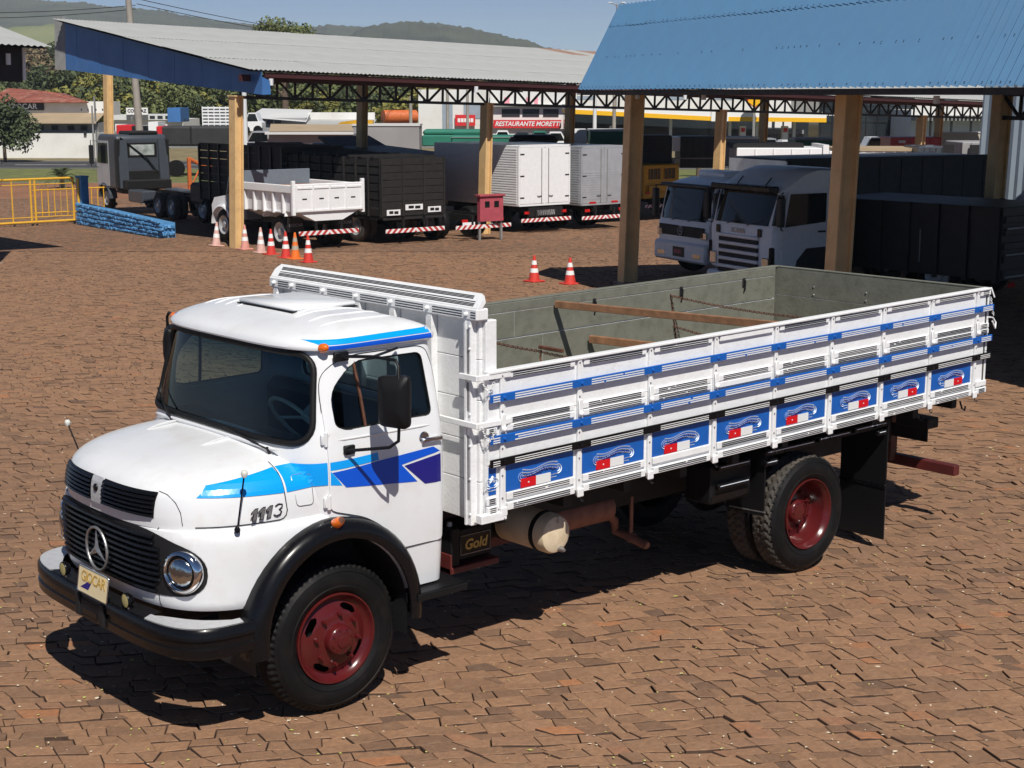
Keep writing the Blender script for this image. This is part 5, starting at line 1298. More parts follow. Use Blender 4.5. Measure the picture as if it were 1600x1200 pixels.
# ------------------------------------------------------------------ parked vehicles in the background
M['v_white'] = mat('vehicle_white', (.82, .825, .83), .4, var=.05, coat=.2); M['v_slate'] = mat('vehicle_slate', (.17, .20, .24), .45, var=.1); M['v_grey'] = mat('vehicle_graphite', (.055, .065, .080), .4, var=.1, coat=.2)
M['v_dark'] = mat('vehicle_dark', (.010, .0095, .009), .5, var=.3, scale=4); M['v_brown'] = mat('weathered_dark_boards', (.016, .0135, .012), .7, var=.4, scale=5)
M['alu'] = mat('aluminium_panel', (.62, .64, .66), .32, metal=.6, var=.12, scale=3); M['v_yellow'] = mat('vehicle_yellow', (.62, .34, .02), .45, var=.15)
M['v_navy'] = mat('dark_navy_colour', (.018, .024, .030), .5, var=.2); M['v_red'] = mat('vehicle_red', (.55, .02, .025), .4); M['v_green'] = mat('green_tarp', (.02, .18, .12), .6, var=.2, scale=1); M['tarp'] = mat('black_tarp', (.03, .03, .032), .6, var=.4, scale=1.5, bump=.5, bscale=4)
M['machine_orange'] = mat('machine_orange', (.62, .15, .04), .5, var=.3); M['warn'] = stripes('warning_stripes', (.80, .78, .76), (.48, .03, .03), 4.6, 1.0)
M['bright_view_pane'] = mat('bright_view_pane', (.42, .46, .44), .2, var=.5, scale=3); M['rim_grey'] = mat('grey_rim', (.45, .45, .45), .4, metal=.4)  # opaque pane: its pale colour stands in for the bright view through the cab
_ty = MB().lathe([(.30, -.03), (.34, .0), (.44, .0), (.49, -.03), (.505, -.06), (.505, -.20), (.49, -.23), (.44, -.26), (.30, -.24)], 28).mesh('tyre', [M['rubber']], 35)
_tyd = MB().lathe([(.30, -.03), (.34, .0), (.44, .0), (.49, -.03), (.505, -.06), (.505, -.20), (.49, -.23), (.44, -.26), (.30, -.24)], 28).mesh('tyre', [M['rubber_dusty']], 35)
_ri = MB().lathe([(.31, -.03), (.30, .0), (.27, -.03), (.22, -.09), (.12, -.07), (.10, -.01), (0, .0)], 24).mesh('rim', [M['rim_grey']], 40)
def rounded_edges(o, w_, seg=3):
    md = o.modifiers.new('edges', 'BEVEL'); md.width = w_; md.segments = seg; md.limit_method = 'ANGLE'; md.angle_limit = R(38)
    return o
def bg_wheel(par, x, y, s=1, dusty=False):
    w_ = empty('wheel'); w_.parent = par; w_.location = (x, y, .505); w_.rotation_euler = (0, 0, 0 if s > 0 else math.pi)
    link('tyre', _tyd if dusty else _ty, w_); link('rim', _ri, w_); return w_
def axle(par, x, w=1.12, dual=False, dusty=False):
    for s in (1, -1):
        bg_wheel(par, x, s*w, s, dusty)
        if dual: bg_wheel(par, x, s*(w-.30), s, dusty)
def frame_rails(par, x0, x1, z=.80, m='v_dark'):
    for s in (1, -1): MB().box(x0, x1, s*.38, s*.46, z-.12, z+.12).build('chassis_rail', M[m], par)
    for x in [x0+.4+k*(x1-x0-.8)/4 for k in range(5)]: MB().box(x-.05, x+.05, -.38, .38, z-.08, z+.08).build('cross_member', M[m], par)
def rear_bar(par, x=-.12, z=.46, w=1.15, h=.13):
    o = MB().box(-.02, .02, -w, w, -h/2, h/2, .004).build('rear_bumper', M['warn'], par); o.location = (x, 0, z)
    for yy in (-.46, .46): MB().box(0, .05, yy-.04, yy+.04, h/2, .35).build('bumper_bracket', M['v_dark'], o)
    return o
def tail_lights(par, x=-.06, z=.72, y=.85):
    for s in (1, -1): MB().box(x-.03, x, s*y-.12, s*y+.12, z-.05, z+.05, .006).build('tail_light', M['redlens'], par)
def veh(name, x, y, rz, label, cat='truck', group=None): return empty(name, (x, y, gz(x, y)), R(rz), label, cat, group)
def simple_cab(par, x0, x1, w, z0, z1, m, wz=None):
    """cab-over box, forward = +x, with windows"""
    zt = z1; zw = wz or z0+(z1-z0)*.52
    prof = [(x0, z0), (x1, z0), (x1+.02, zw), (x1-.16, zt-.06), (x1-.26, zt), (x0+.08, zt), (x0, zt-.08)]
    c = rounded_edges(MB().prism(prof, 'y', -w, w).build('cab', M[m], par, smooth=20), .07)
    MB().prism([(x1+.028, zw+.05), (x1-.135, zt-.12), (x1-.150, zt-.12), (x1+.012, zw+.05)], 'y', -w+.10, w-.10).build('windshield', M['dark_glass'], c)
    for s in (1, -1): MB().prism([(x0+.55, zw+.06), (x1-.10, zw+.06), (x1-.24, zt-.20), (x0+.55, zt-.20)], 'y', s*(w+.001), s*(w+.008)).build('side_window', M['dark_glass'], c)
    MB().box(x0-.008, x0-.001, -w*.45, w*.45, zw+.15, zt-.22).build('rear_window', M['dark_glass'], c)
    return c
def box_body(par, x0, x1, w, z0, z1, m, ribs=0, doors=True, rearm=None, slats=False):
    b = MB().box(x0, x1, -w, w, z0, z1, .015).build('cargo_box', M[m], par)
    for s in (1, -1):
        for k in range(ribs): x = x0+(x1-x0)*(k+.5)/ribs; MB().box(x-.02, x+.02, s*w, s*(w+.012), z0+.08, z1-.06).build('side_rib', M[m], b)
        if slats:
            n = int((z1-z0-.1)/.085)
            for k in range(n): z = z0+.08+k*.085; MB().box(x0+.08, x1-.05, s*w, s*(w+.014), z, z+.055, .006).build('side_slat', M[m], b)
    fr_ = rearm or m
    MB().box(x0-.02, x0, -w, w, z1-.07, z1+.01).box(x0-.02, x0, -w, -w+.06, z0, z1).box(x0-.02, x0, w-.06, w, z0, z1).box(x0-.02, x0, -w, w, z0, z0+.07).build('rear_frame', M[fr_], b)
    if doors:
        for s in (1, -1):
            d = MB().box(x0-.026, x0-.004, s*.02, s*(w-.07), z0+.08, z1-.08, .006).build('rear_door', M[fr_], b)
            MB().cyl((x0-.045, s*.16, z0+.1), (x0-.045, s*.16, z1-.1), .014, n=6).build('lock_rod', M['zinc'], d)
            for zz in (z0+.3, (z0+z1)/2, z1-.3): MB().box(x0-.04, x0-.026, s*(w-.25), s*(w-.07), zz-.02, zz+.02).build('door_hinge', M['v_dark'], d)
            MB().tube([(x0-.05, s*.16, z0+.35), (x0-.055, s*.30, z0+.33), (x0-.05, s*.36, z0+.35)], .012, 5).build('door_handle', M['v_dark'], d)
    return b
# --- white box truck
V = veh('box_truck', -31.62, -31.35, -92, 'white box truck with closed white rear doors in the sun')
frame_rails(V, 0, 7); box_body(V, .0, 4.9, 1.2, .95, 3.06, 'v_white', slats=True); rear_bar(V); tail_lights(V); axle(V, 1.6, 1.1, True); axle(V, 5.9, 1.05); simple_cab(V, 5.05, 6.9, 1.1, .7, 2.5, 'v_white')
MB().box(-.09, -.07, -.45, .45, .62, .80).build('number_plate', M['v_white'], V)
MB().box(-.09, -.07, -.8, .8, .58, .9).build('rear_valance', M['v_dark'], V)
# --- aluminium box truck
V = veh('box_truck', -34.35, -31.15, -91, 'aluminium box truck with ribbed rear doors right of the white box truck')
frame_rails(V, 0, 7.5); b = box_body(V, 0, 5.6, 1.12, .90, 3.02, 'alu', slats=True)
for k in range(12): MB().box(-.034, -.026, -1.02, -.04, 1.12+k*.085, 1.17+k*.085).build('door_rib', M['alu'], b); MB().box(-.034, -.026, .04, 1.02, 1.12+k*.085, 1.17+k*.085).build('door_rib', M['alu'], b)
rear_bar(V); tail_lights(V); axle(V, 1.7, 1.05, True); axle(V, 6.4, 1.0); simple_cab(V, 5.75, 7.5, 1.1, .7, 2.4, 'v_grey')
for s in (1, -1): MB().box(-.035, -.028, s*.55-.16, s*.55+.16, .96, 1.03).build('reflector', M['redlens'], b)
# --- bare chassis truck
V = veh('chassis_truck', -27.35, -29.75, -92, 'bare black truck chassis with striped rear bar left of the red cabinet')
frame_rails(V, 0, 8, .72); rear_bar(V); tail_lights(V, z=.66, y=.75); axle(V, 1.5, 1.05, True); axle(V, 6.6, 1.0); simple_cab(V, 5.9, 7.6, 1.1, .7, 2.5, 'v_dark')
for k in range(3): MB().lathe([(0, -.3), (.16, -.28), (.16, .28), (0, .3)], 16, M=frame((2.9+k*.45, .1, .98), (1, 0, 0), (0, 1, 0))).build('air_reservoir', M['zinc'], V, smooth=40)
MB().box(-.10, -.08, .35, .85, .53, .62).build('number_plate', M['v_white'], V)
# --- black crate-body truck
V = veh('crate_truck', -24.75, -30.05, -92, 'dark high-sided crate truck with slatted sides and three white rear plates')
frame_rails(V, 0, 8); rear_bar(V, z=.44); axle(V, 1.7, 1.08, True, True); axle(V, 6.4, 1.0)
w_, z0, z1 = 1.22, .88, 2.72
bd = MB().box(0, 5.6, -w_+.05, w_-.05, z0-.1, z0+.02).build('crate_floor', M['v_brown'], V)
for s in (1, -1):
    for k in range(9): MB().box(.02+k*.69, .09+k*.69, s*(w_-.05), s*(w_+.03), z0, z1).build('stake', M['v_brown'], V)
    for k in range(7): MB().box(.0, 5.6, s*(w_-.06), s*(w_-.02), z0+.03+k*.26, z0+.24+k*.26).build('side_plank', M['v_brown'], V)
for j, (a, b) in enumerate(((-w_, -.42), (-.40, .40), (.42, w_))):
    for k in range(8): MB().box(-.03, .01, a, b, z0+.02+k*.228, z0+.232+k*.228, .006).build('rear_plank', M['v_brown'], V)
for a in (-w_, -.41, .41, w_): MB().box(-.055, -.03, a-.03, a+.03, z0, z1).build('rear_post', M['v_brown'], V)
for y, z, w2 in ((-.8, 1.06, .26), (0, 1.16, .34), (.8, 1.02, .26)):
    p_ = MB().box(-.062, -.056, y-w2, y+w2, z-.09, z+.09).build('sign_plate', M['v_white'], V)
    MB().box(-.066, -.063, y-w2*.7, y-w2*.1, z-.05, z+.04).box(-.066, -.063, y+w2*.05, y+w2*.65, z-.04, z+.05).build('plate_print', M['v_dark'], p_)
for k in range(8): MB().box(.4+k*.68, .52+k*.68, -w_, w_, z1-.02, z1+.05).build('roof_bow', M['v_brown'], V)
simple_cab(V, 5.9, 7.7, 1.1, .7, 2.3, 'v_dark')
# --- white tipper
V = veh('tipper_truck', -21.3, -29.75, -91, 'small white tipper truck with its tailgate in the sun behind the cones')
frame_rails(V, .2, 6.2); rear_bar(V, x=.0, z=.52, w=1.08); axle(V, 1.15, 1.05, True); axle(V, 4.55, 1.02)
zt0, zt1 = 1.12, 1.98
MB().add([(0, -1.16, zt0+.06), (0, 1.16, zt0+.06), (0, 1.2, zt1), (0, -1.2, zt1), (2.9, -1.16, zt0), (2.9, 1.16, zt0), (2.9, 1.2, zt1-.1), (2.9, -1.2, zt1-.1), (0, -.5, .88), (0, .5, .88), (2.9, -.6, .88), (2.9, .6, .88)],
         [(0, 3, 2, 1), (4, 5, 6, 7), (1, 2, 6, 5), (0, 4, 7, 3), (8, 0, 1, 9), (10, 11, 5, 4), (9, 1, 5, 11), (8, 10, 4, 0), (8, 9, 11, 10)]).build('tipper_body', M['v_white'], V, recalc=True)
tg_ = MB().box(-.05, -.01, -1.2, 1.2, zt0+.03, zt1+.02, .02).build('tailgate', M['v_white'], V)
for y in (-1.18, -.59, 0, .59, 1.18): MB().box(-.075, -.05, y-.03, y+.03, zt0+.05, zt1, .004).build('gate_rib', M['v_white'], tg_)
for z in (zt0+.08, zt1-.10): MB().box(-.072, -.05, -1.18, 1.18, z-.03, z+.03, .004).build('gate_rib', M['v_white'], tg_)
for y in (-.85, -.25, .30, .9): MB().box(-.056, -.051, y-.09, y+.07, 1.53, 1.57).build('reflector', M['v_dark'], tg_)
for s in (1, -1):
    for k in range(6): MB().box(.02+k*.55, .10+k*.55, s*1.16, s*1.26, zt0-.02, zt1-.25, .01).build('body_rib', M['v_white'], V)
    MB().box(-.02, 2.95, s*1.18, s*1.28, zt1-.25, zt1-.02, .015).build('top_rail', M['v_white'], V)
    MB().box(-.04, .06, s*1.19, s*1.30, zt0-.05, zt1+.12, .01).build('hinge_post', M['v_white'], V)
    mf = MB().prism([(.55, 1.02), (.60, 1.16), (1.75, 1.16), (1.85, .95), (1.80, .94), (1.70, 1.12), (.64, 1.12), (.60, 1.0)], 'y', s*.75, s*1.2).build('mudguard', M['v_white'], V)
    fl = MB().box(.46, .49, s*.62, s*1.18, .55, .98).build('mud_flap', M['v_dark'], V)
    t = text_mb('GIOCAR', .13, .001, 0, .001); t.v = xf(frame((.455, s*.90, .74), (0, -1, 0), (0, 0, 1)), t.v); t.build('flap_lettering', M['zinc'], fl)
MB().box(2.85, 3.0, -1.2, 1.2, 1.75, 2.30, .01).build('headboard', M['v_slate'], V); MB().box(.1, 2.8, -1.12, 1.12, 1.66, 1.84, .06).build('load_of_earth', M['earth'], V)
simple_cab(V, 3.1, 4.3, 1.05, .75, 2.12, 'v_slate')
MB().prism([(4.28, .75), (5.35, .75), (5.38, 1.10), (5.2, 1.35), (4.28, 1.48)], 'y', -.95, .95).build('bonnet', M['v_white'], V, smooth=25)
for s in (1, -1): MB().sweep([(4.55+.58*math.cos(R(a)), s*1.0, .52+.58*math.sin(R(a))) for a in range(0, 181, 12)], [((math.cos(R(a)), 0, math.sin(R(a))), (0, s, 0)) for a in range(0, 181, 12)], [(0, -.2), (.05, -.2), (.05, .1), (.0, .12)]).build('wing', M['v_white'], V, smooth=40)
# --- graphite tractor unit with bare chassis
V = veh('tractor_unit', -25.5, -42.3, -96, 'graphite tractor truck with bare chassis seen from behind near the gate')
frame_rails(V, 0, 10.5, .82); axle(V, 3.3, 1.05, True, True); axle(V, 4.65, 1.05, True, True); axle(V, 10.2, 1.05)
rear_bar(V, z=.5, w=.8); tail_lights(V, y=.7)
for s in (1, -1): MB().box(6.0, 7.6, s*.5, s*1.1, .5, 1.0, .05).build('fuel_tank', M['v_grey'], V)
prof = [(8.6, .95), (10.95, .95), (11.0, 1.9), (10.75, 3.05), (10.6, 3.22), (8.75, 3.22), (8.6, 3.1)]
cb = rounded_edges(MB().prism(prof, 'y', -1.12, 1.12).build('cab', M['v_grey'], V, smooth=20), .10)
MB().box(8.58, 8.60, -.55, .55, 2.35, 2.80, .01).build('rear_window', M['bright_view_pane'], cb); MB().box(8.585, 8.60, -.66, .66, 2.27, 2.88, .01).build('window_rubber', M['v_dark'], cb)
for y_ in (-.9, .9): MB().prism([(8.35, 1.0), (8.6, 1.0), (8.6, 3.0), (8.5, 3.0)], 'y', y_-.2, y_+.2).build('rear_fairing', M['v_grey'], cb)
MB().tube([(8.57, .95, 3.1), (8.52, -.2, 2.2), (8.5, -.8, 1.4)], .03, 6).build('air_hose', M['v_dark'], cb)
MB().box(8.50, 8.60, -1.05, 1.05, .93, 1.72, .03).build('rear_shelf', M['v_dark'], cb)
MB().box(8.7, 9.9, -.8, .5, 3.2, 3.36, .05).build('roof_unit', M['v_dark'], cb)
for s in (1, -1):
    dr = MB().prism([(9.5, 1.05), (10.9, 1.05), (10.92, 1.95), (10.72, 2.95), (9.5, 2.95)], 'y', s*1.115, s*1.135).build('door', M['alu'], cb)  # pale door colour on the dark cab stands in for sunlight on its side
    MB().prism([(9.6, 2.0), (10.8, 2.0), (10.66, 2.85), (9.6, 2.85)], 'y', s*1.136, s*1.145).build('door_window', M['dark_glass'], dr)
    MB().sweep([(10.2+.60*math.cos(R(a)), s*1.0, .52+.60*math.sin(R(a))) for a in range(0, 181, 15)], [((math.cos(R(a)), 0, math.sin(R(a))), (0, s, 0)) for a in range(0, 181, 15)], [(0, -.2), (.05, -.2), (.05, .14), (0, .16)]).build('wheel_arch', M['v_grey'], cb)
    MB().box(8.45, 8.75, s*1.0, s*1.18, .95, 3.05, .05).build('side_deflector', M['v_dark'], cb)
    mm = MB().box(10.7, 10.85, s*1.32, s*1.5, 1.95, 2.75, .03).build('mirror', M['v_dark'], cb); MB().tube([(10.75, s*1.12, 2.9), (10.78, s*1.42, 2.95), (10.78, s*1.42, 1.85), (10.75, s*1.12, 1.8)], .018, 6).build('mirror_arm', M['v_dark'], mm)
MB().box(7.9, 8.5, -1.0, 1.0, .95, 1.35, .04).build('gearbox_cover', M['v_dark'], V)
# --- black stake truck behind the tipper
V = veh('stake_truck', -24.8, -35.6, -93, 'black stake truck in deep shade behind the white tipper')
frame_rails(V, 0, 8); axle(V, 1.5, 1.05, True); axle(V, 6.5, 1.0)
MB().box(.1, 6.2, -1.18, 1.18, .98, 1.08).build('load_floor', M['v_brown'], V)
for s in (1, -1):
    for k in range(9): MB().box(.1+k*.755, .18+k*.755, s*1.18, s*1.24, .95, 2.98).build('stake', M['v_dark'], V)
    for k in range(7): MB().box(.1, 6.2, s*1.14, s*1.18, 1.08+k*.28, 1.34+k*.28).build('side_plank', M['v_brown'], V)
for k in range(7): MB().box(.06, .10, -1.18, 1.18, 1.08+k*.28, 1.32+k*.28).build('rear_plank', M['v_brown'], V)
MB().box(6.3, 7.4, -1.05, 1.05, .7, 1.5, .1).build('bonnet', M['v_dark'], V)
# --- orange loader crane
p_ = at(297, 300, 66)
V = veh('loader_crane', p_.x, p_.y, -95, 'rusty orange hydraulic crane folded behind the graphite tractor', 'crane'); V.scale = (.62, .62, .82)
MB().box(-.3, .3, -.6, .6, .6, 1.1, .04).build('crane_base', M['machine_orange'], V); MB().box(-.12, .12, -.12, .12, 1.0, 2.9, .03).build('mast', M['machine_orange'], V)
MB().cyl((0, 0, 2.85), (.0, -1.7, 2.2), .10, n=8).build('boom', M['machine_orange'], V); MB().cyl((.1, 0, 1.2), (.1, -.9, 2.4), .06, n=8).build('ram', M['machine_orange'], V)
MB().cyl((0, -1.7, 2.2), (0, -1.6, 3.0), .07, n=8).build('jib', M['machine_orange'], V); MB().box(-.5, .5, -1.9, -1.3, .9, 1.5, .05).build('grab', M['rust'], V)
# --- two black tippers deep under the canopy
def black_tipper(x, y, L_, hz, lab):
    V = veh('black_tipper', x, y, -93, lab, group='black tippers under the canopy'); frame_rails(V, 0, 7); axle(V, 1.4, 1.05, True); axle(V, 5.9, 1.0)
    MB().prism([(-.3, 1.1), (L_, 1.1), (L_, 2.2+hz), (L_+1.1, 2.62+hz), (L_+1.1, 2.70+hz), (L_-.1, 2.34+hz), (-.5, 2.15+hz)], 'y', -1.2, 1.2).build('tipper_body', M['v_dark'], V)
    for s in (1, -1):
        for k in range(5): MB().box(.2+k*.8, .3+k*.8, s*1.2, s*1.26, 1.1, 2.15).build('body_rib', M['v_dark'], V)
    simple_cab(V, L_+.2, L_+1.9, 1.12, .8, 2.45+hz, 'v_grey')
black_tipper(-27.6, -37.6, 4.2, .30, 'black tipper with raised cab guard behind the crate truck')
black_tipper(-30.5, -37.2, 4.0, .55, 'taller black tipper against the side of the white box truck')
# --- yellow service truck
V = veh('service_truck', -42.2, -35.5, -92, 'yellow crew truck with barred rear windows in the shade')
frame_rails(V, 0, 6, .7); axle(V, 1.2, 1.0); axle(V, 4.8, 1.0); rear_bar(V)
b = MB().box(.1, 3.4, -1.05, 1.05, .75, 2.15, .04).build('crew_body', M['v_yellow'], V)
for s in (1, -1): MB().box(.08, .098, s*.12, s*.78, 1.55, 1.98).build('rear_window', M['dark_glass'], b); MB().box(.9, 3.0, s*1.05, s*1.058, 1.5, 1.98).build('side_window', M['dark_glass'], b)
for k in range(8): MB().cyl((.07, -.75+k*.21, 1.55), (.07, -.75+k*.21, 1.98), .012, n=5).build('window_bar', M['v_yellow'], b)
MB().box(-.1, .1, -.9, .9, 1.05, 1.30, .02).build('tail_step', M['v_yellow'], V); tail_lights(V, x=.06, z=1.0); simple_cab(V, 3.5, 5.2, 1.05, .7, 2.05, 'v_yellow')
# --- cab-over trucks parked nose-out under the blue canopy
def nose_out_cab(V, w, z0, z1, kind):
    """cab with its front at x=0"""
    zw0 = z0+(z1-z0)*(.48 if kind == 'star' else .50); zw1 = z1-.22 if kind == 'star' else z1-.50
    prof = [(-1.95, z0+.25), (-.10, z0+.25), (-.02, z0+.30), (0, zw0-.05), (-.03, zw0), (-.20, zw1), (-.28, zw1+.08), (-.55, z1-.06) if kind == 'star' else (-.75, z1-.10), (-.9, z1) if kind == 'star' else (-1.1, z1), (-1.85, z1-.02), (-1.95, z1-.12)]
    vs = []
    mb = MB()
    # rounded in plan: the sides pull the front back slightly
    rows = []
    for f, back in ((-1, .13), (-.96, .05), (-.85, .012), (-.5, 0), (0, -.02), (.5, 0), (.85, .012), (.96, .05), (1, .13)):
        rows.append([(x-(back if x > -1.2 else 0), f*w*(1-.05*max(0, (z-zw0)/(z1-zw0))), z-(.05*max(0, abs(f)-.8)/.2 if z > z1-.2 else 0)) for x, z in prof])
    m_ = len(prof)
    for r in rows: vs += r
    fs = [(i*m_+k, i*m_+(k+1) % m_, (i+1)*m_+(k+1) % m_, (i+1)*m_+k) for i in range(len(rows)-1) for k in range(m_)]+[tuple(range(m_))[::-1], tuple(range((len(rows)-1)*m_, len(rows)*m_))]
    mb.add(vs, fs); c = mb.build('cab', M['v_white'], V, smooth=35)
    # windshield as a wrapped sheet
    mb = MB(); vs = []
    for f, back in ((-.93, .05), (-.85, .012), (-.5, 0), (0, -.02), (.5, 0), (.85, .012), (.93, .05)):
        for t in (0, .5, 1): z = zw0+.04+(zw1-.02-zw0-.04)*t; x = -.03-.17*(z-zw0)/(zw1-zw0)+.012-back; vs.append((x, f*w*.97, z))
    mb.add(vs, [(i*3+k, i*3+k+1, (i+1)*3+k+1, (i+1)*3+k) for i in range(6) for k in range(2)]); mb.build('windshield', M['dark_glass'], c, smooth=60)
    MB().box(-.24, -.05 if kind == 'star' else .03, -w*.95, w*.95, zw1-.01, zw1+(.08 if kind == 'star' else .13), .03).build('sun_visor', M['v_navy' if kind == 'star' else 'black'], c, smooth=30)
    for y in (-.45, .25): wp_ = MB().tube([(.0, y, zw0+.02), (-.03, y+.30, zw0+.10), (-.04, y+.52, zw0+.14)], .010, 5).build('wiper', M['v_dark'], c)
    for s in (1, -1):
        d = MB().prism([(-.30, z0+.45), (-1.55, z0+.45), (-1.55, zw1+.02), (-.42, zw1+.02), (-.28, zw0)], 'y', s*w*.985, s*(w+.006)).build('door', M['v_white'], c)
        MB().prism([(-.36, zw0+.02), (-1.45, zw0+.10), (-1.45, zw1-.03), (-.48, zw1-.03)], 'y', s*(w*.985), s*(w+.014)).build('door_window', M['dark_glass'], d)
        MB().box(-1.45, -1.25, s*(w+.006), s*(w+.03), zw0-.12, zw0-.08).build('door_handle', M['v_dark'], d)
        mi_ = MB().box(-.16, -.02, s*(w+.10), s*(w+.28), zw0+.05, zw1-.08, .03).build('mirror', M['v_dark'], c); MB().tube([(-.3, s*w, zw1), (-.10, s*(w+.2), zw1), (-.10, s*(w+.2), zw0), (-.3, s*w, zw0-.05)], .018, 6).build('mirror_arm', M['v_dark'], mi_)
    if kind == 'star':
        g_ = MB().box(-.01, .03, -w*.86, w*.86, z0+.62, z0+.88, .02).build('grille', M['black_matt'], c)
        for k in range(3): MB().box(.03, .04, -w*.55, w*.55, z0+.66+k*.07, z0+.68+k*.07).build('grille_bar', M['plastic'], g_)
        SM_ = frame((.045, 0, z0+.76), (0, 1, 0), (0, 0, 1)); st_ = MB().tube([SM_ @ Vector((.10*math.cos(2*math.pi*i/20), .10*math.sin(2*math.pi*i/20), 0)) for i in range(20)], .010, 6, closed=True)
        for k in range(3): a = math.pi/2+k*2*math.pi/3; st_.cyl(SM_ @ Vector((0, 0, 0)), SM_ @ Vector((.095*math.cos(a), .095*math.sin(a), 0)), .018, .004, n=5)
        st_.build('star_emblem', M['steel'], g_)
        for s in (1, -1): MB().box(-.02, .03, s*w*.72, s*w*.94, z0+.60, z0+.78, .02).build('headlight', M['lens'], c)
        bp = MB().box(-.25, .08, -w, w, z0, z0+.48, .06).build('bumper', M['v_white'], V, smooth=40)
        MB().box(.08, .09, -.25, .25, z0+.12, z0+.36).build('number_plate', M['v_dark'], bp); MB().box(.085, .096, -.18, .12, z0+.2, z0+.3).build('plate_face', M['cab_red'], bp)
        for s in (1, -1): MB().box(.07, .088, s*.62, s*.95, z0+.12, z0+.24, .01).build('fog_lamp', M['lens'], bp)
        MB().box(-1.5, -.9, -.7, .5, z1-.02, z1+.16, .06).build('roof_unit', M['v_white'], c, smooth=40)
    else:
        for k in range(5):
            MB().box(-.02, .035, -w*.62, w*.62, z0+.20+k*.17, z0+.29+k*.17, .01).build('grille_slot', M['black_matt'], c)
            MB().box(-.02, .055, -w*.64, w*.64, z0+.29+k*.17, z0+.37+k*.17, .02).build('grille_bar', M['v_white'], c, smooth=40)
        t = text_mb('SCANIA', .14, .004, 0, .002); t.v = xf(frame((.03, 0, z0+1.14), (0, 1, 0), (0, 0, 1)), t.v); t.build('lettering', M['steel'], c)
        for s in (1, -1):
            MB().box(.0, .03, s*w*.60, s*w*.72, z0+1.05, z0+1.22, .01).build('marker_panel', M['black'], c)
            MB().box(-.03, .02, s*w*.74, s*w*.93, z0+.35, z0+.62, .02).build('headlight', M['lens'], c); MB().box(-.35, .01, s*(w*.94), s*(w*.99), z0+.45, z0+.85, .02).build('corner_slot', M['black'], c)
        MB().box(-.25, .06, -w, w, z0, z0+.20, .05).build('bumper', M['v_white'], V, smooth=40)
        for s in (1, -1):
            MB().prism([(-1.95, z0+.2), (-.62, z0+.2), (-.70, z0+.55), (-.95, z0+.80), (-1.45, z0+.82), (-1.75, z0+.60), (-1.95, z0+.58)], 'y', s*w*.97, s*(w+.010)).build('wheel_opening', M['v_dark'], c)
            MB().box(-1.60, -1.585, s*(w+.001), s*(w+.009), z0+.85, z1-.25).build('panel_gap', M['v_dark'], c)
            MB().prism([(-.06, zw0+.06), (-.20, zw1-.05), (-.34, zw1-.05), (-.24, zw0+.06)], 'y', s*(w*.94), s*(w*.995)).build('corner_glass', M['dark_glass'], c)
        for y in (-.5, .5): MB().tube([(-.30, y, zw1+.12), (-.45, y, zw1+.28)], .015, 5).build('roof_horn', M['v_dark'], c)
V = veh('cabover_truck', -22.85, -16.8, -14, 'white cab-over truck with round star grille and long dark box body under the blue canopy')
nose_out_cab(V, 1.15, .38, 2.42, 'star'); frame_rails(V, -8.7, -.3, .75); axle(V, -1.0, 1.05); axle(V, -6.2, 1.05, True)
MB().box(-8.8, -2.25, -1.22, 1.22, .95, 2.88, .02).build('cargo_box', M['v_navy'], V); MB().box(-2.25, -2.22, -1.2, 1.2, 1.0, 2.84).build('box_front', M['alu'], V)  # dark box colour stands in for the shade on its long side
for k in range(10): MB().box(-8.7+k*.70, -8.65+k*.70, 1.22, 1.235, 1.0, 2.84).build('side_rib', M['v_navy'], V)
MB().box(-8.82, -2.2, 1.2, 1.26, 2.82, 2.90).build('top_rail', M['v_navy'], V)
V = veh('cabover_truck', -20.35, -12.85, -13, 'white tall cab-over truck with slotted white grille bars beside the canopy column')
nose_out_cab(V, 1.12, .30, 2.80, 'slot'); frame_rails(V, -6.5, -.3, .75); axle(V, -1.3, 1.03); axle(V, -4.8, 1.03, True)
MB().box(-1.9, -.6, -1.1, 1.1, .35, .6, .04).build('step_skirt', M['v_dark'], V)
# --- black stake truck, side on, right edge
V = veh('stake_truck', -24.0, -7.95, -91, 'black high-sided truck with bright rear strips at the right edge')
frame_rails(V, .3, 6); axle(V, 1.6, 1.05, True)
MB().box(0, 4.6, -1.2, 1.2, .55, 2.05, .01).build('body', M['v_dark'], V)
for s in (1, -1):
    for k in range(7): MB().box(.05+k*.72, .15+k*.72, s*1.2, s*1.26, .5, 2.06).build('stake', M['v_dark'], V)
for z in (.70, .98, 1.26, 1.54, 1.80): MB().box(-.05, .0, -1.15, 1.15, z-.07, z+.07, .01).build('rear_plank', M['v_dark'], V)
for z in (.62, 1.08, 1.62): MB().box(-.07, -.05, -1.1, 1.1, z-.018, z+.018).build('bright_strip', M['zinc'], V)
tail_lights(V, x=-.05, z=.45); MB().tube([(1.9, 1.28, .8), (1.9, 1.29, 1.5)], .012, 5).build('door_bar', M['zinc'], V)

# --- black van behind the stake truck
p_ = at(440, 300, 63); V = veh('panel_van', p_.x, p_.y+2, -92, 'black van with two rear windows behind the black stake truck', 'van')
b = MB().box(0, 4.8, -1.05, 1.05, .45, 2.75, .12).build('body', M['v_navy'], V, smooth=40); axle(V, .9, .95); axle(V, 3.9, .95)
for s in (1, -1): MB().box(-.012, -.001, s*.08, s*.85, 1.75, 2.35).build('rear_window', M['dark_glass'], b)
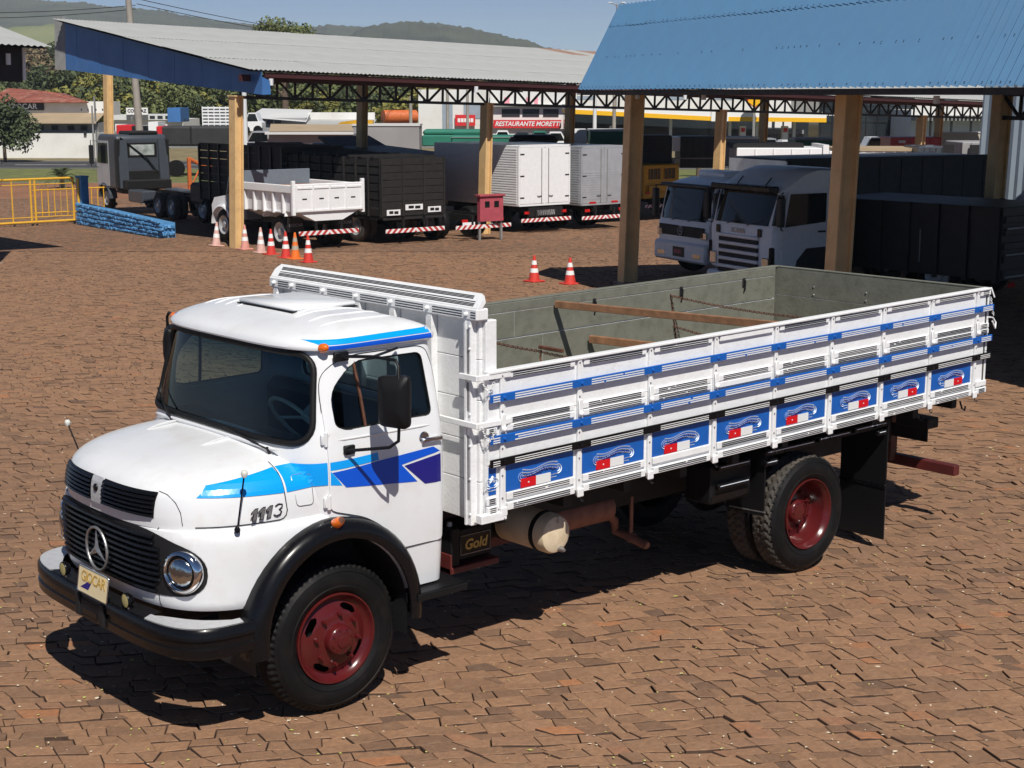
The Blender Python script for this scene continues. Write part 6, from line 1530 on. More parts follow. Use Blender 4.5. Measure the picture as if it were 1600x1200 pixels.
# ------------------------------------------------------------------ beyond the yard
M['bw'] = mat('whitewash', (.72, .72, .69), .8, var=.10, scale=.5, dirt=(.42, .36, .28), dirtamt=.4, dscale=.4); M['bgrey'] = mat('grey_render', (.30, .30, .30), .8, var=.2, scale=.4)
M['tile'] = mat('clay_tiles', (.26, .075, .05), .8, var=.4, scale=1.2, dirt=(.45, .30, .22), dirtamt=.8, dscale=1.6); M['tan'] = mat('tan_sheet_roof', (.40, .31, .20), .7, var=.15, scale=.6); M['sign_black'] = mat('black_sign', (.012, .012, .014), .5)
M['sign_white'] = mat('white_sign', (.80, .80, .79), .5); M['sign_red'] = mat('red_sign', (.62, .025, .03), .5); M['st_yellow'] = mat('station_yellow', (.85, .46, .01), .5); M['bglass'] = mat('shop_glass', (.02, .026, .03), .12, spec=.8)
M['concrete'] = mat('concrete_pole', (.34, .31, .27), .8, var=.2, scale=2); M['wire'] = mat('cable', (.03, .03, .03), .6); M['pale_roof'] = mat('pale_metal_roof', (.62, .63, .62), .5, var=.08, scale=.3); M['dark_win'] = mat('dark_window', (.03, .035, .04), .2)
M['cream_wall'] = mat('cream_wall', (.55, .50, .40), .8, var=.15, scale=.4); M['pink_post'] = mat('pink_poster', (.72, .30, .36), .6)
def facing(px, d, dz=0.0):
    """matrix on the ground at photo column px, d metres ahead: x = right, y = away, z = up"""
    p = at(px, 300, d); z = gz(p.x, p.y)
    Mx = Matrix((RH, VH, Vector((0, 0, 1)))).transposed().to_4x4(); Mx.translation = (p.x, p.y, z+dz); return Mx
def hz(py, d, px=800):
    """height above the local ground of image row py at distance d"""
    p = at(px, py, d); return p.z-gz(p.x, p.y)
class Far:
    """helper: boxes given by photo columns/rows at one distance, in the thing's own frame"""
    def __init__(s, name, label, cat, pxc, d, group=None):
        s.d = d; s.pxc = pxc; s.o = empty(name, M=facing(pxc, d), label=label, cat=cat, group=group)
    def X(s, px, dd=0): return (px-s.pxc)/2410.84*(s.d+dd)
    def Z(s, py): return hz(py, s.d, s.pxc)
    def box(s, part, px0, px1, py0, py1, y0, y1, m, c=0.0, par=None):
        return MB().box(s.X(px0), s.X(px1), y0, y1, s.Z(py1), s.Z(py0), c).build(part, M[m], par or s.o)
    def text(s, part, body, px, py, hpx, m, y=-.05, par=None, shear=0, sx=1.0):
        t = text_mb(body, hpx/2410.84*s.d*1.35, .005, shear, .01); t.v = xf(frame((s.X(px), y, s.Z(py)), (1, 0, 0), (0, 0, 1)) @ Matrix.Diagonal((sx, 1, 1, 1)), t.v); return t.build(part, M[m], par or s.o)
# --- white workshop with tile roof
B = Far('workshop', 'white workshop with clay tile roof and black shop sign behind the highway', 'building', 80, 124)
B.box('lower_wall', -20, 156, 207, 249, 0, 7, 'bw'); B.box('shaded_front', 20, 155, 192, 207.5, .6, 6, 'bgrey'); B.box('upper_wall', -20, 150, 159, 181, 4, 9, 'bw')
MB().add([(B.X(25), -.6, B.Z(191)), (B.X(158), -.6, B.Z(191)), (B.X(150), 4, B.Z(177)), (B.X(30), 4, B.Z(177)), (B.X(25), -.6, B.Z(192.5)), (B.X(158), -.6, B.Z(192.5))], [(0, 1, 2, 3), (0, 4, 5, 1)]).build('awning_roof', M['tan'], B.o)
rt = MB().add([(B.X(-40), 3.4, B.Z(160)), (B.X(128), 3.4, B.Z(160)), (B.X(60), 9, B.Z(146)), (B.X(0), 9.5, B.Z(140)), (B.X(-40), 9.5, B.Z(138))], [(0, 1, 2, 3, 4)]).build('tile_roof', M['tile'], B.o)
mb = MB()
for k in range(16):
    t = k/15; a = Vector((B.X(-38), 3.4, B.Z(160))).lerp(Vector((B.X(-38), 9.5, B.Z(138))), t); b = Vector((B.X(127), 3.4, B.Z(160))).lerp(Vector((B.X(30), 9.3, B.Z(143))), t); mb.cyl(a, b, .06, n=5)
tag(mb.build('tile_courses', M['tile'], rt), kind='stuff')
sg = B.box('sign_board', 8, 53, 160, 173, 3.8, 3.99, 'sign_black'); B.text('sign_lettering', 'GIOCAR', 20, 167, 9, 'sign_white', y=3.77, par=sg)
for px in (60, 83, 108, 128): B.box('high_vent', px, px+10, 196, 203, .5, .62, 'dark_win')
B.box('box_lamp', 136, 140, 204, 211, -.15, 0, 'dark_win')
B.box('drain_pipe', 154, 156, 150, 250, -.2, 0, 'zinc')
# --- low white building with sign
B = Far('roadside_store', 'low white roadside store with raised white sign behind the lamp pole', 'building', 230, 150)
B.box('wall', 184, 290, 186, 205, 0, 8, 'bw'); B.box('parapet', 184, 270, 179, 187, -.3, 8, 'pale_roof'); s_ = B.box('sign_board', 206, 239, 168, 178.5, -.8, -.6, 'sign_white'); B.text('sign_lettering', 'CONFIAZ', 222.5, 173, 5, 'sign_black', y=-.83, par=s_)
B.box('sign_leg', 213, 214.5, 178, 188, -.7, -.62, 'zinc'); B.box('blue_tank', 270, 290, 168, 190, -1, 3, 'fascia_blue')
for px in (240, 252, 264): B.box('window', px, px+8, 180.5, 185, -.34, -.30, 'dark_win')
# --- lorries on the highway side
B = Far('tarpaulin_lorry', 'black tarpaulin trailer with red cab end standing beyond the highway', 'truck', 290, 96)
B.box('red_cab', 248, 257, 197, 234, 0, 2.4, 'v_red', .05); tp_ = B.box('tarp_body', 255, 362, 197, 228, 0, 2.5, 'tarp', .12); B.box('side_rail', 255, 362, 228, 231, -.03, 2.5, 'zinc')
for px in (276, 330, 350):
    w_ = MB().lathe([(0, -.02), (.25, -.02), (.5, -.02), (.52, .05), (.52, .3), (0, .3)], 18, M=Matrix.Translation((B.X(px), .0, .52))).build('wheel', M['rubber'], B.o)
B.box('tarp_seam', 300, 303, 198, 228, -.03, 0, 'v_dark')
B = Far('tarpaulin_lorry', 'short red lorry with dark side panel parked left of the lamp pole', 'truck', 203, 100)
B.box('red_body', 186, 210, 195, 240, 0, 2.4, 'v_red', .05); B.box('dark_panel', 209, 226, 197, 240, .05, 2.4, 'v_dark'); B.box('white_panel', 235, 250, 190, 240, .2, 2.4, 'v_white')
B = Far('livestock_trailer', 'white slatted livestock trailer seen over the black tarpaulin', 'trailer', 342, 112)
B.box('body', 321, 366, 168, 210, .12, 2.5, 'zinc')
for k in range(8): B.box('slat', 320, 367, 167+k*5, 169.5+k*5, 0, .1, 'v_white')
for k in range(6): B.box('post', 320+k*9, 321.2+k*9, 166, 210, -.05, .05, 'v_white')
# --- houses seen under the canopy
B = Far('grey_house', 'low grey house with pale sheet roof and long white banner wall', 'house', 480, 118)
B.box('wall', 397, 480, 184, 205, 0, 6, 'bgrey'); MB().add([(B.X(392), -.5, B.Z(183)), (B.X(482), -.5, B.Z(190)), (B.X(478), 5, B.Z(172)), (B.X(397), 5, B.Z(170))], [(0, 1, 2, 3)]).build('roof', M['pale_roof'], B.o)
B.box('banner_wall', 476, 582, 176, 188, 3, 3.3, 'bw'); MB().add([(B.X(455), -.8, B.Z(196)), (B.X(585), -.8, B.Z(196)), (B.X(585), 3, B.Z(187)), (B.X(470), 3, B.Z(187))], [(0, 1, 2, 3)]).build('porch_roof', M['roof_grey'], B.o); B.box('porch_wall', 460, 585, 196, 215, 0, 3, 'bgrey')
for px in (405, 420, 433): B.box('window', px, px+9, 187, 194, -.04, 0, 'dark_win')
B = Far('shed', 'shed with sunlit tan roof and grey walls behind the black stake truck', 'shed', 482, 82)
MB().add([(B.X(425), -.4, B.Z(205)), (B.X(556), -.4, B.Z(204)), (B.X(540), 3.5, B.Z(196.5)), (B.X(410), 3.5, B.Z(195))], [(0, 1, 2, 3)]).build('roof', M['tan'], B.o); B.box('fascia', 418, 555, 205, 209.5, -.38, -.3, 'pale_roof'); B.box('wall', 420, 553, 209, 245, 0, 3.4, 'bgrey')
B = Far('parked_car', 'pale silver car parked left of the tan roofed shed', 'car', 400, 88)
def small_car(B, px0, px1, ytop, ybot, m):
    x0, x1 = B.X(px0), B.X(px1); L_ = x1-x0; z1 = B.Z(ytop); z0 = max(.1, z1-1.45)
    b = MB().prism([(x0, z0+.25), (x0+.02*L_, z0+.75), (x0+.22*L_, z0+.85), (x0+.36*L_, z1), (x0+.72*L_, z1), (x0+.88*L_, z0+.9), (x1, z0+.8), (x1, z0+.25)], 'y', 0, 1.65).build('body', M[m], B.o, smooth=25)
    MB().prism([(x0+.26*L_, z0+.88), (x0+.375*L_, z1-.07), (x0+.70*L_, z1-.07), (x0+.82*L_, z0+.90)], 'y', -.012, -.001).build('side_windows', M['dark_glass'], B.o)
    for fx in (.2, .8): MB().lathe([(0, -.02), (.3, -.02), (.31, .0), (.31, .2), (0, .2)], 16, M=Matrix.Translation((x0+fx*L_, 0, z0+.3))).build('wheel', M['rubber'], B.o)
small_car(B, 372, 440, 205, 235, 'alu')
B = Far('parked_van', 'white van roof peeping left of the grey house', 'van', 392, 105); small_car(B, 380, 412, 176, 200, 'v_white')
B = Far('site_container', 'long grey container with white roof edge and yellow boat on top', 'container', 605, 86)
B.box('body', 553, 656, 196, 245, 0, 2.6, 'bgrey'); B.box('roof_edge', 552, 657, 193.5, 196.5, -.05, 2.65, 'pale_roof')
MB().prism([(B.X(528), B.Z(194)), (B.X(534), B.Z(190.5)), (B.X(562), B.Z(186.5)), (B.X(583), B.Z(188)), (B.X(583), B.Z(194))], 'y', .3, 1.2).build('boat', M['v_yellow'], B.o)
B = Far('round_tank', 'rusty orange steel tank lying on its side', 'tank', 628, 122)
MB().lathe([(0, -1.5), (.50, -1.5), (.52, -1.4), (.52, 1.25), (0, 1.3)], 22, M=frame((B.X(628), 0, B.Z(182)), (0, 0, 1), (1, .5, 0))).build('shell', M['machine_orange'], B.o, smooth=40); B.box('cradle', 605, 650, 191, 205, -.3, .5, 'rust'); B.box('tank_end', 601, 603, 178, 187, -.8, -.4, 'rust')
B = Far('white_depot', 'white depot with blue-grey doors and small red sign right of the rusty tank', 'building', 725, 128)
B.box('wall', 655, 765, 140, 215, 0, 9, 'bw'); B.box('door', 692, 708, 160, 205, -.04, 0, 'wall_zinc'); B.box('door', 725, 755, 160, 185, -.04, 0, 'wall_zinc'); sg = B.box('sign_board', 712, 743, 179, 196, -.30, -.2, 'sign_red')
for k, (a, b) in enumerate(((716, 720), (721, 725), (726, 731), (732, 735), (736, 740))): B.box('sign_mark', a, b, 184.5, 190.5, -.32, -.301, 'sign_white', par=sg)
B = Far('restaurant', 'white restaurant front with long red sign below small windows', 'building', 825, 122)
B.box('wall', 766, 900, 140, 215, 0, 9, 'bw'); sg = B.box('sign_board', 771, 876, 187, 199.5, -.35, -.2, 'sign_red'); B.text('sign_lettering', 'RESTAURANTE MORETTI', 824, 193.3, 7.2, 'sign_white', y=-.38, par=sg, shear=.25, sx=.93)
for px0, px1 in ((784, 812), (816, 842), (848, 872)): B.box('window', px0, px1, 170, 182, -.05, 0, 'dark_win')
for px0, px1 in ((788, 796), (822, 828), (834, 840)): B.box('poster', px0, px1, 152, 162, -.05, 0, 'pink_post')
B.box('cornice', 766, 900, 163, 166, -.5, 0, 'pale_roof')
# --- green trailers
B = Far('green_trailer', 'green tarpaulin trailer in front of the white depot', 'trailer', 715, 78); B.box('tarp_body', 660, 768, 203, 212, .8, 3, 'v_green', .1); B.box('tarp_side', 660, 768, 211, 228, 0, 3, 'v_green', .05); B.box('side_rail', 660, 768, 228, 231, -.03, 3, 'zinc')
B = Far('green_trailer', 'second green tarpaulin trailer showing left of the white box truck doors', 'trailer', 790, 74); B.box('tarp_body', 705, 850, 212, 232, 0, 2.5, 'v_green', .08); B.box('rope_rail', 705, 850, 214, 215, -.03, 0, 'zinc')
B = Far('roofed_lorry', 'dark lorry cab with black roof fairing behind the white box truck', 'truck', 838, 66); B.box('roof_fairing', 797, 872, 211, 228, 0, 2.2, 'v_dark', .25); B.box('side_fairing', 795, 806, 214, 240, .1, 2.2, 'v_grey', .1)
for i, (a, b, t, m_, lb) in enumerate(((772, 795, 204, 'v_white', 'white car between the green trailers and the restaurant sign'), (800, 828, 207, 'v_navy', 'dark blue car below the restaurant sign'), (826, 856, 205, 'v_green', 'green car roof below the restaurant sign'), (852, 880, 206, 'v_white', 'white car at the right end below the restaurant sign'))):
    B = Far('parked_car', lb, 'car', (a+b)/2, 100); small_car(B, a-10, b+10, t, 225, m_)
# --- filling station
B = Far('filling_station', 'filling station with long white and yellow canopy and dark shop front', 'building', 1085, 112)
def st_can(px0, px1, y0, y1):
    MB().add([(B.X(px0), -3, B.Z(y0)), (B.X(px1), -3, B.Z(y1)), (B.X(px1), -3, B.Z(y1+7.5)), (B.X(px0), -3, B.Z(y0+7.5)), (B.X(px0), 4, B.Z(y0)), (B.X(px1), 4, B.Z(y1)), (B.X(px1), 4, B.Z(y1+7.5)), (B.X(px0), 4, B.Z(y0+7.5))], [(0, 1, 2, 3), (4, 7, 6, 5), (0, 4, 5, 1), (3, 2, 6, 7), (1, 5, 6, 2), (0, 3, 7, 4)]).build('canopy_fascia', M['sign_white'], B.o)
    MB().add([(B.X(px0), -3.02, B.Z(y0+7)), (B.X(px1), -3.02, B.Z(y1+7)), (B.X(px1), -3.02, B.Z(y1+13.5)), (B.X(px0), -3.02, B.Z(y0+13.5)), (B.X(px0), 4, B.Z(y0+7.6)), (B.X(px1), 4, B.Z(y1+7.6)), (B.X(px1), 4, B.Z(y1+13.5)), (B.X(px0), 4, B.Z(y0+13.5))], [(0, 1, 2, 3), (4, 7, 6, 5), (0, 4, 5, 1), (3, 2, 6, 7), (1, 5, 6, 2), (0, 3, 7, 4)]).build('yellow_band', M['st_yellow'], B.o)
st_can(880, 1105, 163, 174); st_can(1105, 1274, 174, 176)
B.box('shop_front', 885, 1280, 176, 218, 5, 9, 'bglass'); B.box('white_block', 1100, 1126, 172, 188, -3.1, -3.03, 'sign_white')
for px in (925, 1042, 1133, 1175, 1232): B.box('canopy_post', px, px+4, 176, 225, -1, -.6, 'bolt_white')
for px in (950, 985, 1150, 1215): p_ = B.box('fuel_pump', px, px+9, 196, 222, -1.2, -.5, 'sign_white'); B.box('pump_screen', px+1.5, px+7.5, 199, 205, -1.24, -1.2, 'sign_red', par=p_)
for px in (1208, 1225, 1240): B.box('shop_poster', px, px+12, 190, 204, 4.9, 5, 'sign_white')
B.box('shop_counter', 1190, 1272, 205, 211, 4.8, 5, 'bgrey')
B = Far('station_sign', 'yellow and red shell shaped sign above the filling station', 'sign', 1175, 108)
fan = [(B.X(1175), B.Z(167))]+[(B.X(1175)+.50*math.sin(R(-70+140*i/8))*(1+.05*(i % 2)), B.Z(167)+.72*math.cos(R(-70+140*i/8))*.95+.12) for i in range(9)]
big = [((u-B.X(1175))*1.22+B.X(1175), (v-B.Z(160))*1.22+B.Z(160)) for u, v in fan]
MB().prism(big, 'y', -.02, .12).build('red_border', M['sign_red'], B.o); MB().prism(fan, 'y', -.05, -.021).build('yellow_fan', M['st_yellow'], B.o); B.box('sign_pole', 1173, 1177, 165, 215, .02, .1, 'zinc')
# --- dark dealership and white halls
B = Far('dealership', 'dark glass dealership with small white lettering on its front', 'building', 1345, 118)
B.box('glass_front', 1275, 1422, 152, 222, 0, 12, 'bglass'); B.text('lettering', 'Mercedes-Benz', 1300, 178, 5.5, 'sign_white', y=-.03, sx=.9)
for k in range(9): B.box('mullion', 1278+k*17.5, 1279+k*17.5, 152, 222, -.06, 0, 'v_dark')
for z in (165, 190): B.box('transom', 1275, 1422, z, z+1, -.06, 0, 'v_dark')
B.box('lit_poster', 1306, 1322, 192, 200, -.03, -.01, 'sign_white')
B = Far('white_hall', 'long white hall with dark slatted awning at the right', 'building', 1490, 112)
B.box('wall', 1418, 1620, 172, 225, 0, 10, 'bw'); B.box('awning', 1418, 1620, 180, 188, -1.5, 0, 'zinc')
for k in range(34): B.box('awning_slat', 1420+k*6, 1423+k*6, 180.5, 187.5, -1.56, -1.5, 'v_dark')
for px in (1425, 1440, 1472, 1502, 1535): B.box('pillar', px, px+2.5, 186, 222, -1.4, -1.2, 'v_dark')
B = Far('boundary_wall', 'low beige boundary wall in front of the white hall', 'wall', 1520, 92); B.box('wall', 1455, 1640, 207, 228, 0, .3, 'cream_wall'); B.box('coping', 1455, 1640, 205.5, 207.5, -.05, .35, 'pale_roof')
B = Far('warehouse', 'long pale warehouse roofline behind the filling station', 'building', 1150, 165); B.box('wall', 880, 1660, 134, 190, 0, 20, 'bw'); B.box('roof_edge', 880, 1660, 131, 137, -.6, 20, 'pale_roof')
for k in range(10): B.box('window', 900+k*70, 930+k*70, 150, 156, -.04, 0, 'wall_zinc')
# --- more parked vehicles seen between the columns
def lorry(lb, pxc, d, px0, px1, yt, yb, m_, extra=None, name='lorry'):
    B = Far(name, lb, 'truck', pxc, d); b = B.box('body', px0, px1, yt, yb, 0, 2.4, m_, .03); n = 5
    for k in range(n+1): B.box('body_rib', px0+(px1-px0)*k/n-.6, px0+(px1-px0)*k/n+.6, yt+1, yb, -.05, 0, m_)
    if extra:
        for part, a, b_, y0, y1, dy0, dy1, mm in extra: B.box(part, a, b_, y0, y1, dy0, dy1, mm)
    return B
lorry('black open stake lorry right of the first blue canopy column', 1020, 66, 1000, 1048, 212, 262, 'v_dark', [('crate_rail', 1000, 1047, 211+6*k, 213+6*k, -.12, -.06, 'v_brown') for k in range(5)])
lorry('dark navy bus-like lorry left of the brown canopy column', 1090, 68, 1062, 1115, 213, 262, 'v_navy', [('window', 1050, 1062, 214, 236, 0, 2, 'alu'), ('pale_stripe', 1010, 1118, 246, 248, -.1, -.06, 'zinc')])
lorry('white tipper lorry standing behind the dark box truck', 1222, 62, 1150, 1292, 231, 270, 'v_white', [('headboard', 1283, 1292, 226, 255, -.1, 2.4, 'v_white'), ('dark_cover', 1145, 1255, 224, 232, .2, 2.2, 'v_dark')])
lorry('small white gate body next to the brown column behind the dark box', 1325, 64, 1294, 1348, 236, 262, 'v_white')
lorry('white box body with two rear doors behind the dark box truck', 1384, 64, 1345, 1428, 236, 268, 'v_white', [('roof', 1300, 1430, 231, 236, -.05, 2.6, 'tan'), ('door_gap', 1396, 1397, 238, 262, -.06, -.01, 'v_dark'), ('door_gap', 1402, 1403, 238, 262, -.06, -.01, 'v_dark')])
lorry('graphite van body right of the white box body', 1460, 63, 1432, 1478, 229, 266, 'v_grey', [('door_gap', 1453, 1454, 236, 262, -.06, -.01, 'v_dark')])
lorry('green trailer in front of the dark dealership', 1285, 84, 1240, 1312, 219, 240, 'v_green', [('top_edge', 1240, 1312, 216, 219, 0, 2.4, 'bgrey')], 'trailer')
lorry('red trailer in front of the white hall', 1436, 84, 1388, 1466, 214, 232, 'v_red', [('white_print', 1400, 1411, 219, 223, -.07, -.01, 'sign_white')], 'trailer')
lorry('long green trailer left of the first blue canopy column', 945, 76, 922, 985, 205, 228, 'v_green', [('white_box', 885, 916, 202, 235, 0, 2.2, 'v_white'), ('top_edge', 920, 985, 202, 205, 0, 2.4, 'pale_roof')], 'trailer')
lorry('pale blue-grey box trailer between the brown and black columns', 1160, 72, 1128, 1182, 217, 258, 'wall_zinc', [('top_edge', 1126, 1184, 214, 217, -.03, 2.4, 'sign_white')], 'trailer')
lorry('long grey flat trailer with black panels at the far right', 1535, 60, 1500, 1570, 222, 262, 'bgrey', [('black_rack', 1510, 1524, 226, 258, -.2, -.1, 'v_dark'), ('black_rack', 1468, 1485, 226, 258, -.2, -.1, 'v_dark')], 'trailer')
for i, (a, b, t, m_, lb) in enumerate(((1186, 1215, 216, 'alu', 'silver car below the filling station canopy'), (1205, 1252, 219, 'v_white', 'white pickup right of the black canopy column'), (1345, 1382, 214, 'v_white', 'white car right of the cream column in front of the dealership'))):
    B = Far('parked_car', lb, 'car', (a+b)/2, 92); small_car(B, a-6, b+6, t, 232, m_)
# --- poles, lamps, wires
def pole(px, d, ytop, r0, r1, lb, m_='concrete', lean=0.0, arm=True):
    B = Far('utility_pole', lb, 'pole', px, d); zt = B.Z(ytop)
    MB().cyl((0, 0, 0), (lean, 0, zt), r0, r1, n=10).build('shaft', M[m_], B.o, smooth=60)
    if arm: MB().box(lean-.9, lean+.9, -.05, .05, zt-.5, zt-.38).build('crossarm', M['concrete'], B.o)
    for k in (-.8, -.3, .3, .8): MB().cyl((lean+k, 0, zt-.38), (lean+k, 0, zt-.22), .05, n=6).build('insulator', M['dark_win'], B.o)
    return B
pole(227, 72, -35, .20, .13, 'concrete utility pole rising behind the blue gable', lean=-.45)
pole(643, 96, 150, .13, .10, 'slim concrete pole behind the canopy truss', arm=False); pole(700, 105, 120, .12, .09, 'thin grey pole beside the red sign', arm=False); pole(731, 110, 110, .12, .09, 'thin pole right of the small red sign', arm=False); pole(928, 92, 120, .14, .10, 'white concrete pole left of the first cream column', 'bolt_white', arm=False); pole(958, 95, 120, .14, .10, 'grey pole immediately left of the first cream column', arm=False); pole(386, 70, 140, .14, .11, 'pale pole right of the first cream column', 'bolt_white', arm=False); pole(150, 118, 165, .08, .06, 'thin grey pole at the right end of the workshop', 'zinc', arm=False)
B = Far('street_lamp', 'twin arm street lamp above the corner of the blue canopy', 'street lamp', 960, 120); z = B.Z(10)
MB().cyl((0, 0, 0), (0, 0, z), .10, .06, n=8).build('lamp_pole', M['zinc'], B.o)
for s in (1, -1): MB().tube([(0, 0, z-.1), (s*.25, 0, z+.05), (s*.55, 0, z+.12)], .035, 6).build('lamp_arm', M['zinc'], B.o); MB().box(s*.35, s*.65, -.1, .1, z+.1, z+.17, .02).build('lamp_head', M['bolt_white'], B.o)
B = Far('street_lamp', 'curved street lamp above the tile roof of the workshop', 'street lamp', 2, 112); z = B.Z(122)
MB().tube([(0, 0, 0), (0, 0, z-.8), (.15, 0, z-.25), (.6, 0, z)], .05, 6).build('lamp_pole', M['zinc'], B.o); MB().box(.55, .95, -.1, .1, z-.02, z+.08, .02).build('lamp_head', M['bolt_white'], B.o)
def wire(a, b, s, lb): 
    pa, pb = at(*a), at(*b); o = MB().tube([p-pa for p in [pa.lerp(pb, i/24)-Vector((0, 0, s*4*(i/24)*(1-i/24))) for i in range(25)]], .022, 4).build('overhead_wire', M['wire']); o.location = pa; tag(o, lb, 'wire', 'overhead wires')
wire((212, 8, 72), (-400, 2, 60), .4, 'upper overhead wire running left from the utility pole'); wire((212, 14, 72), (-400, 14, 60), .4, 'lower overhead wire running left from the utility pole')
wire((214, -2, 72), (700, 70, 130), .5, 'upper overhead wire running right behind the canopy roof'); wire((214, 6, 72), (700, 76, 130), .5, 'lower overhead wire running right behind the canopy roof')
wire((108, 78, 60), (-80, 76, 50), .15, 'wire stretched between the two canopies at the left'); wire((104, 100, 60), (-80, 100, 50), .15, 'lower wire stretched between the two canopies at the left')
# ------------------------------------------------------------------ vegetation
def leaf_mat(name, c1, c2):
    m = mat(name, c1, .75, var=.3, scale=.9, col2=c2); m.node_tree.nodes['Principled BSDF'].inputs['Transmission Weight'].default_value = 0; return m
M['leaf'] = leaf_mat('foliage_green', (.13, .15, .045), (.06, .08, .022)); M['leaf_y'] = leaf_mat('foliage_yellow_green', (.24, .22, .045), (.12, .13, .03)); M['leaf_d'] = leaf_mat('foliage_dark', (.070, .092, .034), (.034, .048, .018)); M['leaf_dry'] = leaf_mat('dry_scrub', (.24, .18, .095), (.12, .09, .05)); M['bark'] = mat('bark', (.12, .085, .06), .9, var=.3, scale=4)
M['forest'] = mat('forest_hillside', (.050, .062, .034), .95, var=.5, scale=.02, dirt=(.10, .10, .05), dirtamt=.5, dscale=.006, bump=1.0, bscale=.06); M['field'] = mat('green_field', (.17, .20, .085), .95, var=.2, scale=.006, dirt=(.30, .26, .14), dirtamt=.6, dscale=.004)
def crown_mb(rnd, rx, rz, n, size, clumps=9, droop=0.0):
    """leaf faces spread through clumps"""
    mb = MB(); cl = []
    for _ in range(clumps):
        a = rnd.random()*6.283; e = math.asin(rnd.uniform(-.75, 1)); q = rnd.uniform(.35, .78); cl.append((Vector((math.cos(a)*math.cos(e)*rx*q, math.sin(a)*math.cos(e)*rx*q, math.sin(e)*rz*q)), rnd.uniform(.30, .55)))
    cl.append((Vector((0, 0, 0)), .6))
    vs = []; fs = []
    for i in range(n):
        c, f = cl[rnd.randrange(len(cl))]
        d = Vector((rnd.gauss(0, 1), rnd.gauss(0, 1), rnd.gauss(0, 1))).normalized()*rnd.random()**.4
        p = c+Vector((d.x*rx*f, d.y*rx*f, d.z*rz*f-droop*abs(d.x)))
        nrm = (d+Vector((rnd.gauss(0, .5), rnd.gauss(0, .5), rnd.gauss(0, .5)+.3))).normalized(); a = nrm.orthogonal().normalized(); a.rotate(Matrix.Rotation(rnd.random()*6.28, 3, nrm)); b = nrm.cross(a); s = size*rnd.uniform(.6, 1.3)
        k = len(vs); vs += [p+a*s, p+b*s*.6, p-a*s*.8, p-b*s*.6]; fs.append((k, k+1, k+2, k+3))
    return mb.add(vs, fs)
def tree(name, loc, h, rx, rz, m, lb, n=1600, size=.28, rnd=None, droop=0.0):
    t = empty(name, loc, 0, lb, 'tree'); rnd = rnd or random.Random(int(abs(loc[0]*7)))
    tr_ = MB().tube([(0, 0, -.2), (.05*h*.1, 0, h*.35), (0, .05, h*.75)], [.035*h, .026*h, .01*h], 8)
    for k in range(5): a = k*1.26; tr_.tube([(0, 0, h*(.35+.06*k)), (math.cos(a)*rx*.5, math.sin(a)*rx*.5, h*(.55+.05*k))], [.014*h, .004*h], 6)
    tr_.build('trunk', M['bark'], t, smooth=60); o = crown_mb(rnd, rx, rz, n, size, 11, droop).build('crown', M[m], t, recalc=False); o.location = (0, 0, h-rz*.95); return t
p = at(8, 246, 116); tree('shade_tree', (p.x, p.y, gz(p.x, p.y)), 4.6, 2.3, 2.2, 'leaf_d', 'dark drooping tree in front of the workshop at the left edge', 5200, .16, droop=.4)
p = at(450, 300, 165); tree('round_tree', (p.x, p.y, gz(p.x, p.y)), 13.0, 5.2, 2.6, 'leaf', 'round crowned tree rising above the grey canopy roof', 6000, .20)
def woodland():
    rnd = random.Random(21); mbs = {k: MB() for k in ('leaf', 'leaf_y', 'leaf_d', 'leaf_dry')}
    protos = {}
    for k in mbs: protos[k] = [crown_mb(random.Random(hash_ + i), 1.0, .85, 700, .10, 9) for i, hash_ in enumerate((3, 9, 27))]
    spots = []
    for px in range(-60, 1000, 13):
        for row in range(5):
            d = 175+row*28+rnd.uniform(-8, 8); q = px+rnd.uniform(-9, 9); spots.append((q, d, row))
    for q, d, row in spots:
        if q > 640 and row < 2: continue
        rise = 2.2*row*(1.0 if q < 420 else .55)
        p = at(q, 300, d); r = rnd.uniform(2.2, 4.2); h = rnd.uniform(4.0, 7.0)
        yel = 140 < q < 190 and row < 3
        k = 'leaf_y' if yel or rnd.random() < .22 else rnd.choice(('leaf', 'leaf_d', 'leaf_d', 'leaf_dry' if row > 1 else 'leaf'))
        if q < 95 and row > 1: k = rnd.choice(('leaf_dry', 'leaf_d', 'leaf_dry'))
        pr = rnd.choice(protos[k]); a = rnd.random()*6.28; ca_, sa_ = math.cos(a)*r, math.sin(a)*r; z0 = gz(p.x, p.y)+rise+h-r*.8
        mbs[k].add([(p.x+v[0]*ca_-v[1]*sa_, p.y+v[0]*sa_+v[1]*ca_, z0+v[2]*r) for v in pr.v], pr.f)
    full = MB(); ks = list(mbs)
    for i, k in enumerate(ks): full.add(mbs[k].v, mbs[k].f, i)
    tag(full.build('woodland', [M[k] for k in ks], recalc=False), 'band of mixed green trees and dry scrub behind the roadside buildings', 'woodland', kind='stuff')
woodland()
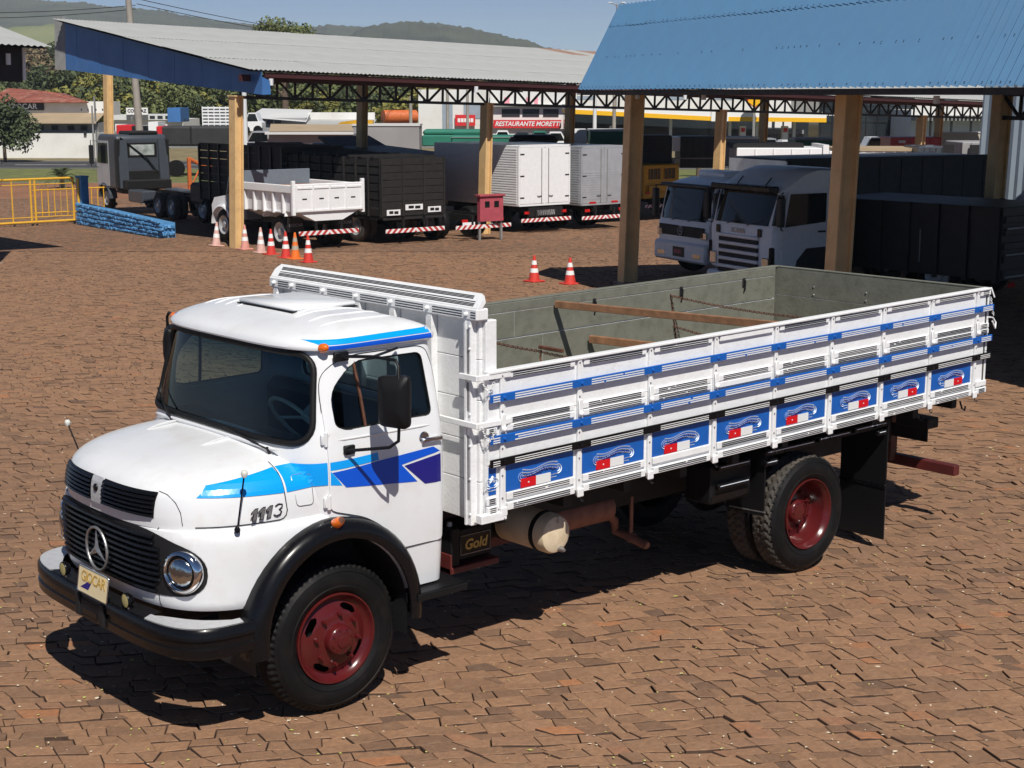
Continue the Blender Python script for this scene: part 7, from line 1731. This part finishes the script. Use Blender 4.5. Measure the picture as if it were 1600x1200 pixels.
def palm(name, px, py, d, h, n, L_, lb, m_='leaf', seed=1):
    p = at(px, py, d); t = empty(name, (p.x, p.y, gz(p.x, p.y)), 0, lb, 'palm'); rnd = random.Random(seed)
    MB().cyl((0, 0, -.1), (0, 0, h), .16, .12, n=10).build('trunk', M['bark'], t)
    for k in range(n):
        a = 6.283*k/n+rnd.uniform(-.2, .2); el = rnd.uniform(.1, 1.25); pts = []
        for i in range(8):
            u = i/7; r = L_*u*math.cos(el); z = h+L_*u*math.sin(el)-L_*.75*u*u*(.6+.4*math.cos(el)); pts.append(Vector((r*math.cos(a), r*math.sin(a), z)))
        side = Vector((-math.sin(a), math.cos(a), 0)); mb = MB()
        for i in range(1, 8):
            for s in (1, -1):
                c = pts[i]; w_ = L_*.26*math.sin(math.pi*min(.98, .12+i/7.5)); b = (pts[i]-pts[i-1]).normalized()
                mb.add([c, c+b*L_*.035, c+side*s*w_+b*w_*.6-Vector((0, 0, w_*.25))], [(0, 1, 2)]); c2 = (pts[i]+pts[i-1])/2
                mb.add([c2, c2+b*L_*.035, c2+side*s*w_+b*w_*.6-Vector((0, 0, w_*.25))], [(0, 1, 2)])
        mb.tube(pts, .012, 4); mb.build('frond', M[m_], t, recalc=False)
palm('sago_palm', 97, 285, 84, .55, 26, 1.35, 'low spreading sago palm on the grass behind the gate', 'leaf_d', 2)
palm('palm_tree', 1092, 230, 96, 2.0, 24, 1.25, 'bushy fan palm under the filling station canopy', 'leaf', 5)
# ------------------------------------------------------------------ hills
def ridge(name, prof, d, depth, m, seed, rows=30, sub=22, rough=1.0):
    """hillside rising from its foot to the skyline points (photo column, row) at distance d"""
    pts = []
    for i in range(len(prof)-1):
        for k in range(sub): t = k/sub; t2 = t*t*(3-2*t); pts.append((prof[i][0]+(prof[i+1][0]-prof[i][0])*t, prof[i][1]+(prof[i+1][1]-prof[i][1])*t2))
    pts.append(prof[-1]); vs = []; n = len(pts)
    for r in range(rows+1):
        t = r/rows
        for i, (px, py) in enumerate(pts):
            top = at(px, py, d); dd = d-depth*(1-t); q = at(px, 300, dd); zt = top.z
            s = t*t*(3-2*t); nz_ = noise.noise(Vector((q.x*.012, q.y*.012, seed)))*8*rough+noise.noise(Vector((q.x*.05, q.y*.05, seed)))*2.5*rough
            vs.append((q.x, q.y, -6+(zt+6)*s+nz_*(.15+.5*math.sin(math.pi*min(t, .97)))*(1 if r < rows else .35)+(abs(noise.noise(Vector((q.x*.11, q.y*.11, seed))))*5+abs(noise.noise(Vector((q.x*.3, q.y*.3, seed))))*3)*rough*min(1, t*2)))
    for i, (px, py) in enumerate(pts): q = at(px, 300, d+depth*.8); vs.append((q.x, q.y, -6))
    fs = [(r*n+i, r*n+i+1, (r+1)*n+i+1, (r+1)*n+i) for r in range(rows+1) for i in range(n-1)]
    return tag(MB().add(vs, fs).build(name, M[m], smooth=80, recalc=False), kind='structure')
ridge('forest_hill', [(-500, -20), (-200, -10), (-60, -4), (0, 4), (60, 7), (130, 11), (200, 17), (260, 23), (310, 32), (350, 39), (420, 45), (480, 48), (520, 46), (560, 47), (600, 60), (680, 90), (760, 130)], 2600, 1100, 'forest', 2.0)
ridge('forest_hill', [(470, 120), (520, 75), (580, 47), (610, 42), (650, 40), (690, 43), (730, 49), (770, 57), (810, 66), (870, 82), (960, 104), (1100, 125), (1300, 135), (1700, 138), (2200, 140)], 2000, 800, 'forest', 5.0)
ridge('field_slope', [(-300, 66), (-100, 58), (0, 52), (60, 46), (110, 43), (180, 44), (260, 52), (360, 64), (450, 80), (520, 110), (600, 140)], 1300, 600, 'field', 7.0, rough=.4)

# ------------------------------------------------------------------ the air between here and the hills
def haze_box():
    vs = []
    for z in (-8.0, 200.0):
        for D, l in ((-250, -4600), (4300, -4600), (4300, 4600), (-250, 4600)): p = CAM_POS+VH*D+RH*l; vs.append((p.x, p.y, z))
    o = MB().add(vs, [(0, 1, 2, 3), (4, 7, 6, 5), (0, 4, 5, 1), (1, 5, 6, 2), (2, 6, 7, 3), (3, 7, 4, 0)]).build('haze', [])
    m = bpy.data.materials.new('haze_air'); m.use_nodes = True; N = m.node_tree.nodes; N.clear()
    out = N.new('ShaderNodeOutputMaterial'); v = N.new('ShaderNodeVolumePrincipled'); v.inputs['Color'].default_value = (.74, .86, 1.0, 1); v.inputs['Absorption Color'].default_value = (1, 1, 1, 1); v.inputs['Density'].default_value = .00017; v.inputs['Anisotropy'].default_value = 0.0
    m.node_tree.links.new(v.outputs[0], out.inputs['Volume']); o.data.materials.append(m)
    tag(o, 'thin blue haze over the countryside', 'haze', kind='stuff')
haze_box()

# ------------------------------------------------------------------ keep the tree at thing > part > sub-part
def level_of(o):
    n = 0
    while o.parent is not None: o = o.parent; n += 1
    return n
for _ in range(3):
    for o in [o for o in COL.objects if level_of(o) > 2]:
        p = o.parent; mb_ = p.matrix_basis @ o.matrix_basis; o.parent = p.parent; o.matrix_basis = mb_
